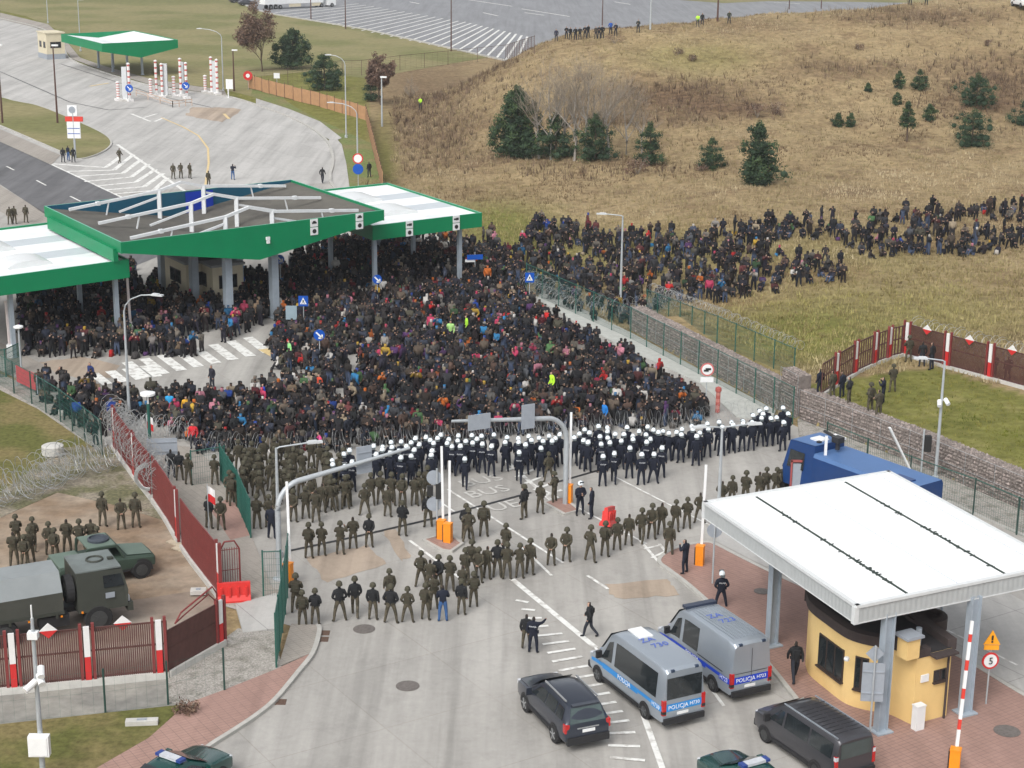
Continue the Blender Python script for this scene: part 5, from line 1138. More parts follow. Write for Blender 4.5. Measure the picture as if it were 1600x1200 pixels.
for px, py, lab in ((388, 140, 'round red no entry sign on the verge below the brown bare tree'), (433, 140, 'small white warning triangle sign on the board fence')):
    pole_sign(lab, G(px, py), 2.4, [disc(2.1, 0.7, [(0.7, M_pred), (0.3, M_plate)]) if px < 400 else square(2.1, 0.9, 0.8, M_plate)])
b = G(560, 300); pole_sign('round red rimmed sign above a round blue sign behind the right canopy', b, 3.8, [disc(3.5, 0.55, [(0.55, M_pred), (0.42, M_plate)]), disc(2.4, 0.55, [(0.55, M_blueg)])])
# information column with the red band
b = G(118, 248); t = thing('information_sign', 'tall white information sign with a red band on the tip of the grass island', 'sign', b); mb = MB(); mb.cyl(b, b+Vector((0, 0, 6)), 0.12, 0, 8); mb.build('pole', M_galv, t)
mb = MB(); mb.box(b+Vector((0, 0, 3.3)), (1.5, 0.2, 1.9)); mb.box(b+Vector((0, -0.12, 3.5)), (1.4, 0.03, 0.06), 1); mb.box(b+Vector((0, -0.12, 2.9)), (1.4, 0.03, 0.06), 1); mb.build('lower_panel', [M_plate, M_blueg], t)
mb = MB(); mb.box(b+Vector((0.1, 0, 4.55)), (2.0, 0.2, 0.55)); mb.build('red_band', M_red, t)
mb = MB(); mb.box(b+Vector((-.05, 0, 5.5)), (1.1, 0.2, 1.2)); mb.build('upper_panel', M_plate, t); mb = MB(); mb.cyl(b+Vector((-.05, -.1, 5.6)), b+Vector((-.05, -.14, 5.6)), 0.38, 0, 14); mb.build('emblem', M_gback, t)

# ------------------------------------------------------------------ lane barriers, bollards
def lane_barrier(label, p, an, boom_dir, L, h=0.98, group='orange lane barriers'):
    t = thing('lane_barrier', label, 'barrier', p, 0, group); mb = MB(); mb.box((p.x, p.y, 0.1+h/2), (0.38, 0.34, h), 0, an); mb.box((p.x, p.y, 0.1+h+0.02), (0.41, 0.37, 0.05), 0, an); mb.build('cabinet', M_orange, t)
    mb = MB(); nrm = Vector((math.sin(an), -math.cos(an), 0))*0.2; mb.box((p.x-0.22*math.cos(an), p.y-.22*math.sin(an), 0.1+h*.5), (0.05, 0.3, h*.9), 0, an); mb.build('side_panel', M_black, t)
    d_ = Vector(boom_dir).normalized(); b = p+Vector((0, 0, h))-nrm; mb = MB(); k = 7
    cuts = [0, .16, .24, .4, .48, .62, .7, .84, .9, 1] if L > 4.2 else [0, 1]
    for i in range(len(cuts)-1): mb.beam(b+d_*(L*cuts[i]), b+d_*(L*cuts[i+1]), 0.12, 0.09, i % 2, up=Vector((0, 1, 0)))
    mb.build('boom', [M_plate, M_red if L > 4.2 else mat('pale_pink_boom', (0.68, 0.6, 0.58), 0.5, 0.08, 3)], t); return t
lane_barrier('orange lane barrier cabinet with raised white boom, the rear one of the pair', G(690, 845), R(-20), (-.02, 0.02, 1), 3.9)
lane_barrier('orange lane barrier cabinet with raised white boom, the front one of the pair', G(700, 850), R(-20), (0, 0.02, 1), 3.3)
lane_barrier('orange lane barrier cabinet at the foot of the gantry with two signs', G(888, 788), R(-20), (0, 0.05, 1), 4.0)
lane_barrier('orange lane barrier cabinet behind the tall green fence at the left', G(451, 914), R(-20), (-.02, 0.05, 1), 4.0)
lane_barrier('orange lane barrier cabinet on the red pavers beside the armed officer', G(1093, 886), R(-20), (0.02, 0.05, 1), 4.1)
lane_barrier('orange lane barrier at the bottom edge with red and white boom', G(1490, 1212), R(-20), (0.06, 0.1, 1), 5.0)
for a_, b2, lab in (((1421, 730, 0), (1388, 668, 0), 'white raised boom leaning left in front of the gabion wall'),):
    b = G(1424, 770); t = thing('barrier_boom', lab, 'barrier', b); mb = MB(); top = G(1390, 668, 3.9); mb.beam(b+Vector((0, 0, 1)), top, 0.14, 0.1); mb.build('boom', M_plate, t); mb = MB(); mb.box(b+Vector((0, 0, 0.55)), (0.4, 0.35, 1.0)); mb.build('cabinet', M_gback, t)
b = G(1284, 800); t = thing('barrier_boom', 'white raised boom standing upright in front of the blue truck', 'barrier', b); mb = MB(); mb.beam(b, b+Vector((0, 0, 4.2)), 0.14, 0.1); mb.build('boom', M_plate, t)
b = G(1438, 752); t = thing('traffic_light', 'black traffic light on a grey pole beside the gabion wall', 'traffic light', b); mb = MB(); mb.cyl(b, b+Vector((0, 0, 3.0)), 0.05, 0, 7); mb.build('pole', M_galv, t); mb = MB(); mb.box(b+Vector((0.25, 0, 2.2)), (0.35, 0.3, 0.9)); mb.build('signal_head', M_black, t)
for px, py, lab, dz in ((187, 525, 'pale raised boom under the front of the left canopy, the left of two', 4.0), (205, 525, 'pale raised boom under the front of the left canopy, the right of two', 4.2), (17, 560, 'pale raised boom under the left canopy at the picture edge', 4.0)):
    b = G(px, py); t = thing('barrier_boom', lab, 'barrier', b); mb = MB(); mb.beam(b, b+Vector((-.1, 0.1, dz)), 0.16, 0.1); mb.build('boom', mat('pale_pink_boom', (0.68, 0.6, 0.58)), t); mb = MB(); mb.box(b+Vector((0, 0, .5)), (.4, .35, 1.0)); mb.build('cabinet', M_plate, t)
def bollard(label, p, h, r_=0.22, group='red and white lane bollards', base=True):
    mb = MB(); n = 6
    for i in range(n):
        z0, z1, z2 = (0.3+(h-0.3)*q/n for q in (i, i+.68, i+1)); mb.cyl((p.x, p.y, z0), (p.x, p.y, z1), r_, 0, 8); mb.cyl((p.x, p.y, z1), (p.x, p.y, z2), r_, 1, 8)
    mb.lathe([(r_*1.2, h), (r_*1.3, h+0.12), (0.05, h+0.25)], 0, 8, tuple(p)[:2]+(0,)); mb.box((p.x, p.y, 0.15), (0.9, 0.9, 0.3), 0, R(33))
    return tag(mb.build('striped_bollard', [M_pwhite, mat('faded_bollard_red', (.5, .13, .11), .6, .1, 3)]), label, 'bollard', group)
POS = [(203, 158, 5.2), (245, 150, 5.0), (254, 152, 4.7), (283, 150, 5.3), (292, 154, 5.0), (331, 146, 5.2), (340, 148, 5.0), (185, 157, 2.5), (236, 151, 2.4), (272, 150, 2.7), (321, 145, 2.4)]
WH = ['tall striped bollard beside the first arrow sign, left end of the lanes', 'tall striped bollard, left one of the pair behind the low rail', 'tall striped bollard, right one of the pair behind the low rail', 'tall striped bollard behind the second arrow sign', 'tall striped bollard carrying the second arrow sign', 'tall striped bollard, left one at the verge end of the lanes', 'tall striped bollard, right one at the verge end of the lanes', 'short striped post at the left end of the far lanes', 'short striped post left of the bollard pair behind the rail', 'short striped post between the bollard pair and the second arrow sign', 'short striped post nearest the verge']
for (px, py, h), lab in zip(POS, WH): bollard(lab, G(px, py), h, 0.2 if h > 3 else 0.24)
for k, (px, py) in enumerate(((195, 158), (258, 152), (284, 149), (336, 147))):
    q = G(px, py); t = thing('lane_cabinet', ['tall pale grey lane cabinet at the left end of the far lanes', 'tall pale grey lane cabinet beside the bollard pair', 'tall pale grey lane cabinet behind the second arrow sign', 'tall pale grey lane cabinet at the verge end of the far lanes'][k], 'cabinet', q, 0, 'lane cabinets'); mb = MB(); mb.box((q.x, q.y+0.5, 2.5), (0.7, 0.5, 4.6)); mb.build('cabinet_body', mat('pale_grey_cabinet', (0.55, 0.57, 0.58), 0.5, 0.06, 2), t); mb = MB(); mb.box((q.x, q.y+0.5, 0.12), (1.5, 1.3, 0.24), 0, R(33)); mb.build('plinth', M_conw, t)
for px, py, lab in ((204, 158, 'round blue arrow sign at the left end of the far lanes'), (292, 154, 'round blue arrow sign in the middle of the far lanes')):
    pole_sign(lab, G(px, py)+Vector((0, -.5, 0)), 2.6, [disc(1.9, 0.55, [(0.55, M_blueg)]), arrow(1.9, 0.25)])
b = G(357, 153); t = thing('traffic_sign', 'small white board on a post beside the last striped bollards', 'road sign', b); mb = MB(); mb.cyl(b, b+Vector((0, 0, 2.6)), 0.1, 0, 7); mb.build('pole', M_plate, t); mb = MB(); mb.box(b+Vector((.2, 0, 2.0)), (1.0, .1, 1.4)); mb.build('sign_face', M_plate, t)
mb = MB()
for a, b_ in (((213, 150), (270, 168)), ((270, 168), (300, 165))):
    a, b_ = G(*a), G(*b_); mb.beam(a+Vector((0, 0, .9)), b_+Vector((0, 0, .9)), .1, .1); mb.beam(a+Vector((0, 0, .5)), b_+Vector((0, 0, .5)), .08, .08)
    for k in range(4): p = a+(b_-a)*(k/3); mb.beam(p, p+Vector((0, 0, .95)), .1, .1)
tag(mb.build('guard_rail', mat('pinkish_rail', (0.5, 0.38, 0.3), 0.6, 0.1, 3)), 'low pinkish guard rail between the far lane bollards', 'rail')
# border flags on the oxblood fence
for px, py, lab in ((232, 722, 'small white over red flag on the fence below the wide grey sign'), (327, 842, 'small white over red flag on the fence by the two walkway soldiers')):
    b = G(px, py); t = thing('flag', lab, 'flag', b); mb = MB(); mb.cyl(b, b+Vector((0, 0, 2.9)), 0.02, 0, 6); mb.build('pole', M_galv, t)
    for z_, m_ in ((2.6, M_pwhite), (2.2, M_pred)):
        mb = MB(); n = 5; vs = [(b.x+0.02+i*0.09, b.y+0.06*math.sin(i*1.4), b.z+z_+dz-0.05*i) for dz in (-0.2, 0.2) for i in range(n)]; mb.add(vs, [(i, i+1, n+i+1, n+i) for i in range(n-1)]); mb.build('cloth', m_, t)
# ------------------------------------------------------------------ vehicles
M_tyre = mat('tyre_rubber', (0.02, 0.02, 0.021), 0.85, 0.2, 6)
M_rim = mat('alloy_rim', (0.4, 0.41, 0.42), 0.35, 0.08, 4, metal=0.6)
M_rimd = mat('steel_rim_dark', (0.05, 0.052, 0.052), 0.6, 0.12, 4)
M_plas = mat('black_bumper_plastic', (0.022, 0.022, 0.024), 0.6, 0.15, 5)
M_tail = mat('red_tail_lamp', (0.45, 0.015, 0.015), 0.2, 0.1, 5, coat=0.5)
M_head = mat('clear_head_lamp', (0.55, 0.57, 0.6), 0.15, 0.06, 5, coat=0.5)
M_silver = mat('silver_car_paint', (0.36, 0.405, 0.455), 0.3, 0.03, 1, metal=0.45, coat=0.5)
M_grey = mat('dark_blue_grey_paint', (0.032, 0.039, 0.056), 0.28, 0.05, 1, metal=0.3, coat=0.6)
M_dgrey = mat('charcoal_paint', (0.06, 0.06, 0.068), 0.3, 0.05, 1, metal=0.3, coat=0.5)
M_bgreen = mat('dark_green_paint', (0.008, 0.06, 0.052), 0.25, 0.05, 1, metal=0.2, coat=0.7)
M_polb = mat('police_blue', (0.01, 0.055, 0.50), 0.4, 0.05, 3)
M_polc = mat('police_light_blue', (0.03, 0.25, 0.62), 0.4, 0.05, 3)
M_text = mat('white_lettering', (0.78, 0.8, 0.82), 0.5, 0.03, 3)
M_textb = mat('blue_lettering', (0.08, 0.14, 0.5), 0.5, 0.03, 3)

class Shell:
    """lofted body; stations (x, z0, belt, top, half width at belt, half width at roof) from front to rear"""
    def __init__(s, st): s.st = st
    def at(s, x):
        st = s.st
        for a, b in zip(st[:-1], st[1:]):
            if a[0] >= x >= b[0]:
                t = (a[0]-x)/max(a[0]-b[0], 1e-6); return [a[i]+(b[i]-a[i])*t for i in range(6)]
        return list(st[0] if x > st[0][0] else st[-1])
    def ring(s, q):
        x, z0, zb, zt, w, wr = q; hb = zb-z0; r_ = min(0.1, (zt-zb)*0.4+0.02)
        half = [(w*0.86, z0), (w-0.02, z0+hb*0.12), (w, z0+hb*0.35), (w, z0+hb*0.8), (w-0.015, zb)]
        half += [(w-0.015+(wr-w+0.015)*t, zb+(zt-r_-zb)*t) for t in (0.5, 1.0)]
        half += [(wr-r_*0.35, zt-r_*0.35), (wr-r_*1.1, zt), (wr*0.5, zt+0.025)]
        return [(x, y, z) for y, z in half]+[(x, 0, zt+0.035)]+[(x, -y, z) for y, z in half[::-1]]
    def body(s, mb, m=0):
        n = None
        rings = [s.ring(q) for q in s.st]; n = len(rings[0]); base = len(mb.v)
        for r_ in rings: mb.v += r_
        for i in range(len(rings)-1):
            for j in range(n-1): mb.f.append((base+i*n+j, base+(i+1)*n+j, base+(i+1)*n+j+1, base+i*n+j+1)); mb.m.append(m)
            mb.f.append((base+i*n+n-1, base+(i+1)*n+n-1, base+(i+1)*n, base+i*n)); mb.m.append(m)
        mb.f.append(tuple(base+j for j in range(n))); mb.m.append(m)
        mb.f.append(tuple(base+(len(rings)-1)*n+j for j in range(n))[::-1]); mb.m.append(m)
    def side_pt(s, x, t, sg, off):
        q = s.at(x); zt = q[3]; zb = q[2]; r_ = min(0.1, (zt-zb)*0.4+0.02); w, wr = q[4]-0.015, q[5]
        return Vector((x, sg*(w+(wr-w)*t+off), zb+(zt-r_-zb)*t))
    def win(s, mb, cs, sg, off=0.012, n=8):
        """cs: four (x, t) corners: bottom front, bottom rear, top rear, top front"""
        (xa, ta), (xb, tb), (xc, tc_), (xd, td) = cs; vs = []
        for k in range(n+1):
            f = k/n; vs.append(s.side_pt(xa+(xb-xa)*f, ta+(tb-ta)*f, sg, off)); vs.append(s.side_pt(xd+(xc-xd)*f, td+(tc_-td)*f, sg, off))
        fs = [(2*k, 2*k+2, 2*k+3, 2*k+1) for k in range(n)]
        mb.add(vs, fs if sg < 0 else [f[::-1] for f in fs])
    def band(s, mb, x0, x1, f0, f1, sg, off=0.012, n=14, wave=0.0):
        vs = []
        for k in range(n+1):
            x = x0+(x1-x0)*k/n; q = s.at(x)
            for f in (f0, f1):
                ff = f+(wave*(k/n) if wave else 0); z = q[1]+(q[2]-q[1])*ff
                w = q[4]; vs.append((x, sg*(w+off), z))
        fs = [(2*k, 2*k+2, 2*k+3, 2*k+1) for k in range(n)]
        mb.add(vs, fs if sg < 0 else [f[::-1] for f in fs])

def wheel(parent, x, y, r_, wd, rim=None):
    mb = MB(); sg = 1 if y > 0 else -1
    prof = [(r_*0.6, -wd/2), (r_*0.93, -wd/2), (r_, -wd*0.36), (r_, wd*0.36), (r_*0.93, wd/2), (r_*0.6, wd/2)]
    n = 20; vs = [(x+p[0]*math.cos(2*PI*j/n), y+p[1], r_+p[0]*math.sin(2*PI*j/n)) for p in prof for j in range(n)]
    mb.add(vs, [(i*n+j, (i+1)*n+j, (i+1)*n+(j+1) % n, i*n+(j+1) % n) for i in range(len(prof)-1) for j in range(n)]+[tuple(range(n)), tuple(range((len(prof)-1)*n, len(prof)*n))[::-1]])
    t = mb.build('wheel', M_tyre, parent, True)
    mb = MB(); yy = y+sg*(wd/2+0.004); n = 5
    mb.cyl((x, yy-sg*0.03, r_), (x, yy+sg*0.012, r_), r_*0.6, 0, 18)
    for k in range(n):
        a = 2*PI*k/n; mb.box((x+math.cos(a)*r_*.36, yy+sg*.016, r_+math.sin(a)*r_*.36), (r_*.5, 0.02, r_*.14), 1, 0, 0, -a)
    mb.cyl((x, yy, r_), (x, yy+sg*.03, r_), r_*.15, 1, 8)
    mb.build('rim', [M_rimd, rim or M_rim], t)
    return t
def arch(mb, x, y, r_, sg, m=0):
    n = 14; vs = [(x, y, r_*0.9)]+[(x+math.cos(PI*1.08*j/n-0.12)*r_*1.2, y, r_+math.sin(PI*1.08*j/n-0.12)*r_*1.2) for j in range(n+1)]
    fs = [(0, j+1, j+2) for j in range(n)]
    mb.add(vs, fs if sg < 0 else [f[::-1] for f in fs], m)

def quad_yz(mb, x, y0, y1, z0, z1, m=0, x2=None):
    x2 = x if x2 is None else x2
    mb.add([(x, y0, z0), (x, y1, z0), (x2, y1, z1), (x2, y0, z1)], [(0, 3, 2, 1)] if y1 > y0 else [(0, 1, 2, 3)], m)

def mirror_pair(t, x, y, z, m):
    for sg in (-1, 1):
        mb = MB(); mb.box((x, sg*y, z), (0.12, 0.24, 0.3)); mb.box((x+.03, sg*(y-.16), z-.1), (0.06, 0.16, 0.06)); mb.build('wing_mirror', m, t)

def common(t, sh, paint, wx, r_, wd, trackw, front, rear, rim=None, cladz=0.22):
    mb = MB(); sh.body(mb); body = mb.build('body', paint, t, 32)
    for x in wx:
        for sg in (-1, 1): mb = MB(); arch(mb, x, sg*(sh.at(x)[4]+0.008), r_, sg); mb.build('wheel_arch', M_plas, t)
    for x in wx:
        q = sh.at(x)
        for sg in (-1, 1): wheel(t, x, sg*(q[4]-wd/2+0.03), r_, wd, rim)
    for sg in (-1, 1): mb = MB(); sh.band(mb, wx[0]-r_*1.2, wx[1]+r_*1.2, 0.02, cladz, sg, 0.014); mb.build('sill_cladding', M_plas, t)
    return body

def police_van(label, p, rz, blue, long_win, num, hatch, L=5.95):
    t = thing('police_van', label, 'van', p, rz, 'silver police vans', local=True)
    h = 2.62
    st = [(2.95, .38, .72, .78, .70, .62), (2.88, .33, .92, .98, .86, .74), (2.55, .3, 1.05, 1.16, .95, .82), (2.15, .28, 1.14, 1.32, .98, .86), (1.72, .27, 1.18, 1.85, .99, .82), (1.32, .26, 1.2, 2.36, .99, .82), (0.95, .26, 1.2, h-.06, .99, .84), (0.4, .26, 1.2, h, .99, .85), (-2.5, .26, 1.2, h, .99, .86), (-2.85, .28, 1.2, h-.05, .98, .85), (-2.97, .32, 1.19, h-.16, .95, .82)]
    sh = Shell(st); common(t, sh, M_silver, (1.98, -1.70), .345, .235, .83, 2.95, -2.97, mat('grey_steel_rim', (.13, .135, .14), .5, .08, 4, metal=.4))
    for c_, d_ in (((2.88, 0, .42), (.28, 1.72, .26)), ((-2.98, 0, .42), (.2, 1.86, .24))): MB().box(c_, d_).build('bumper', M_plas, t)
    mb = MB(); mb.add([(2.02, -.80, 1.45), (2.02, .80, 1.45), (1.36, .74, 2.33), (1.36, -.74, 2.33)], [(0, 1, 2, 3)]); 
    for v in range(4): a, b_, c_ = mb.v[v]; mb.v[v] = (a+.06, b_, c_+.045)
    mb.build('windscreen', M_glass, t)
    for sg in (-1, 1): mb = MB(); sh.win(mb, ((1.75, .06), (.95, .06), (.95, .80), (1.3, .80)), sg); mb.build('door_window', M_glass, t)
    for sg in (-1, 1):
        mb = MB(); sh.win(mb, ((.72, .04), (long_win, .04), (long_win, .82), (.72, .82)), sg); o = mb.build('side_window', M_glass, t)
    bm, fm = (M_polb, M_polb) if blue else (M_polc, M_polc)
    mb = MB()
    for sg in (-1, 1):
        sh.band(mb, 1.6, -1.15, .60, .86, sg, .012); sh.band(mb, -2.15, -2.9, .60, .86, sg, .012); sh.band(mb, -1.15, -2.15, .70, .86, sg, .012, 8); sh.band(mb, 2.55, 1.6, .66, .84, sg, .016)
    quad_yz(mb, -2.985, -.93, .93, .82, 1.12)
    mb.add([(2.56, -.62, 1.215), (2.56, .62, 1.215), (2.2, .66, 1.37), (2.2, -.66, 1.37)], [(0, 1, 2, 3)])
    mb.build('blue_stripe', bm, t)
    for s_, sz, loc, rot in (('POLICJA', .25, (-2.995, .26, .965), (PI/2, 0, -PI/2)), (num, .21, (-2.995, -.50, .975), (PI/2, 0, -PI/2)), ('POLICJA', .27, (-.1, 1.008, .945), (PI/2, 0, PI)), (num, .26, (-2.5, 1.0, .945), (PI/2, 0, PI)), ('POLICJA', .27, (-.1, -1.008, .945), (PI/2, 0, 0)), ('ZA', .5, (-.35, .12, h+.055), (0, 0, -PI/2)), (num[1:], .5, (-.95, -.12, h+.055), (0, 0, -PI/2))):
        lettering(s_, sz, M_textb if sz == .5 else M_text, t, loc, rot)
    if long_win < -1:
        mb = MB(); quad_yz(mb, -2.99, -.8, .8, 1.32, 2.22, 0, -2.985); mb.build('rear_window', M_glass, t)
    else:
        mb = MB(); quad_yz(mb, -2.99, -.012, .012, .6, 2.3); quad_yz(mb, -2.99, -.78, .78, 1.26, 1.285); mb.build('door_seam', M_dgrey, t)
        for sg in (-1, 1): mb = MB(); sh.band(mb, -.5, -2.4, .985, 1.03, sg, .012); mb.build('slide_rail', M_plas, t)
    for sg in (-1, 1):
        mb = MB(); mb.box((-2.94, sg*.9, 1.0), (.14, .16, .62), 0); mb.box((-2.95, sg*.905, .8), (.14, .155, .12), 1); mb.build('tail_lamp', [M_tail, M_plas], t)
        mb = MB(); mb.box((2.78, sg*.72, .9), (.22, .26, .2)); mb.build('headlight', M_head, t)
    mb = MB(); mb.box((-3.0, 0.05, .68), (.02, .52, .12)); mb.build('number_plate', M_plate, t)
    mirror_pair(t, 1.72, 1.12, 1.4, M_plas)
    for sg in (-1, 1): 
        mb = MB(); mb.box((-2.9, sg*.55, h-.12), (.16, .16, .1)); mb.build('blue_lamp', mat('blue_beacon', (.03, .05, .09), .3, .1, 4), t)
    if hatch:
        mb = MB(); mb.box((.35, .0, h+.06), (.95, .62, .06)); mb.build('roof_hatch', M_plate, t)
    else:
        mb = MB(); mb.box((1.02, 0, h+.02), (.3, 1.5, .12)); mb.build('light_bar', mat('dark_blue_bar', (.03, .04, .07), .3, .1, 3), t)
        mb = MB()
        for i in range(9): mb.box((-1.0, -.64+i*.16, h+.045), (3.2, .035, .02))
        mb.build('roof_ribs', M_silver, t)
    return t
HV = ang(G(1012, 1123), G(937, 1064))
hv = Vector((math.cos(HV), math.sin(HV), 0)); rv = Vector((hv.y, -hv.x, 0))
m_ = (G(1012, 1123)+G(937, 1064))/2
police_van('silver police van with long dark side windows and white roof hatch, rear towards us', m_+rv*.86-hv*.14, HV, False, -2.45, 'H730', True)
q = G(1118, 1080); HV2 = HV-R(1)
police_van('silver police van with bright blue stripe and windowless rear doors beside the red pavers', q+hv*1.70+rv*.86, HV2, True, -.45, 'H723', False)

def suv(label, p, rz):
    t = thing('off_road_car', label, 'car', p, rz, local=True)
    st = [(2.42, .5, .78, .84, .70, .6), (2.36, .42, .95, 1.02, .86, .76), (2.1, .38, 1.04, 1.1, .93, .82), (1.15, .36, 1.1, 1.18, .945, .86), (.8, .35, 1.13, 1.42, .945, .8), (.42, .35, 1.15, 1.72, .945, .72), (.1, .35, 1.16, 1.83, .945, .71), (-.6, .35, 1.17, 1.87, .945, .72), (-1.8, .35, 1.18, 1.84, .945, .71), (-2.12, .36, 1.18, 1.76, .94, .70), (-2.30, .38, 1.18, 1.42, .93, .76), (-2.38, .42, 1.1, 1.18, .91, .82), (-2.44, .5, .9, .96, .86, .78)]
    sh = Shell(st); common(t, sh, M_grey, (1.42, -1.37), .38, .265, .8, 2.4, -2.4)
    mb = MB(); mb.add([(1.1, -.80, 1.24), (1.1, .80, 1.24), (.40, .66, 1.79), (.40, -.66, 1.79)], [(0, 1, 2, 3)])
    for v in range(4): a, b_, c_ = mb.v[v]; mb.v[v] = (a+.03, b_, c_+.02)
    mb.build('windscreen', M_glass, t)
    for sg in (-1, 1):
        mb = MB(); sh.win(mb, ((.85, .1), (-.38, .08), (-.38, .86), (.28, .86)), sg); mb.build('side_window', M_glass, t); mb = MB(); sh.win(mb, ((-.46, .08), (-1.32, .08), (-1.32, .86), (-.46, .86)), sg); mb.build('side_window', M_glass, t); mb = MB(); sh.win(mb, ((-1.42, .08), (-2.02, .1), (-1.9, .84), (-1.42, .86)), sg); mb.build('side_window', M_glass, t)
        mb = MB(); mb.beam((.1, sg*.66, 1.9), (-1.85, sg*.66, 1.91), .05, .06); mb.build('roof_rail', M_rim, t)
        mb = MB(); mb.box((-2.3, sg*.86, 1.02), (.22, .18, .34)); mb.build('tail_lamp', M_tail, t)
        mb = MB(); mb.box((2.28, sg*.7, .92), (.2, .34, .18)); mb.build('headlight', M_head, t)
    mb = MB(); mb.add([(-2.395, -.74, 1.2), (-2.395, .74, 1.2), (-2.155, .62, 1.74), (-2.155, -.62, 1.74)], [(0, 3, 2, 1)]); mb.build('rear_window', mat('tinted_rear_glass', (.05, .075, .075), .08, .2, 2, spec=.8), t)
    for c_, d_ in (((-2.42, 0, .52), (.16, 1.76, .3)), ((2.38, 0, .52), (.16, 1.6, .28))): MB().box(c_, d_).build('bumper', M_plas, t)
    mb = MB(); mb.box((-2.45, -.02, .88), (.03, .52, .12)); mb.build('number_plate', M_plate, t)
    mb = MB(); mb.box((-2.43, 0, 1.0), (.03, .9, .05)); mb.build('chrome_strip', M_rim, t)
    mb = MB(); mb.cyl((.05, .5, 1.85), (-.05, .5, 2.0), .012, 0, 5); mb.box((-2.1, 0, 1.82), (.2, 1.1, .04)); mb.build('roof_spoiler', M_grey, t)
    mirror_pair(t, .85, 1.05, 1.2, M_grey)
    return t
a, b_ = G(870, 1160), G(825, 1112); HS = ang(a, b_); h_ = Vector((math.cos(HS), math.sin(HS), 0)); r__ = Vector((h_.y, -h_.x, 0))
suv('dark blue grey off-road car parked askew in front of the police vans', (a+b_)/2+r__*.82, HS)

def minivan(label, p, rz):
    t = thing('passenger_van', label, 'van', p, rz, local=True)
    st = [(2.52, .4, .7, .76, .66, .56), (2.45, .34, .92, .98, .84, .72), (2.1, .3, 1.04, 1.12, .94, .82), (1.72, .28, 1.08, 1.26, .96, .86), (1.2, .27, 1.1, 1.66, .97, .8), (.85, .27, 1.1, 1.89, .97, .77), (.4, .27, 1.1, 1.95, .97, .79), (-2.2, .27, 1.1, 1.95, .97, .81), (-2.45, .28, 1.1, 1.9, .96, .8), (-2.54, .33, 1.09, 1.8, .92, .77)]
    sh = Shell(st); common(t, sh, M_dgrey, (1.62, -1.5), .33, .22, .8, 2.5, -2.5, M_rimd)
    mb = MB(); mb.add([(1.68, -.80, 1.31), (1.68, .80, 1.31), (.88, .7, 1.92), (.88, -.7, 1.92)], [(0, 1, 2, 3)])
    for v in range(4): a, b_, c_ = mb.v[v]; mb.v[v] = (a+.04, b_, c_+.03)
    mb.build('windscreen', M_glass, t)
    for sg in (-1, 1):
        mb = MB(); sh.win(mb, ((1.45, .08), (.62, .06), (.62, .84), (.9, .84)), sg); mb.build('side_window', M_glass, t); mb = MB(); sh.win(mb, ((.5, .05), (-.9, .05), (-.9, .85), (.5, .85)), sg); mb.build('side_window', M_glass, t); mb = MB(); sh.win(mb, ((-1.0, .05), (-2.3, .05), (-2.3, .85), (-1.0, .85)), sg); mb.build('side_window', M_glass, t)
        mb = MB(); mb.box((-2.5, sg*.87, 1.0), (.12, .13, .6)); mb.box((-2.505, sg*.872, 1.2), (.12, .13, .16), 1); mb.build('tail_lamp', [M_tail, M_head], t)
        mb = MB(); mb.box((2.38, sg*.68, .86), (.2, .28, .18)); mb.build('headlight', M_head, t)
        mb = MB(); mb.beam((.8, sg*.73, 1.955), (-2.4, sg*.75, 1.945), .05, .04); mb.build('roof_gutter', M_rim if False else M_silver, t)
    mb = MB(); quad_yz(mb, -2.555, -.7, .7, 1.14, 1.74, 0, -2.55); mb.build('rear_window', bpy.data.materials['tinted_rear_glass'], t)
    mb = MB()
    for i in range(9): mb.box((-.1-i*.25, .36, 1.992), (.03, .62, .014)); mb.box((-.1-i*.25, -.36, 1.992), (.03, .62, .014))
    mb.box((.2, 0, 1.99), (.03, 1.4, .014)); mb.build('roof_ribs', M_dgrey, t)
    for c_, d_ in (((-2.56, 0, .46), (.16, 1.8, .26)), ((2.46, 0, .46), (.16, 1.6, .26))): MB().box(c_, d_).build('bumper', M_plas, t)
    mirror_pair(t, 1.4, 1.08, 1.2, M_plas); return t
q = G(1199, 1158); minivan('charcoal passenger van with ribbed roof parked along the kerb of the kiosk', q-hv*1.62+rv*.84, HV+R(1.5))

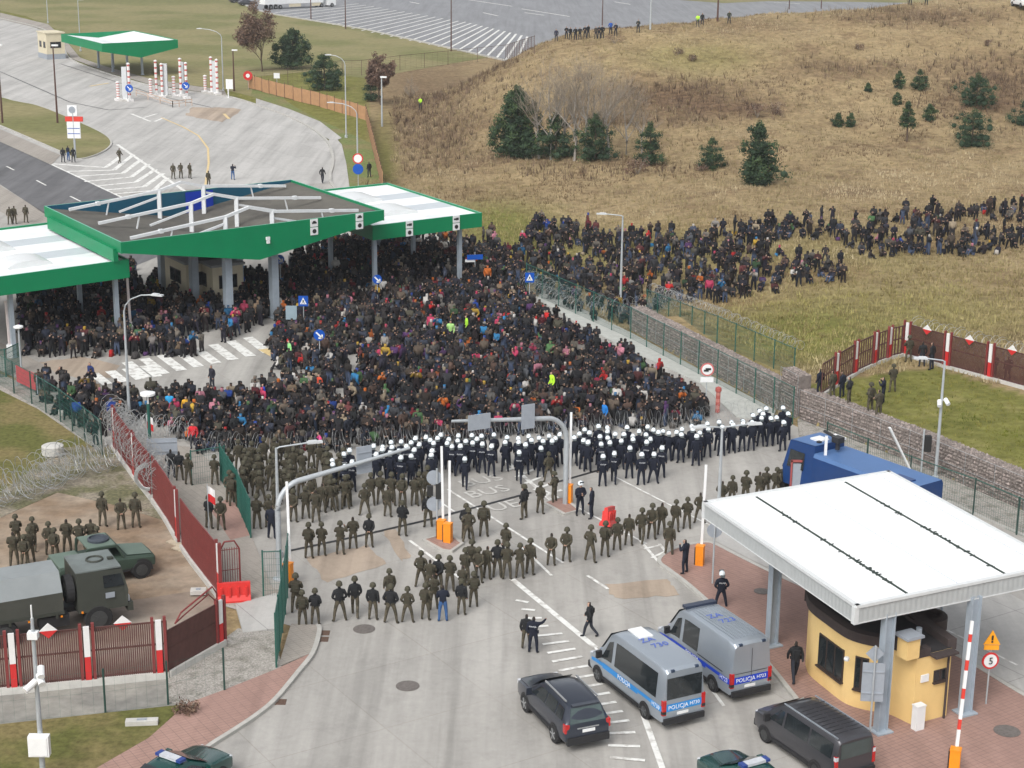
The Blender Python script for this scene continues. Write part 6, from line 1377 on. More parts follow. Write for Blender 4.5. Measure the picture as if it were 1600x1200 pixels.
def sedan(label, p, rz, paint, bar=True, group=None):
    t = thing('patrol_car' if bar else 'parked_car', label, 'car', p, rz, group, local=True)
    st = [(2.2, .35, .58, .64, .62, .52), (2.12, .3, .74, .8, .8, .68), (1.8, .26, .84, .9, .87, .76), (.95, .24, .92, .99, .9, .82), (.55, .24, .94, 1.2, .9, .72), (.15, .24, .95, 1.40, .9, .62), (-.35, .24, .96, 1.46, .9, .62), (-1.0, .24, .97, 1.40, .9, .62), (-1.55, .24, .98, 1.16, .9, .72), (-1.85, .26, .97, 1.05, .88, .78), (-2.15, .32, .86, .93, .82, .72), (-2.22, .38, .7, .78, .74, .66)]
    sh = Shell(st); common(t, sh, paint, (1.38, -1.3), .31, .2, .78, 2.2, -2.2)
    mb = MB(); mb.add([(.95, -.74, 1.04), (.95, .74, 1.04), (.15, .56, 1.46), (.15, -.56, 1.46)], [(0, 1, 2, 3)]); mb.build('windscreen', M_glass, t)
    mb = MB(); mb.add([(-1.62, -.68, 1.14), (-1.62, .68, 1.14), (-.98, .55, 1.46), (-.98, -.55, 1.46)], [(0, 3, 2, 1)]); mb.build('rear_window', M_glass, t)
    for sg in (-1, 1):
        mb = MB(); sh.win(mb, ((.75, .1), (-.25, .08), (-.25, .85), (.12, .85)), sg); mb.build('side_window', M_glass, t); mb = MB(); sh.win(mb, ((-.33, .08), (-1.35, .1), (-1.0, .82), (-.33, .85)), sg); mb.build('side_window', M_glass, t)
        mb = MB(); mb.box((2.08, sg*.6, .7), (.2, .3, .14)); mb.build('headlight', M_head, t)
        mb = MB(); mb.box((-2.12, sg*.6, .75), (.16, .3, .14)); mb.build('tail_lamp', M_tail, t)
    mirror_pair(t, .68, .98, 1.0, paint)
    if bar:
        mb = MB(); mb.box((-.25, 0, 1.56), (.32, .8, .1)); 
        for sg in (-1, 1): mb.box((-.25, sg*.5, 1.56), (.32, .2, .1), 1)
        mb.build('light_bar', [mat('light_bar_lens', (.5, .52, .55), .3, .1, 6), mat('blue_lens', (.02, .05, .22), .3, .1, 6)], t)
    return t
a, b_ = G(250, 1176, 1.56), G(283, 1188, 1.56); hb = ang(a, b_)+PI/2
sedan('dark green border patrol car with blue and white light bar at the bottom left edge', Vector(((a.x+b_.x)/2, (a.y+b_.y)/2, 0))+Vector((math.cos(hb), math.sin(hb), 0))*.25, hb, M_bgreen)
a, b_ = G(1159, 1196, 1.56), G(1198, 1185, 1.56); hb = ang(a, b_)+PI/2
sedan('dark green border patrol car with light bar at the bottom edge beside the charcoal van', Vector(((a.x+b_.x)/2, (a.y+b_.y)/2, 0))+Vector((math.cos(hb), math.sin(hb), 0))*.25, hb, M_bgreen)

# military truck
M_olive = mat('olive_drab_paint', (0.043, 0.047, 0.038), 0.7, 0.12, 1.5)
M_oliveT = mat('pale_olive_top', (0.16, 0.185, 0.18), 0.75, 0.12, 1.5, c2=(0.12, 0.135, 0.13), sc2=0.6)  # cab roof is a paler olive than the cab sides
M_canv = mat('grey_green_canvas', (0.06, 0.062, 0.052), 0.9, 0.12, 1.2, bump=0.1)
M_canvT = mat('pale_canvas_top', (0.235, 0.255, 0.26), 0.9, 0.08, 1.0)  # flat and sloping top of the cover, paler than its sides
hd = ang(G(0, 971.5, 1.25), G(113, 952, 1.25)); f_ = Vector((math.cos(hd), math.sin(hd), 0)); l_ = Vector((-f_.y, f_.x, 0))
p0 = G(155, 986); t = thing('military_truck', 'olive military truck with canvas cargo cover behind the brown boundary fence', 'truck', p0+l_*1.12, hd, local=True)
mb = MB(); mb.box((-2.2, 0, .95), (7.2, .9, .22)); mb.box((-1.9, -.9, .8), (1.3, .5, .5)); mb.box((-1.9, .9, .8), (1.3, .5, .5)); mb.build('chassis', M_plas, t)
cp = [(-.85, 1.0), (1.3, 1.0), (1.36, 1.75), (1.15, 2.75), (-.85, 2.85)]
mb = MB(); n = len(cp)
vs = [(x, y*(1.0 if z < 2 else .9), z) for y in (-1.22, 1.22) for x, z in cp]
mb.add(vs, [tuple(range(n)), tuple(range(n, 2*n))[::-1]]+[((i+1) % n, i, n+i, n+(i+1) % n) for i in range(n)], 0); cab = mb.build('cab', M_olive, t)
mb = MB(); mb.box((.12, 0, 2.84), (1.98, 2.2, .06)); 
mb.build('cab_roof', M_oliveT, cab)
mb = MB(); mb.tube([(.25+.35*math.cos(k*PI/8), .1+.35*math.sin(k*PI/8), 2.9) for k in range(17)], .05, 0, 6, False); mb.box((.9, -.1, 2.92), (.25, .2, .1)); mb.build('roof_hatch', M_olive, cab)
for sg in (-1, 1): mb = MB(); mb.add([(.3, sg*1.19, 2.0), (1.2, sg*1.19, 2.0), (1.08, sg*1.135, 2.55), (.3, sg*1.135, 2.55)], [(0, 1, 2, 3)] if sg < 0 else [(3, 2, 1, 0)]); mb.build('door_window', M_glass, cab)
mb = MB(); mb.add([(1.345, -1.0, 1.95), (1.345, 1.0, 1.95), (1.19, .95, 2.6), (1.19, -.95, 2.6)], [(0, 1, 2, 3)]); mb.build('windscreen', M_glass, cab)
mb = MB(); mb.box((1.42, 0, .95), (.25, 2.4, .4)); mb.build('bumper', M_olive, t)
for sg in (-1, 1): mb = MB(); mb.box((1.38, sg*.95, 1.3), (.1, .3, .25)); mb.build('headlight', M_head, t)
mb = MB(); mb.box((.55, -1.235, 1.65), (.4, .02, .25)); mb.build('door_plate', M_gback, t)
mb = MB(); mb.tube([(-1.15, -.2-.0, 1.95+.0)]+[(-1.15, -.2, 1.95)], .1, 0, 4)
mb = MB(); mb.cyl((-1.28, -.55, 2.0), (-.95, -.55, 2.0), .62, 0, 20); mb.cyl((-1.3, -.55, 2.0), (-.93, -.55, 2.0), .3, 1, 14); mb.build('spare_wheel', [M_tyre, M_olive], t)
prof = [(-1.25, 1.2), (1.25, 1.2), (1.25, 2.15), (.72, 2.95), (-.72, 2.95), (-1.25, 2.15)]; n = len(prof)
mb = MB(); X = (-6.2, -1.5)
vs = [(x, y, z) for x in X for y, z in prof]
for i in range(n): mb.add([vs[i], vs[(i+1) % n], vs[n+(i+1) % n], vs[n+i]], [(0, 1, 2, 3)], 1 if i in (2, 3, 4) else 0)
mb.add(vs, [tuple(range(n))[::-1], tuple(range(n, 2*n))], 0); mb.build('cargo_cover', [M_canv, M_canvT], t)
mb = MB(); mb.box((-3.85, 0, 1.22), (4.75, 2.56, .14)); 
for k in range(5): mb.box((-1.8-k, -1.27, 1.15), (.1, .05, .3))
mb.build('cargo_bed', M_olive, t)
for x in (0, -4.05, -5.3):
    for sg in (-1, 1): wheel(t, x, sg*1.03, .62, .4, M_rimd)
for x in (-.7, -1.6, -3.0): MB().box((x, -1.24, 1.05), (.08, .05, .08)).build('marker_lamp', M_orange, t)
# open topped patrol jeep beside it
p0 = G(221, 903); hj = hd+R(3); f2 = Vector((math.cos(hj), math.sin(hj), 0)); l2 = Vector((-f2.y, f2.x, 0))
t = thing('patrol_jeep', 'dark green open topped military jeep behind the cab of the canvas covered truck', 'jeep', p0+l2*.9-f2*1.6, hj, local=True)
M_jg = mat('jeep_green', (0.035, 0.058, 0.042), 0.6, 0.12, 1.5); M_jt = mat('jeep_hood_pale', (0.12, 0.165, 0.135), 0.6, 0.1, 1.5)
st = [(2.35, .62, .88, .95, .84, .8), (2.25, .55, 1.0, 1.06, 1.0, .92), (.95, .5, 1.1, 1.2, 1.05, .96), (.75, .5, 1.12, 1.22, 1.05, .98), (-2.2, .5, 1.1, 1.16, 1.05, 1.0), (-2.3, .6, 1.0, 1.08, 1.0, .95)]
sh = Shell(st); common(t, sh, M_jg, (1.6, -1.55), .46, .32, .9, 2.3, -2.3, M_rimd)
mb = MB(); mb.add([(2.2, -.75, 1.11), (2.2, .75, 1.11), (1.0, .8, 1.25), (1.0, -.8, 1.25)], [(0, 1, 2, 3)]); mb.build('bonnet', M_jt, t)
mb = MB(); mb.add([(.82, -.85, 1.25), (.82, .85, 1.25), (.55, .8, 1.78), (.55, -.8, 1.78)], [(0, 1, 2, 3)]); mb.build('windscreen', M_glass, t)
mb = MB()
for sg in (-1, 1):
    for a, b_ in (((.8, sg*.95, 1.2), (.5, sg*.88, 1.82)), ((.5, sg*.88, 1.82), (-.9, sg*.88, 1.85)), ((-.9, sg*.88, 1.85), (-.9, sg*.95, 1.15)), ((-.2, sg*.88, 1.83), (-.2, sg*.95, 1.15))): mb.beam(a, b_, .09, .09)
mb.beam((.5, -.9, 1.82), (.5, .9, 1.82), .09, .09); mb.build('roll_cage', M_jg, t)
mb = MB(); mb.box((-.2, 0, 1.88), (1.3, 1.7, .07)); mb.build('roof_panel', M_jt, t)
mb = MB(); mb.lathe([(.5, 0), (.5, .1), (.42, .14), (.4, .05), (.02, .04)], 0, 18, (-.1, 0, 1.92)); mb.build('gun_ring', mat('dark_steel_blue', (.05, .06, .075), .5, .1, 3), t)
mb = MB(); mb.box((-1.6, 0, 1.2), (1.25, 1.9, .08)); mb.build('load_cover', M_jt, t)

# water cannon truck
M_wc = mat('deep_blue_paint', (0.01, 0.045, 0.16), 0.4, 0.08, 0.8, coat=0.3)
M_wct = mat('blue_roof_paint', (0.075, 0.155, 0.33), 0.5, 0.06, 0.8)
a, b_ = G(1448, 752, 3.3), G(1302, 700, 3.3); hw = ang(a, b_); d_ = Vector((math.cos(hw), math.sin(hw), 0))
t = thing('water_cannon_truck', 'dark blue water cannon truck parked below the gabion wall behind the white kiosk roof', 'truck', Vector((b_.x, b_.y, 0)), hw, local=True)
Lw = (b_-a).length
mb = MB(); bp2 = [(-1.25, 1.0), (1.25, 1.0), (1.25, 2.95), (1.15, 3.15), (-1.15, 3.15), (-1.25, 2.95)]; n = 6; vs = [(x, y, z) for x in (-Lw, 0.2) for y, z in bp2]
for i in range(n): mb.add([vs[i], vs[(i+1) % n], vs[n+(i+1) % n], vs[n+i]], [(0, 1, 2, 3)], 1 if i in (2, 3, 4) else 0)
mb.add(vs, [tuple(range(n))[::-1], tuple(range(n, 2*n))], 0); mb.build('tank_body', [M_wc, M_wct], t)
cp = [(.25, 1.0), (2.3, 1.0), (2.4, 1.9), (2.05, 3.42), (.25, 3.5)]; n = 5
mb = MB(); vs = [(x, y*(1 if z < 2.5 else .88), z) for y in (-1.23, 1.23) for x, z in cp]; mb.add(vs, [tuple(range(n)), tuple(range(n, 2*n))[::-1]]+[((i+1) % n, i, n+i, n+(i+1) % n) for i in range(n)]); cab = mb.build('cab', M_wc, t)
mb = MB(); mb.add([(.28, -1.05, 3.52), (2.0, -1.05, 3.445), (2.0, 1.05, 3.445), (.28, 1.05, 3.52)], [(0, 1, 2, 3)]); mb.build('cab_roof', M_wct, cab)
mb = MB(); mb.add([(2.37, -1.05, 2.05), (2.37, 1.05, 2.05), (2.13, .98, 3.1), (2.13, -.98, 3.1)], [(0, 1, 2, 3)]); 
for v in range(4): x_, y_, z_ = mb.v[v]; mb.v[v] = (x_+.03, y_, z_+.02)
mb.build('windscreen', M_glass, cab)
for sg in (-1, 1): mb = MB(); mb.add([(.9, sg*1.235, 2.0), (2.1, sg*1.235, 2.0), (1.95, sg*1.15, 2.95), (.9, sg*1.15, 2.95)], [(0, 1, 2, 3)] if sg < 0 else [(3, 2, 1, 0)]); mb.build('door_window', M_glass, cab)
mb = MB(); mb.box((1.0, 0, 3.53), (.7, .7, .08)); mb.build('roof_hatch', M_plate, cab)
mb = MB(); mb.box((.6, -1.0, 3.56), (.8, .3, .12)); mb.build('light_bar', M_plate, cab)
mb = MB(); mb.cyl((-.3, 0, 3.3), (-.3, 0, 3.75), .12, 0, 8); mb.box((-.3, 0, 3.85), (.5, .45, .3)); mb.cyl((-.2, 0, 3.9), (.7, 0, 4.05), .09, 0, 8); mb.box((.6, .45, 3.5), (.2, .2, .2)); mb.build('water_cannon', M_dark, t)
mb = MB(); mb.box((-Lw/2, 0, .75), (Lw+2, 2.0, .5)); mb.box((2.4, 0, .8), (.3, 2.4, .5)); mb.build('chassis', M_plas, t)
mb = MB(); mb.box((-Lw+1.2, .3, 3.18), (1.1, .5, .08)); mb.build('roof_vent', M_wc, t)
for x in (1.25, -Lw*.6, -Lw*.82):
    for sg in (-1, 1): wheel(t, x, sg*1.06, .55, .36, M_rimd)

# lorry and cars in the truck park far behind
a, b_ = G(405, 16), G(520, 11); hl = ang(a, b_); t = thing('articulated_lorry', 'white articulated lorry parked at the near edge of the distant truck park', 'lorry', (a+b_)/2+Vector((0, 2, 0)), hl, local=True); Lt = (b_-a).length
mb = MB(); mb.box((-1.6, 0, 2.65), (Lt-4.2, 2.6, 2.9)); mb.build('trailer', M_plate, t)
for c_, d_ in (((-1.4, -1.2, .85), (3.2, .1, .8)), ((Lt/2-5.6, -1.2, .85), (2.6, .1, .8))): MB().box(c_, d_).build('side_skirt', M_cream, t)
mb = MB(); mb.box((Lt/2-1.3, 0, 1.9), (2.4, 2.5, 2.9)); mb.box((Lt/2-1.4, 0, 3.5), (2.0, 2.3, .5)); mb.build('cab', M_plate, t)
mb = MB(); mb.box((Lt/2-.3, 0, 2.4), (.5, 2.3, 1.0)); mb.box((Lt/2-.9, -1.26, 2.4), (1.0, .06, .9)); mb.build('windscreen', M_glass, t)
for x in (Lt/2-1.2, Lt/2-4.2, -Lt/2+2.2, -Lt/2+3.5, -Lt/2+4.8):
    for sg in (-1, 1): wheel(t, x, sg*1.1, .5, .35)
s0 = sedan('dark parked car beside the tail of the white lorry', G(385, 9)+Vector((0, 1.5, 0)), R(20), M_dgrey, False)
o = dup(s0, G(372, 4), R(25), 'second dark parked car further left behind the white lorry'); o.name = 'parked_car'
o = dup(s0, GT(1597, 12)+Vector((0, 0, .1)), R(100), 'pale vehicle at the top right corner of the hillside'); o.name = 'parked_car'
for ch in o.children:
    if ch.name.startswith('body'): ch.data = ch.data.copy(); ch.data.materials[0] = M_plate
# ------------------------------------------------------------------ trees and field growth
M_bark = mat('pine_bark', (0.1, 0.07, 0.05), 0.95, 0.3, 6); M_bark2 = mat('birch_bark', (0.3, 0.275, 0.245), 0.9, 0.3, 4); M_twig = mat('grey_brown_twigs', (0.25, 0.215, 0.172), 0.95, 0.2, 3)
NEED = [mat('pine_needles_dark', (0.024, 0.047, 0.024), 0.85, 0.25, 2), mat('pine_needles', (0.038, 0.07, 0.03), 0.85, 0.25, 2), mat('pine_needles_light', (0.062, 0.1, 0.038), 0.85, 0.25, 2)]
BROWN = [mat('withered_leaves_dark', (0.11, 0.068, 0.05), 0.9, 0.25, 2), mat('withered_leaves', (0.16, 0.10, 0.072), 0.9, 0.25, 2), mat('withered_leaves_pale', (0.21, 0.145, 0.1), 0.9, 0.25, 2)]
def leafy(clumps, per, size, rr, flat=0.75, pw=0.45):
    """many small leaf faces gathered in clumps; each clump has its own tone"""
    mb = MB()
    for (c, r_, tone) in clumps:
        for i in range(per):
            v = Vector((rr.gauss(0, 1), rr.gauss(0, 1), rr.gauss(0, flat))); v = v.normalized()*(rr.random()**pw)*r_
            p = Vector(c)+v; a = Vector((rr.gauss(0, 1), rr.gauss(0, 1), rr.gauss(0, 1)+.4)).normalized(); b = a.cross(Vector((rr.gauss(0, 1), rr.gauss(0, 1), rr.gauss(0, 1)))).normalized()
            s1 = size*rr.uniform(.6, 1.3); s2 = s1*rr.uniform(.3, .5)
            m = tone if rr.random() < .82 else rr.randrange(3)
            mb.add([p-a*s1, p+b*s2, p+a*s1, p-b*s2], [(0, 1, 2, 3)], m)
    return mb
def pine_parts(h, wd, seed, bare=0.06, lop=0.25):
    rr = random.Random(seed); cl = []; tr = MB(); lean = Vector((rr.uniform(-.03, .03)*h, rr.uniform(-.03, .03)*h, 0))
    tr.tube([Vector((0, 0, -0.3)), lean*.5+Vector((0, 0, h*.5)), lean+Vector((0, 0, h*.95))], [h*.028, h*.018, h*.005], 0, 6)
    n = int(max(5, h*1.35)); core = MB()
    for k in range(n):
        t = bare+(1-bare)*(k+rr.uniform(-.3, .3))/n; t = min(max(t, bare), .97)
        R0 = wd*(max(0, 1-t**2.1))**0.8*(0.7+0.3*min(1, (t-bare)*6+.3))*rr.uniform(1-lop*.7, 1.02)
        nb = max(2, int(2.2+R0*1.5)); ph = rr.uniform(0, 6.3)
        for j in range(nb):
            a = ph+j*2*PI/nb+rr.uniform(-.45, .45); L = R0*rr.uniform(1-lop*1.5, 1.02)
            for q in (0.4, 0.85) if L > .8 else (0.65,):
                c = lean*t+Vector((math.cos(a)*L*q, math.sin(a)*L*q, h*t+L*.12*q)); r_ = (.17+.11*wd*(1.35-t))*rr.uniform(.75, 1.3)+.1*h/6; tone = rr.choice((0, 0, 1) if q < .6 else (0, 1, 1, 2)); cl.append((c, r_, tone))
                core.lathe([(r_*.1, -r_*.38), (r_*.36, -r_*.22), (r_*.42, 0), (r_*.3, r_*.25), (r_*.06, r_*.36)], 0, 6, tuple(c))
            if L > .5: tr.tube([lean*t+Vector((0, 0, h*t-.1)), lean*t+Vector((math.cos(a)*L*.85, math.sin(a)*L*.85, h*t+L*.08))], [.03, .012], 0, 3, False)
    for q in range(3): cl.append((lean+Vector((0, 0, h*(.86+.06*q))), .16+wd*.07, 1+q % 2))
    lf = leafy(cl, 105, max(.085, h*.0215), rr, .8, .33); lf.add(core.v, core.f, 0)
    return tr, lf
def pine(px, py, ptop, wpx, label, seed, bare=0.06, lop=0.25, name='pine_tree', mats=NEED):
    p = GT(px, py); dep = float((np.array(p)-EYE) @ FW); h = (py-ptop)/FPX*dep*1.0; wd = wpx/2/FPX*dep*1.5
    t = thing(name, label, 'tree' if h > 1.6 else 'bush', p, random.Random(seed).uniform(0, 6), 'pines scattered over the dry field' if name == 'pine_tree' else None, local=True)
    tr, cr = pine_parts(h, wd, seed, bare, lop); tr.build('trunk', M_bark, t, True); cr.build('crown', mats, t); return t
PN = [(458, 108, 46, 58, 'dark round pine at the corner of the far lawn, right of the brown tree', .12, .2), (508, 141, 86, 58, 'bushy green pine in front of the truck park fence', .1, .25), (580, 158, 122, 34, 'small dark pine bush below the brown leafless tree', .1, .3), (808, 245, 136, 74, 'tall dark pine at the left end of the bare birch grove', .05, .3), (868, 247, 178, 66, 'dark pine half hidden inside the birch grove', .05, .35), (930, 250, 178, 62, 'dark spreading pine at the right side of the birch grove', .05, .4), (1016, 258, 192, 44, 'slim young pine just right of the birch grove', .08, .35), (1112, 264, 216, 42, 'small rounded pine left of the largest field pine', .06, .25), (1184, 289, 192, 78, 'largest pine of the open field, dark and ragged', .05, .45), (1404, 138, 112, 20, 'small pine, left one of the pair high on the slope', .06, .3), (1436, 140, 110, 26, 'small pine, right one of the pair high on the slope', .06, .3), (1401, 163, 146, 14, 'tiny pine below the pair high on the slope', .05, .3), (1417, 222, 160, 32, 'small pine with a bare thin trunk on the slope', .42, .25), (1452, 189, 164, 24, 'small leaning pine right of the bare trunked pine', .1, .4), (1525, 166, 116, 62, 'broad dense pine high at the right of the slope', .05, .3), (1518, 228, 172, 78, 'broad pine with yellowish top below the dense one', .05, .5), (1309, 198, 178, 18, 'tiny pine, left one of two on the middle slope', .05, .3), (1329, 198, 178, 16, 'tiny pine, right one of two on the middle slope', .05, .3), (1356, 143, 131, 12, 'tiniest pine, alone left of the pair on the slope', .05, .3), (1604, 196, 152, 46, 'dark pine cut by the right edge of the picture', .05, .3)]
for k, (px, py, tp, wp, lab, ba, lo) in enumerate(PN): pine(px, py, tp, wp, lab, 30+k, ba, lo)

def bare_parts(h, seed, spread=0.32, leaves=0):
    rr = random.Random(seed); tr = MB(); tw = MB(); tips = []
    def grow(p, d, L, r_, lv):
        q = p+d*L*.5+Vector((rr.gauss(0, .03), rr.gauss(0, .03), 0))*L; e = q+(d+Vector((rr.gauss(0, .1), rr.gauss(0, .1), .06))).normalized()*L*.5
        (tr if lv < 2 else tw).tube([p, q, e], [r_, r_*.82, r_*.62], 0, 5 if lv < 2 else 3, False)
        if lv >= 4: tips.append(e); return
        n = 4 if lv == 0 else 3
        for i in range(n+(1 if lv > 1 else 2)):
            f = rr.uniform(.35, 1.0) if i else 1.0; base = p+(e-p)*f; an = rr.uniform(0, 6.3); tilt = rr.uniform(.3, .95) if i else rr.uniform(0, .2)
            ax = Vector((math.cos(an), math.sin(an), 0)); nd = (d*math.cos(tilt)+ax*math.sin(tilt)+Vector((0, 0, .18))).normalized()
            grow(base, nd, L*rr.uniform(.5, .72) if i else L*.68, max(r_*.42, .008), lv+1)
    grow(Vector((0, 0, -.2)), Vector((rr.uniform(-.06, .06), rr.uniform(-.06, .06), 1)).normalized(), h*.42, h*.013+.02, 0)
    return tr, tw, tips
def bare_tree(px, py, ptop, label, seed, bark, name='birch_tree', leaf=False, group=None, proto=None, wfac=1.0):
    p = GT(px, py); dep = float((np.array(p)-EYE) @ FW); h = (py-ptop)/FPX*dep
    if proto is not None:
        o = dup(proto, p, random.Random(seed).uniform(0, 6), label, group); s_ = h/proto['_h']; o.scale = (s_*wfac, s_*wfac, s_); return o
    t = thing(name, label, 'tree', p, 0, group, local=True); tr, tw, tips = bare_parts(h, seed); tr.build('trunk', bark, t, True)
    if leaf:
        rr = random.Random(seed); cl = [(q, h*.075, rr.randrange(3)) for q in tips[::2]]; cr = leafy(cl, 46, .19, rr); cr.f += []; 
        k = len(cr.v); cr.add(tw.v, tw.f, 0); cr.build('crown', BROWN, t)
    else: tw.build('crown', M_twig, t)
    t['_h'] = h; return t
bw = [None, None, None]
BT = [(842, 248, 96, 'bare birch at the left of the grove, just right of the tall pine'), (860, 250, 88, 'bare pale birch, second from the left of the grove'), (897, 251, 84, 'bare birch with the whitest trunk in the grove'), (880, 243, 110, 'thin bare birch behind the half hidden pine'), (915, 246, 82, 'bare birch right of the white trunk'), (940, 244, 96, 'bare birch in the middle right of the grove'), (952, 248, 110, 'slender bare birch beside the spreading pine'), (978, 242, 124, 'bare birch at the right end of the grove'), (1003, 240, 150, 'leaning bare sapling right of the birch grove'), (866, 236, 120, 'small bare birch at the rear left of the grove'), (926, 236, 104, 'small bare birch at the rear right of the grove')]
for k, (px, py, tp, lab) in enumerate(BT):
    i = k % 3
    o = bare_tree(px, py, tp, lab, 60+k, M_bark2, group='bare birches of the grove', proto=bw[i], wfac=1.1)
    if bw[i] is None: bw[i] = o
for o in list(bpy.data.objects):
    if '_h' in o: del o['_h']
t = bare_tree(410, 112, 14, 'tall brown leaved tree at the corner of the far lawn', 81, M_bark, 'oak_tree', True)
t = bare_tree(595, 164, 92, 'brown half bare tree behind the bend of the board fence', 82, M_bark, 'oak_tree', True)
t = bare_tree(640, 164, 118, 'thin leafless brown tree right of the board fence bend', 83, M_bark, 'oak_tree', False)
for o in list(bpy.data.objects):
    if '_h' in o: del o['_h']
for k, (px, py, tp, wp, lab) in enumerate([(1212, 178, 158, 30, 'reddish brown bush on the slope left of the two tiny pines'), (1183, 184, 160, 36, 'reddish brown bush below the hill track'), (996, 272, 244, 46, 'brown bush at the foot of the slim young pine'), (1096, 268, 256, 26, 'brown bush at the foot of the small rounded pine'), (1342, 78, 68, 18, 'dark bush high on the slope near the top'), (960, 68, 55, 34, 'grey brown bush behind the onlookers on the hilltop'), (1060, 85, 74, 18, 'small dark bush on the upper face of the hill, left one'), (1082, 96, 84, 18, 'small dark bush on the upper face of the hill, right one'), (1543, 72, 62, 12, 'square dark bush on the far right upper slope'), (293, 1114, 1096, 40, 'dark low bush at the corner of the lawn by the red pavement')]):
    p = GT(px, py) if px > 400 else G(px, py); dep = float((np.array(p)-EYE) @ FW); h = (py-tp)/FPX*dep; wd = wp/2/FPX*dep; rr = random.Random(200+k)
    cl = [(Vector((rr.uniform(-1, 1)*wd*.7, rr.uniform(-1, 1)*wd*.7, h*rr.uniform(.15, .8))), wd*.35+.1, rr.randrange(3)) for _ in range(16)]
    t = thing('bush', lab, 'bush', p, 0, None, local=True); leafy(cl, 26, max(.08, h*.07), rr).build('foliage', BROWN, t)
    mb = MB()
    for i in range(9): a = rr.uniform(0, 6.3); mb.tube([Vector((0, 0, -.1)), Vector((math.cos(a)*wd*.6, math.sin(a)*wd*.6, h*.9))], [.03, .01], 0, 3, False)
    mb.build('stem', M_twig, t)

def np_mesh(name, V, F, cols, m, kind='stuff', label=None, sizes=3):
    """V (n,3), F (k,sizes) and one colour per vertex"""
    me = bpy.data.meshes.new(name); me.vertices.add(len(V)); me.vertices.foreach_set('co', V.astype(np.float32).ravel())
    me.loops.add(F.size); me.loops.foreach_set('vertex_index', F.astype(np.int32).ravel()); me.polygons.add(len(F))
    me.polygons.foreach_set('loop_start', np.arange(0, F.size, sizes, dtype=np.int32)); me.polygons.foreach_set('loop_total', np.full(len(F), sizes, dtype=np.int32)); me.update(calc_edges=True)
    a = me.color_attributes.new('tint', 'FLOAT_COLOR', 'POINT'); a.data.foreach_set('color', np.concatenate([cols, np.ones((len(cols), 1))], 1).astype(np.float32).ravel())
    me.materials.append(m); o = bpy.data.objects.new(name, me); C.objects.link(o); o['kind'] = kind
    return o
M_tuft = mat('grass_blades', (1, 1, 1), 0.95, 0.2, 1.0, spec=0.05, attr='tint')
def tufts(name, n, ylo, yhi, test, pal, hlo, hhi, wd, blades=5, seed=3, spread=.25):
    r_ = np.random.default_rng(seed); u = r_.uniform(-.36, .36, n); Y = ylo*np.exp(r_.uniform(0, 1, n)*math.log(yhi/ylo)); X = u*Y
    ok = test(X, Y); X, Y = X[ok], Y[ok]; Z = H(X, Y); k = len(X); b = blades
    pc = np.repeat(np.stack([X, Y, Z], 1), b, 0); m = k*b; a = r_.uniform(0, 2*PI, m); off = np.stack([np.cos(a), np.sin(a), 0*a], 1)
    hh = np.repeat(r_.uniform(hlo, hhi, k), b)*r_.uniform(.6, 1.1, m); pc = pc+off*r_.uniform(0, spread, m)[:, None]
    pa = a+PI/2+r_.uniform(-.5, .5, m); w_ = np.stack([np.cos(pa), np.sin(pa), 0*pa], 1)*(wd*r_.uniform(.6, 1.3, m))[:, None]
    tip = pc+off*(hh*r_.uniform(.1, .75, m))[:, None]+np.stack([0*a, 0*a, hh], 1)
    base = pc-np.array([0, 0, .05])
    V = np.stack([base-w_, base+w_, tip], 1).reshape(-1, 3); F = np.arange(3*m).reshape(-1, 3)
    pal = np.array(pal); gpx, gpy = _pxy(X, Y); gf = np.clip(.9*gauss(gpx, gpy, 1250, 520, 150, 50)+.75*gauss(gpx, gpy, 1430, 480, 280, 75)+.7*gauss(gpx, gpy, 1000, 395, 190, 45)+.9*gauss(gpx, gpy, 800, 365, 80, 50)+.4*gauss(gpx, gpy, 1090, 95, 130, 30), 0, .85) if name == 'dry_grass' else 0*X; gf = np.repeat(gf*r_.uniform(.4, 1.1, k), b)[:, None]; 
    nz = np.zeros(k); tot = 0; rz_ = np.random.default_rng(77)
    for wl, am in ((40, 1.0), (19, .9), (9, .8), (4.5, .6), (2.2, .5)):
        for _ in range(3):
            an_ = rz_.uniform(0, 6.28); nz += am*np.sin((X*math.cos(an_)+Y*math.sin(an_)*.6)*2*PI/wl+rz_.uniform(0, 6.28)); 
        tot += am*1.22
    lvl = np.clip((nz/tot*.5+.5)*len(pal)+r_.uniform(-.8, .8, k), 0, len(pal)-1).astype(int); ci = np.repeat(lvl, b); col = pal[ci]*r_.uniform(.72, 1.0, m)[:, None]; col = col*(1-gf)+np.array(srgb(152, 146, 92))*gf; col = np.repeat(col, 3, 0)
    return np_mesh(name, V, F, col, M_tuft)
def _pxy(X, Y):
    q = np.stack([X, Y, H(X, Y)], 1)-EYE; wz = q@FW; return 800+FPX*(q@RT)/wz, 600-FPX*(q@UP)/wz
def in_field(X, Y):
    d, before = wall_dist(X, Y); px, py = _pxy(X, Y)
    right = np.where(before > -2, np.where(Y > 192, px > 612, X > 2.2-0.425*(Y-139)), d > 2.2)
    bank = (before < -22) & (d < 11)
    return right & ~bank & (px > 560) & (py > -20)
TAN = [srgb(116, 97, 78), srgb(134, 115, 91), srgb(148, 132, 102), srgb(156, 143, 107), srgb(166, 150, 118), srgb(176, 160, 128), srgb(188, 173, 142)]
tufts('dry_grass', 70000, 105, 262, in_field, TAN, .12, .42, .05, 4, 3, .4)
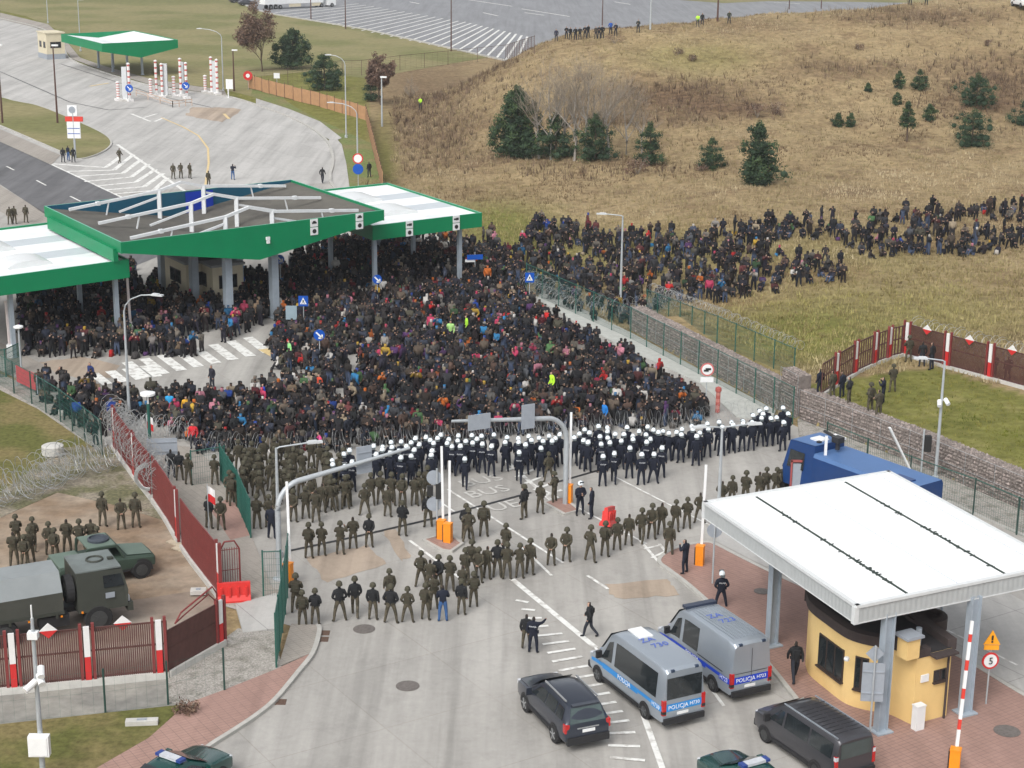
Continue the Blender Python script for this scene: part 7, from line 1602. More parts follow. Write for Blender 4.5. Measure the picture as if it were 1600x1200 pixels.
def in_weed(X, Y):
    px, py = _pxy(X, Y); f = gauss(px, py, 1050, 148, 130, 22)+gauss(px, py, 960, 190, 150, 10)+gauss(px, py, 1450, 25, 120, 14)+gauss(px, py, 1560, 130, 100, 45)+gauss(px, py, 680, 210, 70, 45)+.8*gauss(px, py, 650, 130, 80, 35)+.7*gauss(px, py, 1320, 106, 100, 12)+.5*gauss(px, py, 900, 265, 150, 10)+.6*gauss(px, py, 720, 110, 90, 25)
    return in_field(X, Y) & (np.random.default_rng(5).uniform(0, 1, len(X)) < f*.8)
tufts('weeds', 42000, 140, 262, in_weed, [srgb(116, 99, 83), srgb(102, 86, 73), srgb(130, 112, 94), srgb(110, 96, 78), srgb(138, 121, 101)], .5, 1.15, .05, 5, 6, .35)
def on_bank(X, Y):
    d, before = wall_dist(X, Y); return (d > 1.5) & (d < 10.5) & (before < -23)
tufts('bank_grass', 16000, 80, 112, on_bank, [srgb(112, 118, 52), srgb(128, 128, 62), srgb(140, 134, 74), srgb(100, 108, 46)], .06, .2, .03, 5, 8, .2)
# ------------------------------------------------------------------ people
M_skin = mat('skin', (0.42, 0.26, 0.19), 0.6, 0.06, 8); M_hair = mat('dark_hair', (0.025, 0.018, 0.014), 0.7, 0.15, 8)
M_camo = mat('camouflage_cloth', (0.05, 0.045, 0.03), 0.92, 0.25, 9, c2=(0.095, 0.08, 0.054), sc2=7.0, amt2=0.52)
M_camov = mat('khaki_vest', (0.055, 0.045, 0.03), 0.92, 0.2, 9, c2=(0.05, 0.048, 0.032), sc2=9.0)
M_blkv = mat('black_vest', (0.014, 0.015, 0.017), 0.85, 0.15, 6); M_boot = mat('black_boots', (0.014, 0.013, 0.012), 0.7, 0.15, 8)
M_navy = mat('navy_uniform', (0.008, 0.011, 0.023), 0.85, 0.15, 6); M_whelm = mat('white_helmet_shell', (0.78, 0.84, 0.87), 0.22, 0.02, 3, coat=0.5)
M_chelm = mat('camouflage_helmet', (0.068, 0.062, 0.04), 0.85, 0.2, 12, c2=(0.055, 0.052, 0.034), sc2=10.0); M_vis = mat('clear_visor', (0.12, 0.14, 0.15), 0.1, 0.05, 3)
M_jack = mat('coloured_jacket', (1, 1, 1), 0.9, 0.12, 6, objcol=True); M_jean = mat('dark_trousers', (0.022, 0.025, 0.035), 0.9, 0.15, 6); M_bjean = mat('blue_jeans', (0.04, 0.10, 0.24), 0.9, 0.15, 6)

def skeleton(pose, bulk=1.0):
    """joints, bones with the region each covers; the figure looks along +Y"""
    J = {}; bend = 0.0
    if pose in ('sit', 'crouch'):
        pz = 0.14 if pose == 'sit' else 0.32
        J.update(pelvis=(0, 0, pz), waist=(0, .0, pz+.2), chest=(0, .05, pz+.42), neck=(0, .09, pz+.58), jaw=(0, .135, pz+.66), head=(0, .125, pz+.745), crown=(0, .115, pz+.83), nose=(0, .235, pz+.715))
        for s_, n in ((-1, 'l'), (1, 'r')):
            ky = .36 if pose == 'sit' else .34; kz = pz+(.3 if pose == 'sit' else .2)
            J['sh'+n] = (s_*.19, .05, pz+.47); J['el'+n] = (s_*.26, .2, pz+.27); J['wr'+n] = (s_*.12, .36, pz+.28); J['ha'+n] = (s_*.04, .42, pz+.27)
            J['hip'+n] = (s_*.1, .03, pz); J['kn'+n] = (s_*.15, ky, kz); J['an'+n] = (s_*.13, ky+(.14 if pose == 'sit' else -.1), .09); J['to'+n] = (s_*.15, ky+(.3 if pose == 'sit' else .06), .05)
    else:
        J.update(pelvis=(0, 0, .95), waist=(0, 0, 1.14), chest=(0, .0, 1.36), neck=(0, .01, 1.50), jaw=(0, .045, 1.575), head=(0, .025, 1.655), crown=(0, .01, 1.74), nose=(0, .135, 1.63))
        for s_, n in ((-1, 'l'), (1, 'r')):
            J['sh'+n] = (s_*.2, 0, 1.41); J['el'+n] = (s_*.262, -.04, 1.13); J['wr'+n] = (s_*.245, .09, .91); J['ha'+n] = (s_*.23, .13, .81)
            J['hip'+n] = (s_*.1, 0, .92); J['kn'+n] = (s_*.145, .02, .5); J['an'+n] = (s_*.17, -.03, .09); J['to'+n] = (s_*.2, .13, .045)
        if pose == 'crossed':
            for s_, n in ((-1, 'l'), (1, 'r')): J['el'+n] = (s_*.27, .06, 1.16); J['wr'+n] = (s_*.06, .23, 1.2+.04*s_); J['ha'+n] = (-s_*.04, .22, 1.22+.04*s_)
        if pose == 'behind':
            for s_, n in ((-1, 'l'), (1, 'r')): J['el'+n] = (s_*.275, -.12, 1.14); J['wr'+n] = (s_*.08, -.2, .98); J['ha'+n] = (s_*.01, -.21, .93)
        if pose == 'rifle':
            J['elr'] = (.28, -.02, 1.15); J['wrr'] = (.16, .22, 1.04); J['har'] = (.1, .28, 1.04); J['ell'] = (-.3, .06, 1.14); J['wrl'] = (-.1, .3, 1.1); J['hal'] = (-.03, .34, 1.12)
        if pose == 'phone':
            J['elr'] = (.34, .12, 1.25); J['wrr'] = (.17, .24, 1.5); J['har'] = (.12, .22, 1.6); J['ell'] = (-.3, .1, 1.2); J['wrl'] = (-.1, .27, 1.42); J['hal'] = (-.05, .26, 1.5)
        if pose in ('walk', 'walk2'):
            a = 1 if pose == 'walk' else -1
            J['knl'] = (-.11, .17*a, .52); J['anl'] = (-.11, .3*a-.06, .1); J['tol'] = (-.12, .3*a+.1, .06); J['knr'] = (.11, -.1*a+.06, .5); J['anr'] = (.11, -.36*a-.02, .14); J['tor'] = (.12, -.36*a+.14, .06)
            J['ell'] = (-.27, -.12*a, 1.15); J['wrl'] = (-.25, -.1*a+.1, .95); J['hal'] = (-.24, -.1*a+.16, .87); J['elr'] = (.27, .06*a, 1.14); J['wrr'] = (.24, .24*a+.05, .98); J['har'] = (.23, .26*a+.08, .9)
        if pose == 'point':
            J['elr'] = (.36, .2, 1.42); J['wrr'] = (.42, .44, 1.46); J['har'] = (.44, .54, 1.48)
        if pose == 'wide':
            for s_, n in ((-1, 'l'), (1, 'r')): J['kn'+n] = (s_*.2, .02, .49); J['an'+n] = (s_*.26, -.03, .09); J['to'+n] = (s_*.31, .12, .045); J['el'+n] = (s_*.31, -.05, 1.17); J['wr'+n] = (s_*.22, .12, 1.02); J['ha'+n] = (s_*.14, .18, .98)
    b = bulk
    Rd = dict(pelvis=.145*b, waist=.14*b, chest=.16*b, neck=.062, jaw=.072, head=.098, crown=.07, nose=.02)
    for n in 'lr': Rd.update({'sh'+n: .088*b, 'el'+n: .062*b, 'wr'+n: .045, 'ha'+n: .038, 'hip'+n: .105, 'kn'+n: .075, 'an'+n: .055, 'to'+n: .048})
    bones = [('pelvis', 'waist', 'j'), ('waist', 'chest', 'j'), ('chest', 'neck', 'j'), ('neck', 'jaw', 's'), ('jaw', 'head', 's'), ('head', 'crown', 'h'), ('head', 'nose', 's')]
    for n in 'lr': bones += [('chest', 'sh'+n, 'j'), ('sh'+n, 'el'+n, 'j'), ('el'+n, 'wr'+n, 'j'), ('wr'+n, 'ha'+n, 's'), ('pelvis', 'hip'+n, 't'), ('hip'+n, 'kn'+n, 't'), ('kn'+n, 'an'+n, 't'), ('an'+n, 'to'+n, 'b')]
    return J, Rd, bones
_BODY = {}
def body_mesh(pose, levels, bulk=1.0):
    """one continuous skin over the skeleton; returns mesh and a region letter per face"""
    key = (pose, levels, bulk)
    if key in _BODY: return _BODY[key]
    J, Rd, bones = skeleton(pose, bulk); names = list(J); ix = {n: i for i, n in enumerate(names)}
    me = bpy.data.meshes.new('body'); me.from_pydata([J[n] for n in names], [(ix[a], ix[b]) for a, b, _ in bones], [])
    o = bpy.data.objects.new('body', me); C.objects.link(o)
    sk = o.modifiers.new('skin', 'SKIN'); sk.use_smooth_shade = True
    for i, n in enumerate(names): me.skin_vertices[0].data[i].radius = (Rd[n], Rd[n]*(.82 if n in ('pelvis', 'waist', 'chest') else 1)); me.skin_vertices[0].data[i].use_root = n == 'pelvis'
    if levels: ss = o.modifiers.new('sub', 'SUBSURF'); ss.levels = levels; ss.render_levels = levels
    bpy.context.view_layer.update()
    out = bpy.data.meshes.new_from_object(o.evaluated_get(bpy.context.evaluated_depsgraph_get()))
    bpy.data.objects.remove(o); bpy.data.meshes.remove(me)
    # shrink slightly so that the feet stand on the ground
    zmin = min(v.co.z for v in out.vertices)
    for v in out.vertices: v.co.z -= zmin
    A = np.array([J[a] for a, b, _ in bones]); B = np.array([J[b] for a, b, _ in bones]); D = B-A; L2 = (D**2).sum(1); rr_ = np.array([(Rd[a]+Rd[b])/2 for a, b, _ in bones])
    reg = []; hz = J['head'][2]; hy = J['head'][1]
    for p in out.polygons:
        c = np.array(p.center)+[0, 0, zmin]; t = np.clip(((c-A)*D).sum(1)/L2, 0, 1); dd = np.linalg.norm(c-(A+D*t[:, None]), axis=1)/rr_; k = bones[int(np.argmin(dd))][2]
        if k in 'sh' and c[2] > J['neck'][2]+.02: k = 'h' if (c[2] > hz+.03 or (c[1] < hy+.02 and c[2] > hz-.09)) else 's'
        reg.append(k)
    _BODY[key] = (out, reg); return _BODY[key]
def dressed(pose, mats, name, levels=1, bulk=1.0):
    key = ('d', pose, name, levels, bulk)
    if key in _BODY: return _BODY[key]
    src, reg = body_mesh(pose, levels, bulk); me = src.copy(); me.name = name; me.materials.clear()
    order = 'shjtb'
    for m in mats: me.materials.append(m)
    me.polygons.foreach_set('material_index', [order.index(k) for k in reg]); me.polygons.foreach_set('use_smooth', [True]*len(reg)); me.update(); _BODY[key] = me; return me

def helmet_mesh(police):
    mb = MB(); prof = []
    for k in range(8): a = k/7*PI/2*.97; prof.append(((.143 if police else .138)*math.cos(a), (.158 if police else .15)*math.sin(a)))
    mb.lathe([(.13, -.05)]+prof, 0, 14, (0, .015, 1.70), 1.0, 1.13)
    if police:
        mb.box((0, -.115, 1.63), (.2, .07, .12), 1); mb.box((0, .15, 1.80), (.22, .035, .1), 1, 0, -.5)
        return mb.mesh('helmet', [M_whelm, M_vis], None, True)
    mb.lathe([(.145, -.055), (.15, -.03), (.137, -.02)], 0, 14, (0, .015, 1.70), 1.0, 1.15); mb.box((0, .16, 1.74), (.06, .04, .06), 0)
    return mb.mesh('helmet', [M_chelm], None, True)
def vest_mesh(m, pack=False):
    mb = MB(); rings = [(1.02, .175, .135), (1.2, .185, .15), (1.36, .2, .155), (1.46, .165, .125)]; n = 12; base = len(mb.v)
    for z, rx, ry in rings:
        for j in range(n): a = 2*PI*j/n; mb.v.append((rx*math.copysign(abs(math.cos(a))**.7, math.cos(a)), ry*math.copysign(abs(math.sin(a))**.7, math.sin(a)), z))
    for i in range(len(rings)-1):
        for j in range(n): mb.f.append((base+i*n+j, base+i*n+(j+1) % n, base+(i+1)*n+(j+1) % n, base+(i+1)*n+j)); mb.m.append(0)
    mb.f.append(tuple(base+3*n+j for j in range(n))); mb.m.append(0); mb.f.append(tuple(base+j for j in range(n))[::-1]); mb.m.append(0)
    for x in (-.11, 0, .11): mb.box((x, .165, 1.13), (.09, .07, .14)); 
    mb.box((.19, 0, 1.02), (.07, .12, .12)); mb.box((-.19, -.02, 1.03), (.06, .1, .1))
    if pack: mb.box((0, -.2, 1.25), (.3, .16, .36)); mb.box((0, -.28, 1.18), (.2, .06, .18))
    else: mb.box((0, -.155, 1.3), (.24, .05, .22))
    return mb.mesh('backpack' if pack else 'vest', [m], None, 30)
HELM_P, HELM_C = helmet_mesh(True), helmet_mesh(False)
VEST = {k: vest_mesh(m, p) for k, m, p in (('camo', M_camov, False), ('pack', M_camov, True), ('black', M_blkv, False), ('navy', M_navy, False))}
TXT_POL = text_mesh('POLICJA', .085, M_text, .003)
def person(p, rz, pose, kind, label, group, scale=1.0, col=None):
    """a body mesh in its clothes; helmet, vest and lettering are its children"""
    mats = {'soldier': (M_skin, M_hair, M_camo, M_camo, M_boot), 'blackvest': (M_skin, M_hair, M_blkv, M_camo, M_boot), 'police': (M_skin, M_hair, M_navy, M_navy, M_boot), 'jeans': (M_skin, M_hair, M_navy, M_bjean, M_boot), 'civil': (M_skin, M_hair, M_jack, M_jean, M_boot), 'dark': (M_skin, M_hair, M_blkv, M_jean, M_boot)}[kind.split('+')[0]]
    o = bpy.data.objects.new('person', dressed(pose, mats, kind.split('+')[0], 1, 1.0 if kind[0] in 'cd' else 1.04)); C.objects.link(o); ORG[o.name] = Vector((0, 0, 0))
    o.location = p; o.rotation_euler = (0, 0, rz); o.scale = (scale*random.uniform(.97, 1.05), scale*random.uniform(.97, 1.05), scale); tag(o, label, 'person', group)
    if col: o.color = (*col, 1)
    for k in kind.split('+')[1:]:
        c = bpy.data.objects.new({'helm': 'helmet', 'phelm': 'helmet', 'text': 'back_lettering', 'pack': 'backpack'}.get(k, 'vest'), {'helm': HELM_C, 'phelm': HELM_P, 'text': TXT_POL}.get(k) or VEST[k]); C.objects.link(c); c.parent = o
        if k == 'text': c.location = (0, -.185, 1.32); c.rotation_euler = (PI/2, 0, 0)
    return o
rp = random.Random(11)
SP = ['stand', 'behind', 'crossed', 'rifle', 'wide', 'rifle', 'stand', 'crossed']
def face(spread=.35, base=0.0): return base+rp.uniform(-spread, spread)
def soldiers(pts, tmpl, group, base=0.0, lift=0.0, terr=False, kinds=('soldier+helm+camo', 'soldier+helm+pack', 'soldier+helm+camo', 'soldier+camo'), spread=.35):
    pts = sorted(pts, key=lambda q: q[0])
    for i, q in enumerate(pts):
        px, py = q[:2]; kind = q[2] if len(q) > 2 else rp.choice(kinds); pose = q[3] if len(q) > 3 else rp.choice(SP); rz = q[4] if len(q) > 4 else face(spread, base)
        p = GT(px, py) if terr else G(px, py, lift); p = p+Vector((0, 1.6, 0)) if px > 1555 and terr else p; lab = q[5] if len(q) > 5 else tmpl.format(ordw(i+1)); person(p, rz, pose, kind, lab, group, rp.uniform(.94, 1.06))
K = 'soldier+helm+camo'; BV = 'blackvest+helm+black'
soldiers([(23, 886), (40, 889), (48, 880), (27, 858), (53, 860, K, 'walk'), (78, 868), (87, 877, 'soldier+helm+pack', 'behind'), (106, 865), (126, 867), (144, 863), (154, 876), (161, 823), (190, 828), (213, 825)], 'soldier in camouflage, {} from left of the group in the dirt yard', 'soldiers in the dirt yard', .1, 0.02)
soldiers([(327, 826, BV, 'rifle'), (346, 829, 'soldier+helm+camo', 'behind')], 'soldier on the walkway between the red and green fences, {} from the left', 'soldiers on the walkway', -.1, .06)
soldiers([(268, 747, 'dark', 'stand'), (281, 751, 'blackvest+black', 'behind'), (295, 758), (336, 758), (425, 842, 'police', 'stand')], 'uniformed figure near the wide grey sign and green fence, {} from the left', 'figures around the head of the walkway', 0, .06)
soldiers([(150, 697, 'dark', 'stand', 1.0, 'dark clothed person standing at the end of the wire fence on the walkway')], '', 'figures around the head of the walkway', 0, .06)
soldiers([(463, 958), (473, 979), (493, 977, BV, 'rifle'), (531, 971, BV), (555, 963, BV, 'walk'), (583, 969, BV), (609, 945), (611, 974, BV, 'wide'), (637, 973), (665, 969), (678, 953), (692, 971, 'jeans', 'crossed', .1, 'officer in navy jacket and bright blue jeans in the nearest row of soldiers'), (721, 961, BV), (740, 949)], 'soldier in the row nearest the camera, {} from the left', 'nearest row of soldiers', 0)
soldiers([(658, 918, 'soldier+helm+pack', 'wide'), (672, 928), (685, 924, BV), (703, 925), (723, 936), (727, 913), (737, 902), (748, 911), (761, 905, 'soldier+camo'), (777, 903, BV, 'phone'), (792, 906), (812, 904, K, 'phone'), (828, 898), (790, 872)], 'soldier in the loose knot before the orange cabinets, {} from the left', 'knot of soldiers in mid lane', -.2)
soldiers([(861, 884), (885, 878), (922, 878, 'soldier+helm', 'wide'), (945, 870), (964, 860), (982, 853), (1002, 848, K, 'walk'), (1018, 843), (1033, 837), (1055, 831), (1073, 827), (1093, 818), (1045, 869, K, 'stand')], 'soldier in the slanting row behind the red barrier, {} from the left', 'slanting row of soldiers', -.35)
soldiers([(483, 873), (503, 869), (532, 867, K, 'phone'), (552, 858), (577, 856, BV, 'behind')], 'soldier standing above the tan patch of concrete, {} from the left', 'five soldiers by the tan patch', -.1)
soldiers([(402, 827), (421, 824), (459, 816, K, 'behind'), (478, 811), (494, 817), (504, 801), (516, 800), (523, 798), (540, 796), (570, 805, K, 'wide'), (580, 791), (595, 789), (606, 808), (612, 791), (629, 794), (648, 791), (655, 789), (668, 781)], 'soldier in the ragged rear row of the dense block, {} from the left', 'rear row of the soldier block', -.1)
soldiers([(629, 838, BV, 'crossed'), (669, 824, BV, 'stand')], 'soldier in black vest left of the raised booms, {} from the left', 'soldiers between the rows', 0)
soldiers([(728, 843, 'blackvest+helm+black'), (732, 849), (756, 839, 'soldier+helm+pack', 'stand'), (819, 811, 'blackvest+helm+black', 'point', .9), (844, 803, K, 'rifle', -.5)], 'soldier in the lane right of the orange cabinet pair, {} from the left', 'soldiers between the rows', 0)
soldiers([(857, 753, K, 'wide', .3, 'soldier standing just left of the rear gantry pole, behind another'), (866, 787, K, 'rifle', 1.0, 'soldier leaning beside the foot of the rear gantry pole')], '', 'soldiers between the rows', 0)
soldiers([(1127, 797), (1143, 792), (1164, 789), (1185, 786), (1196, 779), (1212, 780), (1224, 776)], 'soldier half hidden behind the edge of the white roof, {} from the left', 'soldiers behind the white roof', -.5)
soldiers([(1280, 619, 'police', 'stand'), (1300, 622), (1315, 621, 'police', 'stand'), (1326, 632, 'blackvest+black', 'wide'), (1359, 645), (1372, 655), (1379, 631, 'police', 'phone'), (1394, 613), (1419, 566), (1440, 573, 'dark', 'stand'), (1455, 578, 'dark', 'stand')], 'uniformed figure on the green bank, {} from the left', 'figures on the green bank', .6, 0, True, ('soldier+camo', 'soldier+helm+camo'), .6)
soldiers([(1562, 603, 'dark', 'stand', .2, 'dark silhouette behind the mesh fence on the bank, the left one'), (1584, 608, 'dark', 'stand', .1, 'dark silhouette behind the mesh fence on the bank, the right one')], '', 'figures on the green bank', 0, 0, True)
soldiers([(906, 805, 'police+phelm+navy', 'crossed', PI+.4, 'white helmeted officer facing the camera beside the orange cabinet of the gantry'), (924, 810, 'police', 'stand', 1.3, 'bareheaded officer in navy standing beside the helmeted one near the gantry'), (1126, 951, 'police+phelm+navy+text', 'wide', .1, 'white helmeted officer standing alone on the red pavers'), (822, 1014, 'blackvest+black', 'stand', -.2, 'armed figure half hidden behind the officer raising a phone'), (833, 1020, 'police+navy+text', 'point', -.2, 'officer in navy raising a phone, standing on the hatched marking'), (921, 995, 'dark+black', 'walk', 1.2, 'figure in black jacket walking across the lane above the vans')], '', 'single officers in the lanes', 0)
soldiers([(1070, 896, 'police', 'phone', .9, 'capped officer in navy beside the barrier cabinet on the red pavers'), (1241, 1064, 'dark+black', 'walk2', .1, 'man in black walking along the red pavers beside the yellow kiosk')], '', 'single officers in the lanes', 0, .12)
# dense block of soldiers left of the police line
blk = [(345, 742), (420, 722), (500, 732), (545, 752), (530, 778), (545, 792), (470, 800), (395, 802), (350, 790)]
cand = []
for i in range(4000):
    x, y = rp.uniform(340, 550), rp.uniform(715, 805)
    if not inpoly(x, y, blk): continue
    p = G(x, y)
    if all((p-q).length > .62 for q in cand): cand.append(p)
    if len(cand) >= 46: break
for p in cand: person(p, face(.3, 0), rp.choice(SP), rp.choice((K, 'soldier+helm+pack', K)), 'camouflaged soldier packed in the dense block left of the white helmets', 'dense block of soldiers', rp.uniform(.97, 1.03))
# the line of white helmets; head positions read off the photograph
HA = [(475, 715), (480, 740), (550, 680), (585, 660), (555, 755), (600, 725), (735, 630), (790, 628), (845, 600), (908, 600), (750, 682), (790, 650), (850, 640), (838, 675), (893, 655), (905, 705), (940, 625), (970, 685), (988, 655), (970, 605), (997, 585), (1020, 622), (1075, 585), (1062, 578), (1100, 655), (1095, 685), (1110, 610), (1135, 580), (1152, 565), (1195, 610), (1205, 592), (1225, 625), (1265, 565), (1258, 590), (1275, 632), (1312, 598), (1350, 562), (1348, 608), (1380, 582), (1410, 568), (1415, 615), (1305, 705), (1472, 632), (1488, 555), (1570, 570), (1558, 605)]
HB = [(40, 580), (42, 600), (105, 568), (122, 595), (85, 622), (45, 668), (170, 580), (182, 640), (195, 600), (215, 600), (232, 565), (272, 578), (298, 560), (390, 572), (422, 555), (455, 525), (447, 590), (465, 600), (485, 548), (542, 508), (590, 510), (597, 540), (550, 565), (592, 573), (558, 610), (612, 603), (570, 692), (640, 672), (645, 558), (668, 558), (683, 592), (720, 515), (725, 560), (738, 645), (757, 588), (795, 540), (832, 550), (848, 508), (842, 605), (865, 583), (885, 528), (910, 540), (940, 532), (812, 685), (888, 675), (938, 640), (980, 543), (1008, 540), (1063, 518), (1055, 550), (1125, 510), (1130, 525), (1175, 540), (1155, 570), (1222, 485), (1228, 520), (1295, 480), (1315, 512), (1372, 480), (1380, 492), (1445, 470), (1445, 485), (1502, 480), (1508, 435), (1550, 405), (1575, 400), (1570, 430), (1560, 455)]
HC = [(20, 695), (55, 685), (95, 630), (128, 660), (100, 722)]
heads = [(400+x/4, 540+y/4) for x, y in HA]+[(800+x/4, 540+y/4) for x, y in HB]+[(1200+x/4, 480+y/4) for x, y in HC]
SEG = [(600, 'behind the left square gantry sign'), (680, 'just left of the upright white booms'), (765, 'behind the upright white booms'), (835, 'below the square signs of the rear gantry'), (893, 'beside the bend of the rear gantry'), (960, 'just right of the rear gantry'), (1030, 'above the tilted red barrier'), (1110, 'left of the two headed lamp post'), (1190, 'right of the two headed lamp post'), (2000, 'at the line end by the blue truck')]
cnt = {}; placed = []
for hx, hy in sorted(heads):
    p = G(hx, hy, 1.74); p.z = 0
    for _ in range(6):
        for q in placed:
            d = p-q
            if d.length < .5: p = p+(d.normalized() if d.length > 1e-3 else Vector((1, 0, 0)))*(.5-d.length)*.6; p.z = 0
    placed.append(p)
    seg = next(s_ for lim, s_ in SEG if hx < lim); cnt[seg] = cnt.get(seg, 0)+1
    person(p, face(.25, .25 if hx > 1150 else 0), 'walk' if (hx, hy) in ((400+1305/4, 540+705/4), (800+45/4, 540+668/4), (800+640/4, 540+672/4)) else rp.choice(('stand', 'stand', 'wide', 'crossed', 'rifle')), 'police+phelm+navy+text' if hy > 690 and rp.random() < .6 else 'police+phelm+navy', 'white helmeted officer, %s from left of those %s' % (ordw(cnt[seg]), seg), 'police line in white helmets', rp.uniform(.97, 1.03))

# onlookers far away
def far(pts, tmpl, group, base=PI, kinds=('dark', 'civil', 'dark')):
    for i, q in enumerate(sorted(pts)):
        px, py = q[:2]; col = q[2] if len(q) > 2 else rp.choice(((.02, .02, .03), (.03, .03, .05), (.06, .05, .04), (.04, .05, .08))); kind = 'civil' if len(q) > 2 else rp.choice(kinds)
        if len(q) > 4 and q[4]: kind = q[4]
        p = GT(px, py); p.z = max(p.z, 0); person(p, face(.6, base), q[5] if len(q) > 5 else rp.choice(('stand', 'crossed', 'behind')), kind, q[3] if len(q) > 3 and q[3] else tmpl.format(ordw(i+1)), group, rp.uniform(.97, 1.05), col)
far([(869, 65), (885, 61), (891, 62), (899, 63), (906, 62), (914, 61), (919, 59), (931, 61), (936, 61), (941, 60)], 'dark clothed onlooker in the row on the hilltop, {} from the left', 'onlookers on the hilltop')
far([(954, 54, (.03, .1, .4), 'onlooker in a bright blue jacket on the hilltop'), (962, 57, (.02, .02, .03), 'dark onlooker beside the blue jacket on the hilltop'), (997, 51, (.02, .025, .02), 'dark onlooker alone on the hilltop beside the grey mast'), (1090, 42, (.45, .8, .05), 'onlooker in a high visibility vest on the hilltop'), (1097, 40, (.02, .02, .02), 'dark onlooker next to the high visibility vest on the hilltop'), (1139, 37, (.03, .035, .02), 'dark onlooker furthest right on the hilltop ridge'), (1422, 8, (.02, .02, .02), 'dark figure at the top edge of the slope, left of two'), (1447, 8, (.02, .02, .02), 'dark figure at the top edge of the slope, right of two'), (657, 172, (.45, .8, .05), 'person in a yellow green vest walking alone in the dry field')], '', 'onlookers on the hilltop')
FA = [(187, 255, 'soldier', 'walk', 'soldier walking across the chevrons of the far apron'), (99, 254, 'dark', 'stand', 'dark figure left of the blue jacket by the white information sign'), (107, 251, 'jeans', 'stand', 'figure in blue beside the white information sign'), (115, 254, 'dark', 'stand', 'dark figure right of the one in blue by the information sign'), (271, 280, 'soldier', 'stand', 'soldier on the far apron, left one of three in a row'), (283, 279, 'soldier', 'behind', 'soldier on the far apron, middle one of three in a row'), (297, 279, 'soldier', 'stand', 'soldier on the far apron, right one of three in a row'), (326, 292, 'soldier', 'stand', 'soldier at the yellow line behind the main canopy roof'), (364, 281, 'jeans', 'phone', 'person in blue jeans standing alone on the far apron'), (504, 286, 'dark', 'walk', 'dark figure walking on the far apron beside the kerb'), (577, 277, 'dark', 'stand', 'dark figure on the verge beside the orange board fence'), (16, 351, 'soldier', 'stand', 'soldier on the left road, first of three at the picture edge'), (23, 350, 'soldier', 'stand', 'soldier on the left road, second of three at the picture edge'), (41, 348, 'soldier', 'stand', 'soldier on the left road, third of three at the picture edge')]
for px, py, kind, pose, lab in FA: person(G(px, py, .02), face(.8, 0), pose, kind, lab, 'figures on the far apron')
CF = [(862, 622, 'stand', (.5, .85, .04), 'person in a bright yellow green vest standing in the seated crowd'), (855, 520, 'stand', (.55, .02, .02), 'person in a red hooded jacket at the right edge of the crowd'), (704, 538, 'stand', (.35, .6, .2), 'person in a pale green vest standing deep in the crowd'), (729, 528, 'stand', (.4, .75, .05), 'person in a lime vest right of the pale green vest in the crowd'), (332, 609, 'stand', (.02, .02, .03), 'dark figure standing alone on the striped crossing'), (292, 660, 'stand', (.6, .33, .03), 'person in a yellow jacket standing near the mushroom lamp'), (266, 655, 'stand', (.03, .3, .6), 'person in a bright sky blue jacket near the striped crossing'), (413, 640, 'stand', (.02, .08, .5), 'person in a royal blue jacket left of the crowd centre'), (944, 668, 'stand', (.02, .2, .6), 'person in a bright blue hooded jacket behind the police helmets'), (501, 703, 'crouch', (.8, .08, .3), 'person in a pink jacket behind the razor wire'), (97, 612, 'stand', (.02, .02, .02), 'dark person with a group at the red banner, standing in front'), (143, 606, 'stand', (.015, .03, .12), 'person in a navy jacket standing between banner and lamp post'), (453, 570, 'stand', (.3, .7, .25), 'person in a light green jacket at the yellow road patch'), (500, 625, 'stand', (.6, .07, .03), 'person in an orange red jacket sitting tall near the blue arrow sign'), (303, 703, 'stand', (.55, .02, .03), 'person with a red top at the razor wire by the green gate')]
for px, py, pose, col, lab in CF: person(G(px, py), face(.9, 2.6), pose, 'civil', lab, 'people standing out in the waiting crowd', rp.uniform(.95, 1.03), col)

# ------------------------------------------------------------------ the crowd itself: far beyond what one could count, one mass
JC = .6*np.array([(.012, .012, .014), (.018, .018, .02), (.01, .012, .02), (.02, .018, .022), (.014, .018, .03), (.03, .03, .034), (.03, .022, .018), (.016, .018, .02), (.05, .045, .045), (.014, .014, .018), (.022, .02, .034), (.024, .016, .018)])
JX = np.array([(.45, .02, .02), (.5, .05, .12), (.55, .14, .02), (.02, .07, .35), (.03, .2, .42), (.45, .42, .38), (.6, .58, .55), (.28, .2, .13), (.32, .26, .18), (.12, .11, .1), (.2, .02, .03), (.1, .04, .14), (.5, .32, .04), (.07, .16, .06), (.2, .18, .17), (.5, .2, .26)])
JM = np.array([(.1, .075, .055), (.085, .08, .075), (.13, .1, .075), (.11, .03, .03), (.07, .075, .085), (.05, .06, .09), (.16, .14, .115), (.075, .07, .05), (.1, .06, .045)])
POSES = ['stand', 'crossed', 'phone', 'wide', 'sit', 'crouch']
PROTO = []
for ps, bk in [(p_, b_) for b_ in (1.0, 1.22) for p_ in POSES]:
    me, reg = body_mesh(ps, 0, bk); me.calc_loop_triangles(); V = np.array([v.co[:] for v in me.vertices]); F = np.array([t.vertices[:] for t in me.loop_triangles])
    vr = ['j']*len(V)
    for p_, k in zip(me.polygons, reg):
        for v in p_.vertices:
            if vr[v] == 'j' or k == 'h' or (k == 's' and vr[v] != 'h'): vr[v] = k
    PROTO.append((V, F, vr))
pts_c = []
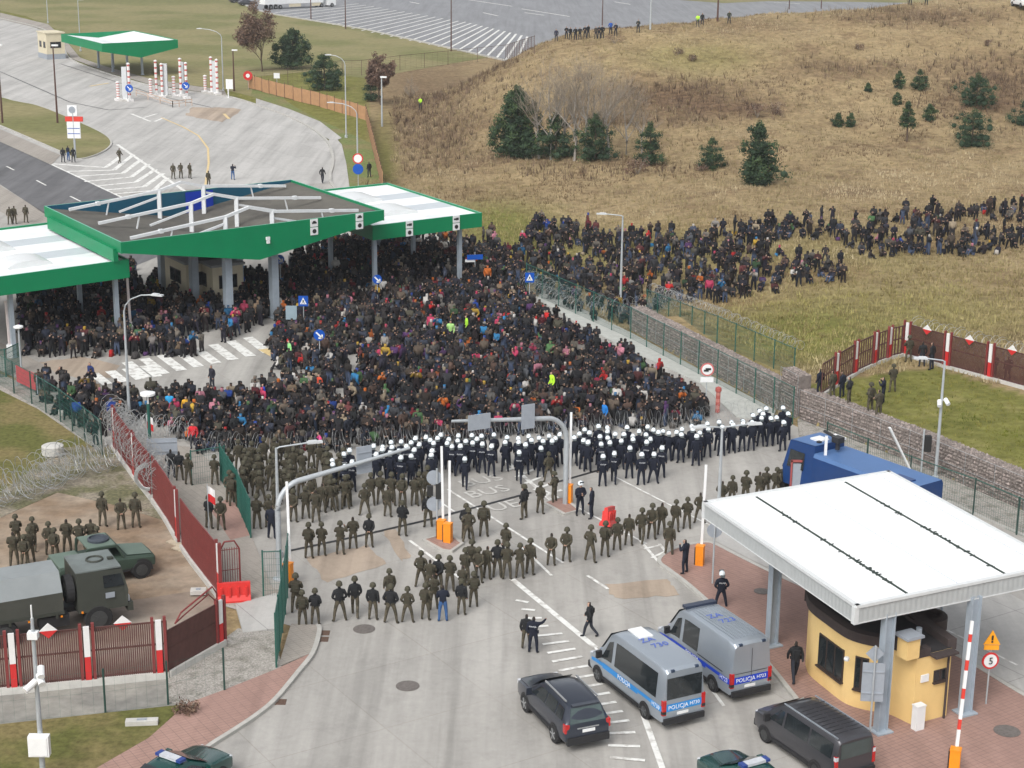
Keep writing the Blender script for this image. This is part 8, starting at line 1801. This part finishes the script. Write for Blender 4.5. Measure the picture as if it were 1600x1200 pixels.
def fill(poly, n, dmin, sit, holes=(), terr=False, seed=1, avoid=()):
    r_ = np.random.default_rng(seed); xs = [q[0] for q in poly]; ys = [q[1] for q in poly]; grid = {}
    wq = [G(*q) for q in poly]; x0, x1 = min(q.x for q in wq), max(q.x for q in wq); y0, y1 = min(q.y for q in wq), max(q.y for q in wq); got = 0
    for i in range(n*14):
        X, Y = r_.uniform(x0-2, x1+2), r_.uniform(y0-4, y1+4); Z = max(H1(X, Y), 0.0) if terr else 0.0
        px, py = PX((X, Y, Z))
        if not inpoly(px, py, poly) or any(inpoly(px, py, h) for h in holes): continue
        if any((X-a[0])**2+(Y-a[1])**2 < a[2]**2 for a in avoid): continue
        c = (int(X/dmin), int(Y/dmin))
        if any((X-q[0])**2+(Y-q[1])**2 < dmin*dmin for dx in (-1, 0, 1) for dy in (-1, 0, 1) for q in grid.get((c[0]+dx, c[1]+dy), ())): continue
        grid.setdefault(c, []).append((X, Y)); s_ = sit(px, py) if callable(sit) else sit
        pts_c.append((X, Y, Z, s_)); got += 1
        if got >= n: break
    return got
booth_av = [(*(BOOTHC+_v*k)[:2], 1.55) for k in (-1.6, -.6, .6, 1.6)]+[(*Pm(.47, v, 0)[:2], 1.9) for v in (.62, .7, .78, .86)]
CL = [(60, 560), (200, 566), (340, 545), (425, 530), (450, 548), (452, 592), (390, 600), (330, 628), (240, 600), (150, 592), (62, 590)]
MAIN = [(440, 500), (425, 545), (448, 610), (390, 626), (340, 642), (235, 630), (232, 655), (300, 694), (310, 708), (420, 710), (520, 704), (700, 692), (900, 677), (1100, 664), (1108, 652), (1084, 620), (1032, 592), (985, 567), (912, 529), (882, 514), (836, 486), (818, 464), (770, 415), (745, 395), (700, 385), (600, 380), (520, 385), (470, 410), (440, 440), (330, 440), (320, 490)]
n1 = fill(MAIN, 2900, .5, lambda x, y: .4 if y < 450 else (.78 if y < 650 else .66), holes=[[(545, 478), (568, 478), (572, 500), (545, 498)], [(538, 555), (566, 560), (560, 600), (545, 600)], [(520, 610), (556, 605), (552, 640), (524, 634)], [(350, 505), (420, 500), (425, 530), (380, 545)], [(430, 585), (480, 580), (470, 600)]], seed=2, avoid=booth_av)
n2 = fill([(30, 470), (40, 555), (110, 562), (200, 558), (300, 560), (345, 540), (420, 505), (330, 440), (260, 420), (215, 395), (205, 435), (30, 460)], 700, .56, .3, holes=[[(205, 392), (300, 400), (262, 432), (215, 470)], [(260, 535), (345, 515), (350, 545), (330, 552)]], seed=3, avoid=booth_av)
n3 = fill([(62, 606), (150, 614), (190, 624), (235, 632), (235, 655), (165, 690), (130, 675), (60, 625)], 120, .62, .55, holes=[[(105, 596), (140, 594), (140, 612), (100, 612)], [(160, 600), (185, 600), (190, 625), (165, 625)]], seed=4)
n4 = fill([(235, 624), (340, 640), (400, 630), (440, 626), (440, 650), (300, 690), (235, 655)], 160, .6, .45, seed=14)
FIELD = [(820, 372), (840, 345), (930, 362), (955, 375), (1000, 372), (1050, 372), (1140, 368), (1200, 352), (1240, 345), (1235, 372), (1205, 380), (1200, 410), (1202, 455), (1140, 475), (1090, 474), (1055, 470), (985, 508), (930, 500), (880, 480), (832, 452), (805, 425)]
n5 = fill(FIELD, 500, .64, .58, terr=True, seed=5, holes=[[(850, 375), (905, 392), (925, 412), (890, 408)], [(905, 408), (940, 405), (955, 422), (905, 425)], [(1010, 440), (1045, 430), (1040, 455), (1000, 458)]])
n6 = fill([(1195, 366), (1270, 344), (1340, 350), (1400, 342), (1450, 334), (1480, 336), (1478, 356), (1440, 372), (1425, 392), (1385, 405), (1350, 428), (1330, 425), (1338, 392), (1290, 378), (1240, 374)], 90, .78, .62, terr=True, seed=6, holes=[[(1300, 352), (1335, 348), (1335, 366), (1305, 368)], [(1385, 358), (1415, 352), (1420, 372), (1390, 378)]])
n7 = fill([(1200, 430), (1215, 398), (1235, 420), (1262, 398), (1300, 412), (1322, 422), (1320, 442), (1230, 450), (1200, 462)], 50, .72, .62, terr=True, seed=7)
n8 = fill([(1370, 424), (1385, 404), (1440, 385), (1480, 352), (1482, 338), (1530, 328), (1610, 322), (1610, 388), (1500, 410), (1430, 416)], 135, .8, .66, terr=True, seed=8, holes=[[(1478, 352), (1560, 346), (1612, 350), (1612, 364), (1540, 366), (1480, 370)], [(1440, 385), (1500, 372), (1500, 380), (1440, 396)]])
n9 = fill([(748, 385), (768, 378), (822, 420), (832, 455), (805, 450), (770, 415)], 40, .7, .3, terr=True, seed=9)
VS, FS, CS = [], [], []; off = 0; rc = np.random.default_rng(21)
skin_c = [(.32, .2, .145), (.26, .155, .115), (.38, .25, .185)]
for X, Y, Z, sitp in pts_c:
    k = rc.choice([4, 5], p=[.65, .35]) if rc.random() < sitp else rc.choice([0, 1, 2, 3])
    V, F, vr = PROTO[k+6*int(rc.integers(2))]; a = rc.uniform(0, 2*PI) if rc.random() < .45 else PI+rc.uniform(-.9, .9); s_ = rc.uniform(.82, 1.06)
    ca, sa = math.cos(a)*s_, math.sin(a)*s_; W = np.stack([V[:, 0]*ca-V[:, 1]*sa+X, V[:, 0]*sa+V[:, 1]*ca+Y, V[:, 2]*s_+Z], 1)
    pr_ = rc.random(); jc = JM[rc.integers(len(JM))]*rc.uniform(.4, 1.0) if pr_ < .17 else JC[rc.integers(len(JC))]*rc.uniform(.7, 1.6) if rc.random() < (.8 if Y < 135 else .88) else JX[rc.integers(len(JX))]*rc.uniform(.25, .95)
    tc_ = JC[rc.integers(len(JC))]*rc.uniform(.8, 1.6) if rc.random() < .85 else np.array((.05, .07, .12))
    hc = jc if rc.random() < .45 else (np.array((.015, .012, .01)) if rc.random() < .6 else (JX[rc.integers(len(JX))]*.7 if rc.random() < .6 else JC[0])); skc = np.array(skin_c[rc.integers(3)])
    cmap = {'j': jc, 't': tc_, 'b': np.array((.012, .011, .01)), 's': skc, 'h': hc}
    VS.append(W); FS.append(F+off); CS.append(np.array([cmap[c] for c in vr])); off += len(V)
o = np_mesh('crowd', np.concatenate(VS), np.concatenate(FS), np.concatenate(CS), mat('crowd_clothing', (1, 1, 1), .9, .15, 6, attr='tint'))
o.data.polygons.foreach_set('use_smooth', [True]*len(o.data.polygons))
# bundles, bags and blankets lying among them
VS, FS, CS = [], [], []; off = 0
cube = np.array([(x, y, z) for z in (0, 1) for y in (-.5, .5) for x in (-.5, .5)], float); cf = np.array([(0, 2, 3), (0, 3, 1), (4, 5, 7), (4, 7, 6), (0, 1, 5), (0, 5, 4), (2, 6, 7), (2, 7, 3), (0, 4, 6), (0, 6, 2), (1, 3, 7), (1, 7, 5)])
for i in rc.choice(len(pts_c), 700, replace=False):
    X, Y, Z, _ = pts_c[i]; a = rc.uniform(0, 6.3); d = np.array([rc.uniform(.25, .6), rc.uniform(.2, .4), rc.uniform(.15, .45)]); q = cube*d; q[4:, :2] *= .75; ca, sa = math.cos(a), math.sin(a)
    VS.append(np.stack([q[:, 0]*ca-q[:, 1]*sa+X+rc.uniform(-.4, .4), q[:, 0]*sa+q[:, 1]*ca+Y+rc.uniform(-.4, .4), q[:, 2]+Z], 1)); FS.append(cf+off); off += 8
    c = JC[rc.integers(len(JC))]*1.5 if rc.random() < .6 else JX[rc.integers(len(JX))]*.8; CS.append(np.tile(c, (8, 1)))
np_mesh('luggage', np.concatenate(VS), np.concatenate(FS), np.concatenate(CS), mat('bag_cloth', (1, 1, 1), .9, .15, 6, attr='tint'))
print('people', sum(o.name.startswith('person') for o in bpy.data.objects), 'crowd', len(pts_c), (n1, n2, n3, n4, n5, n6, n7, n8, n9))
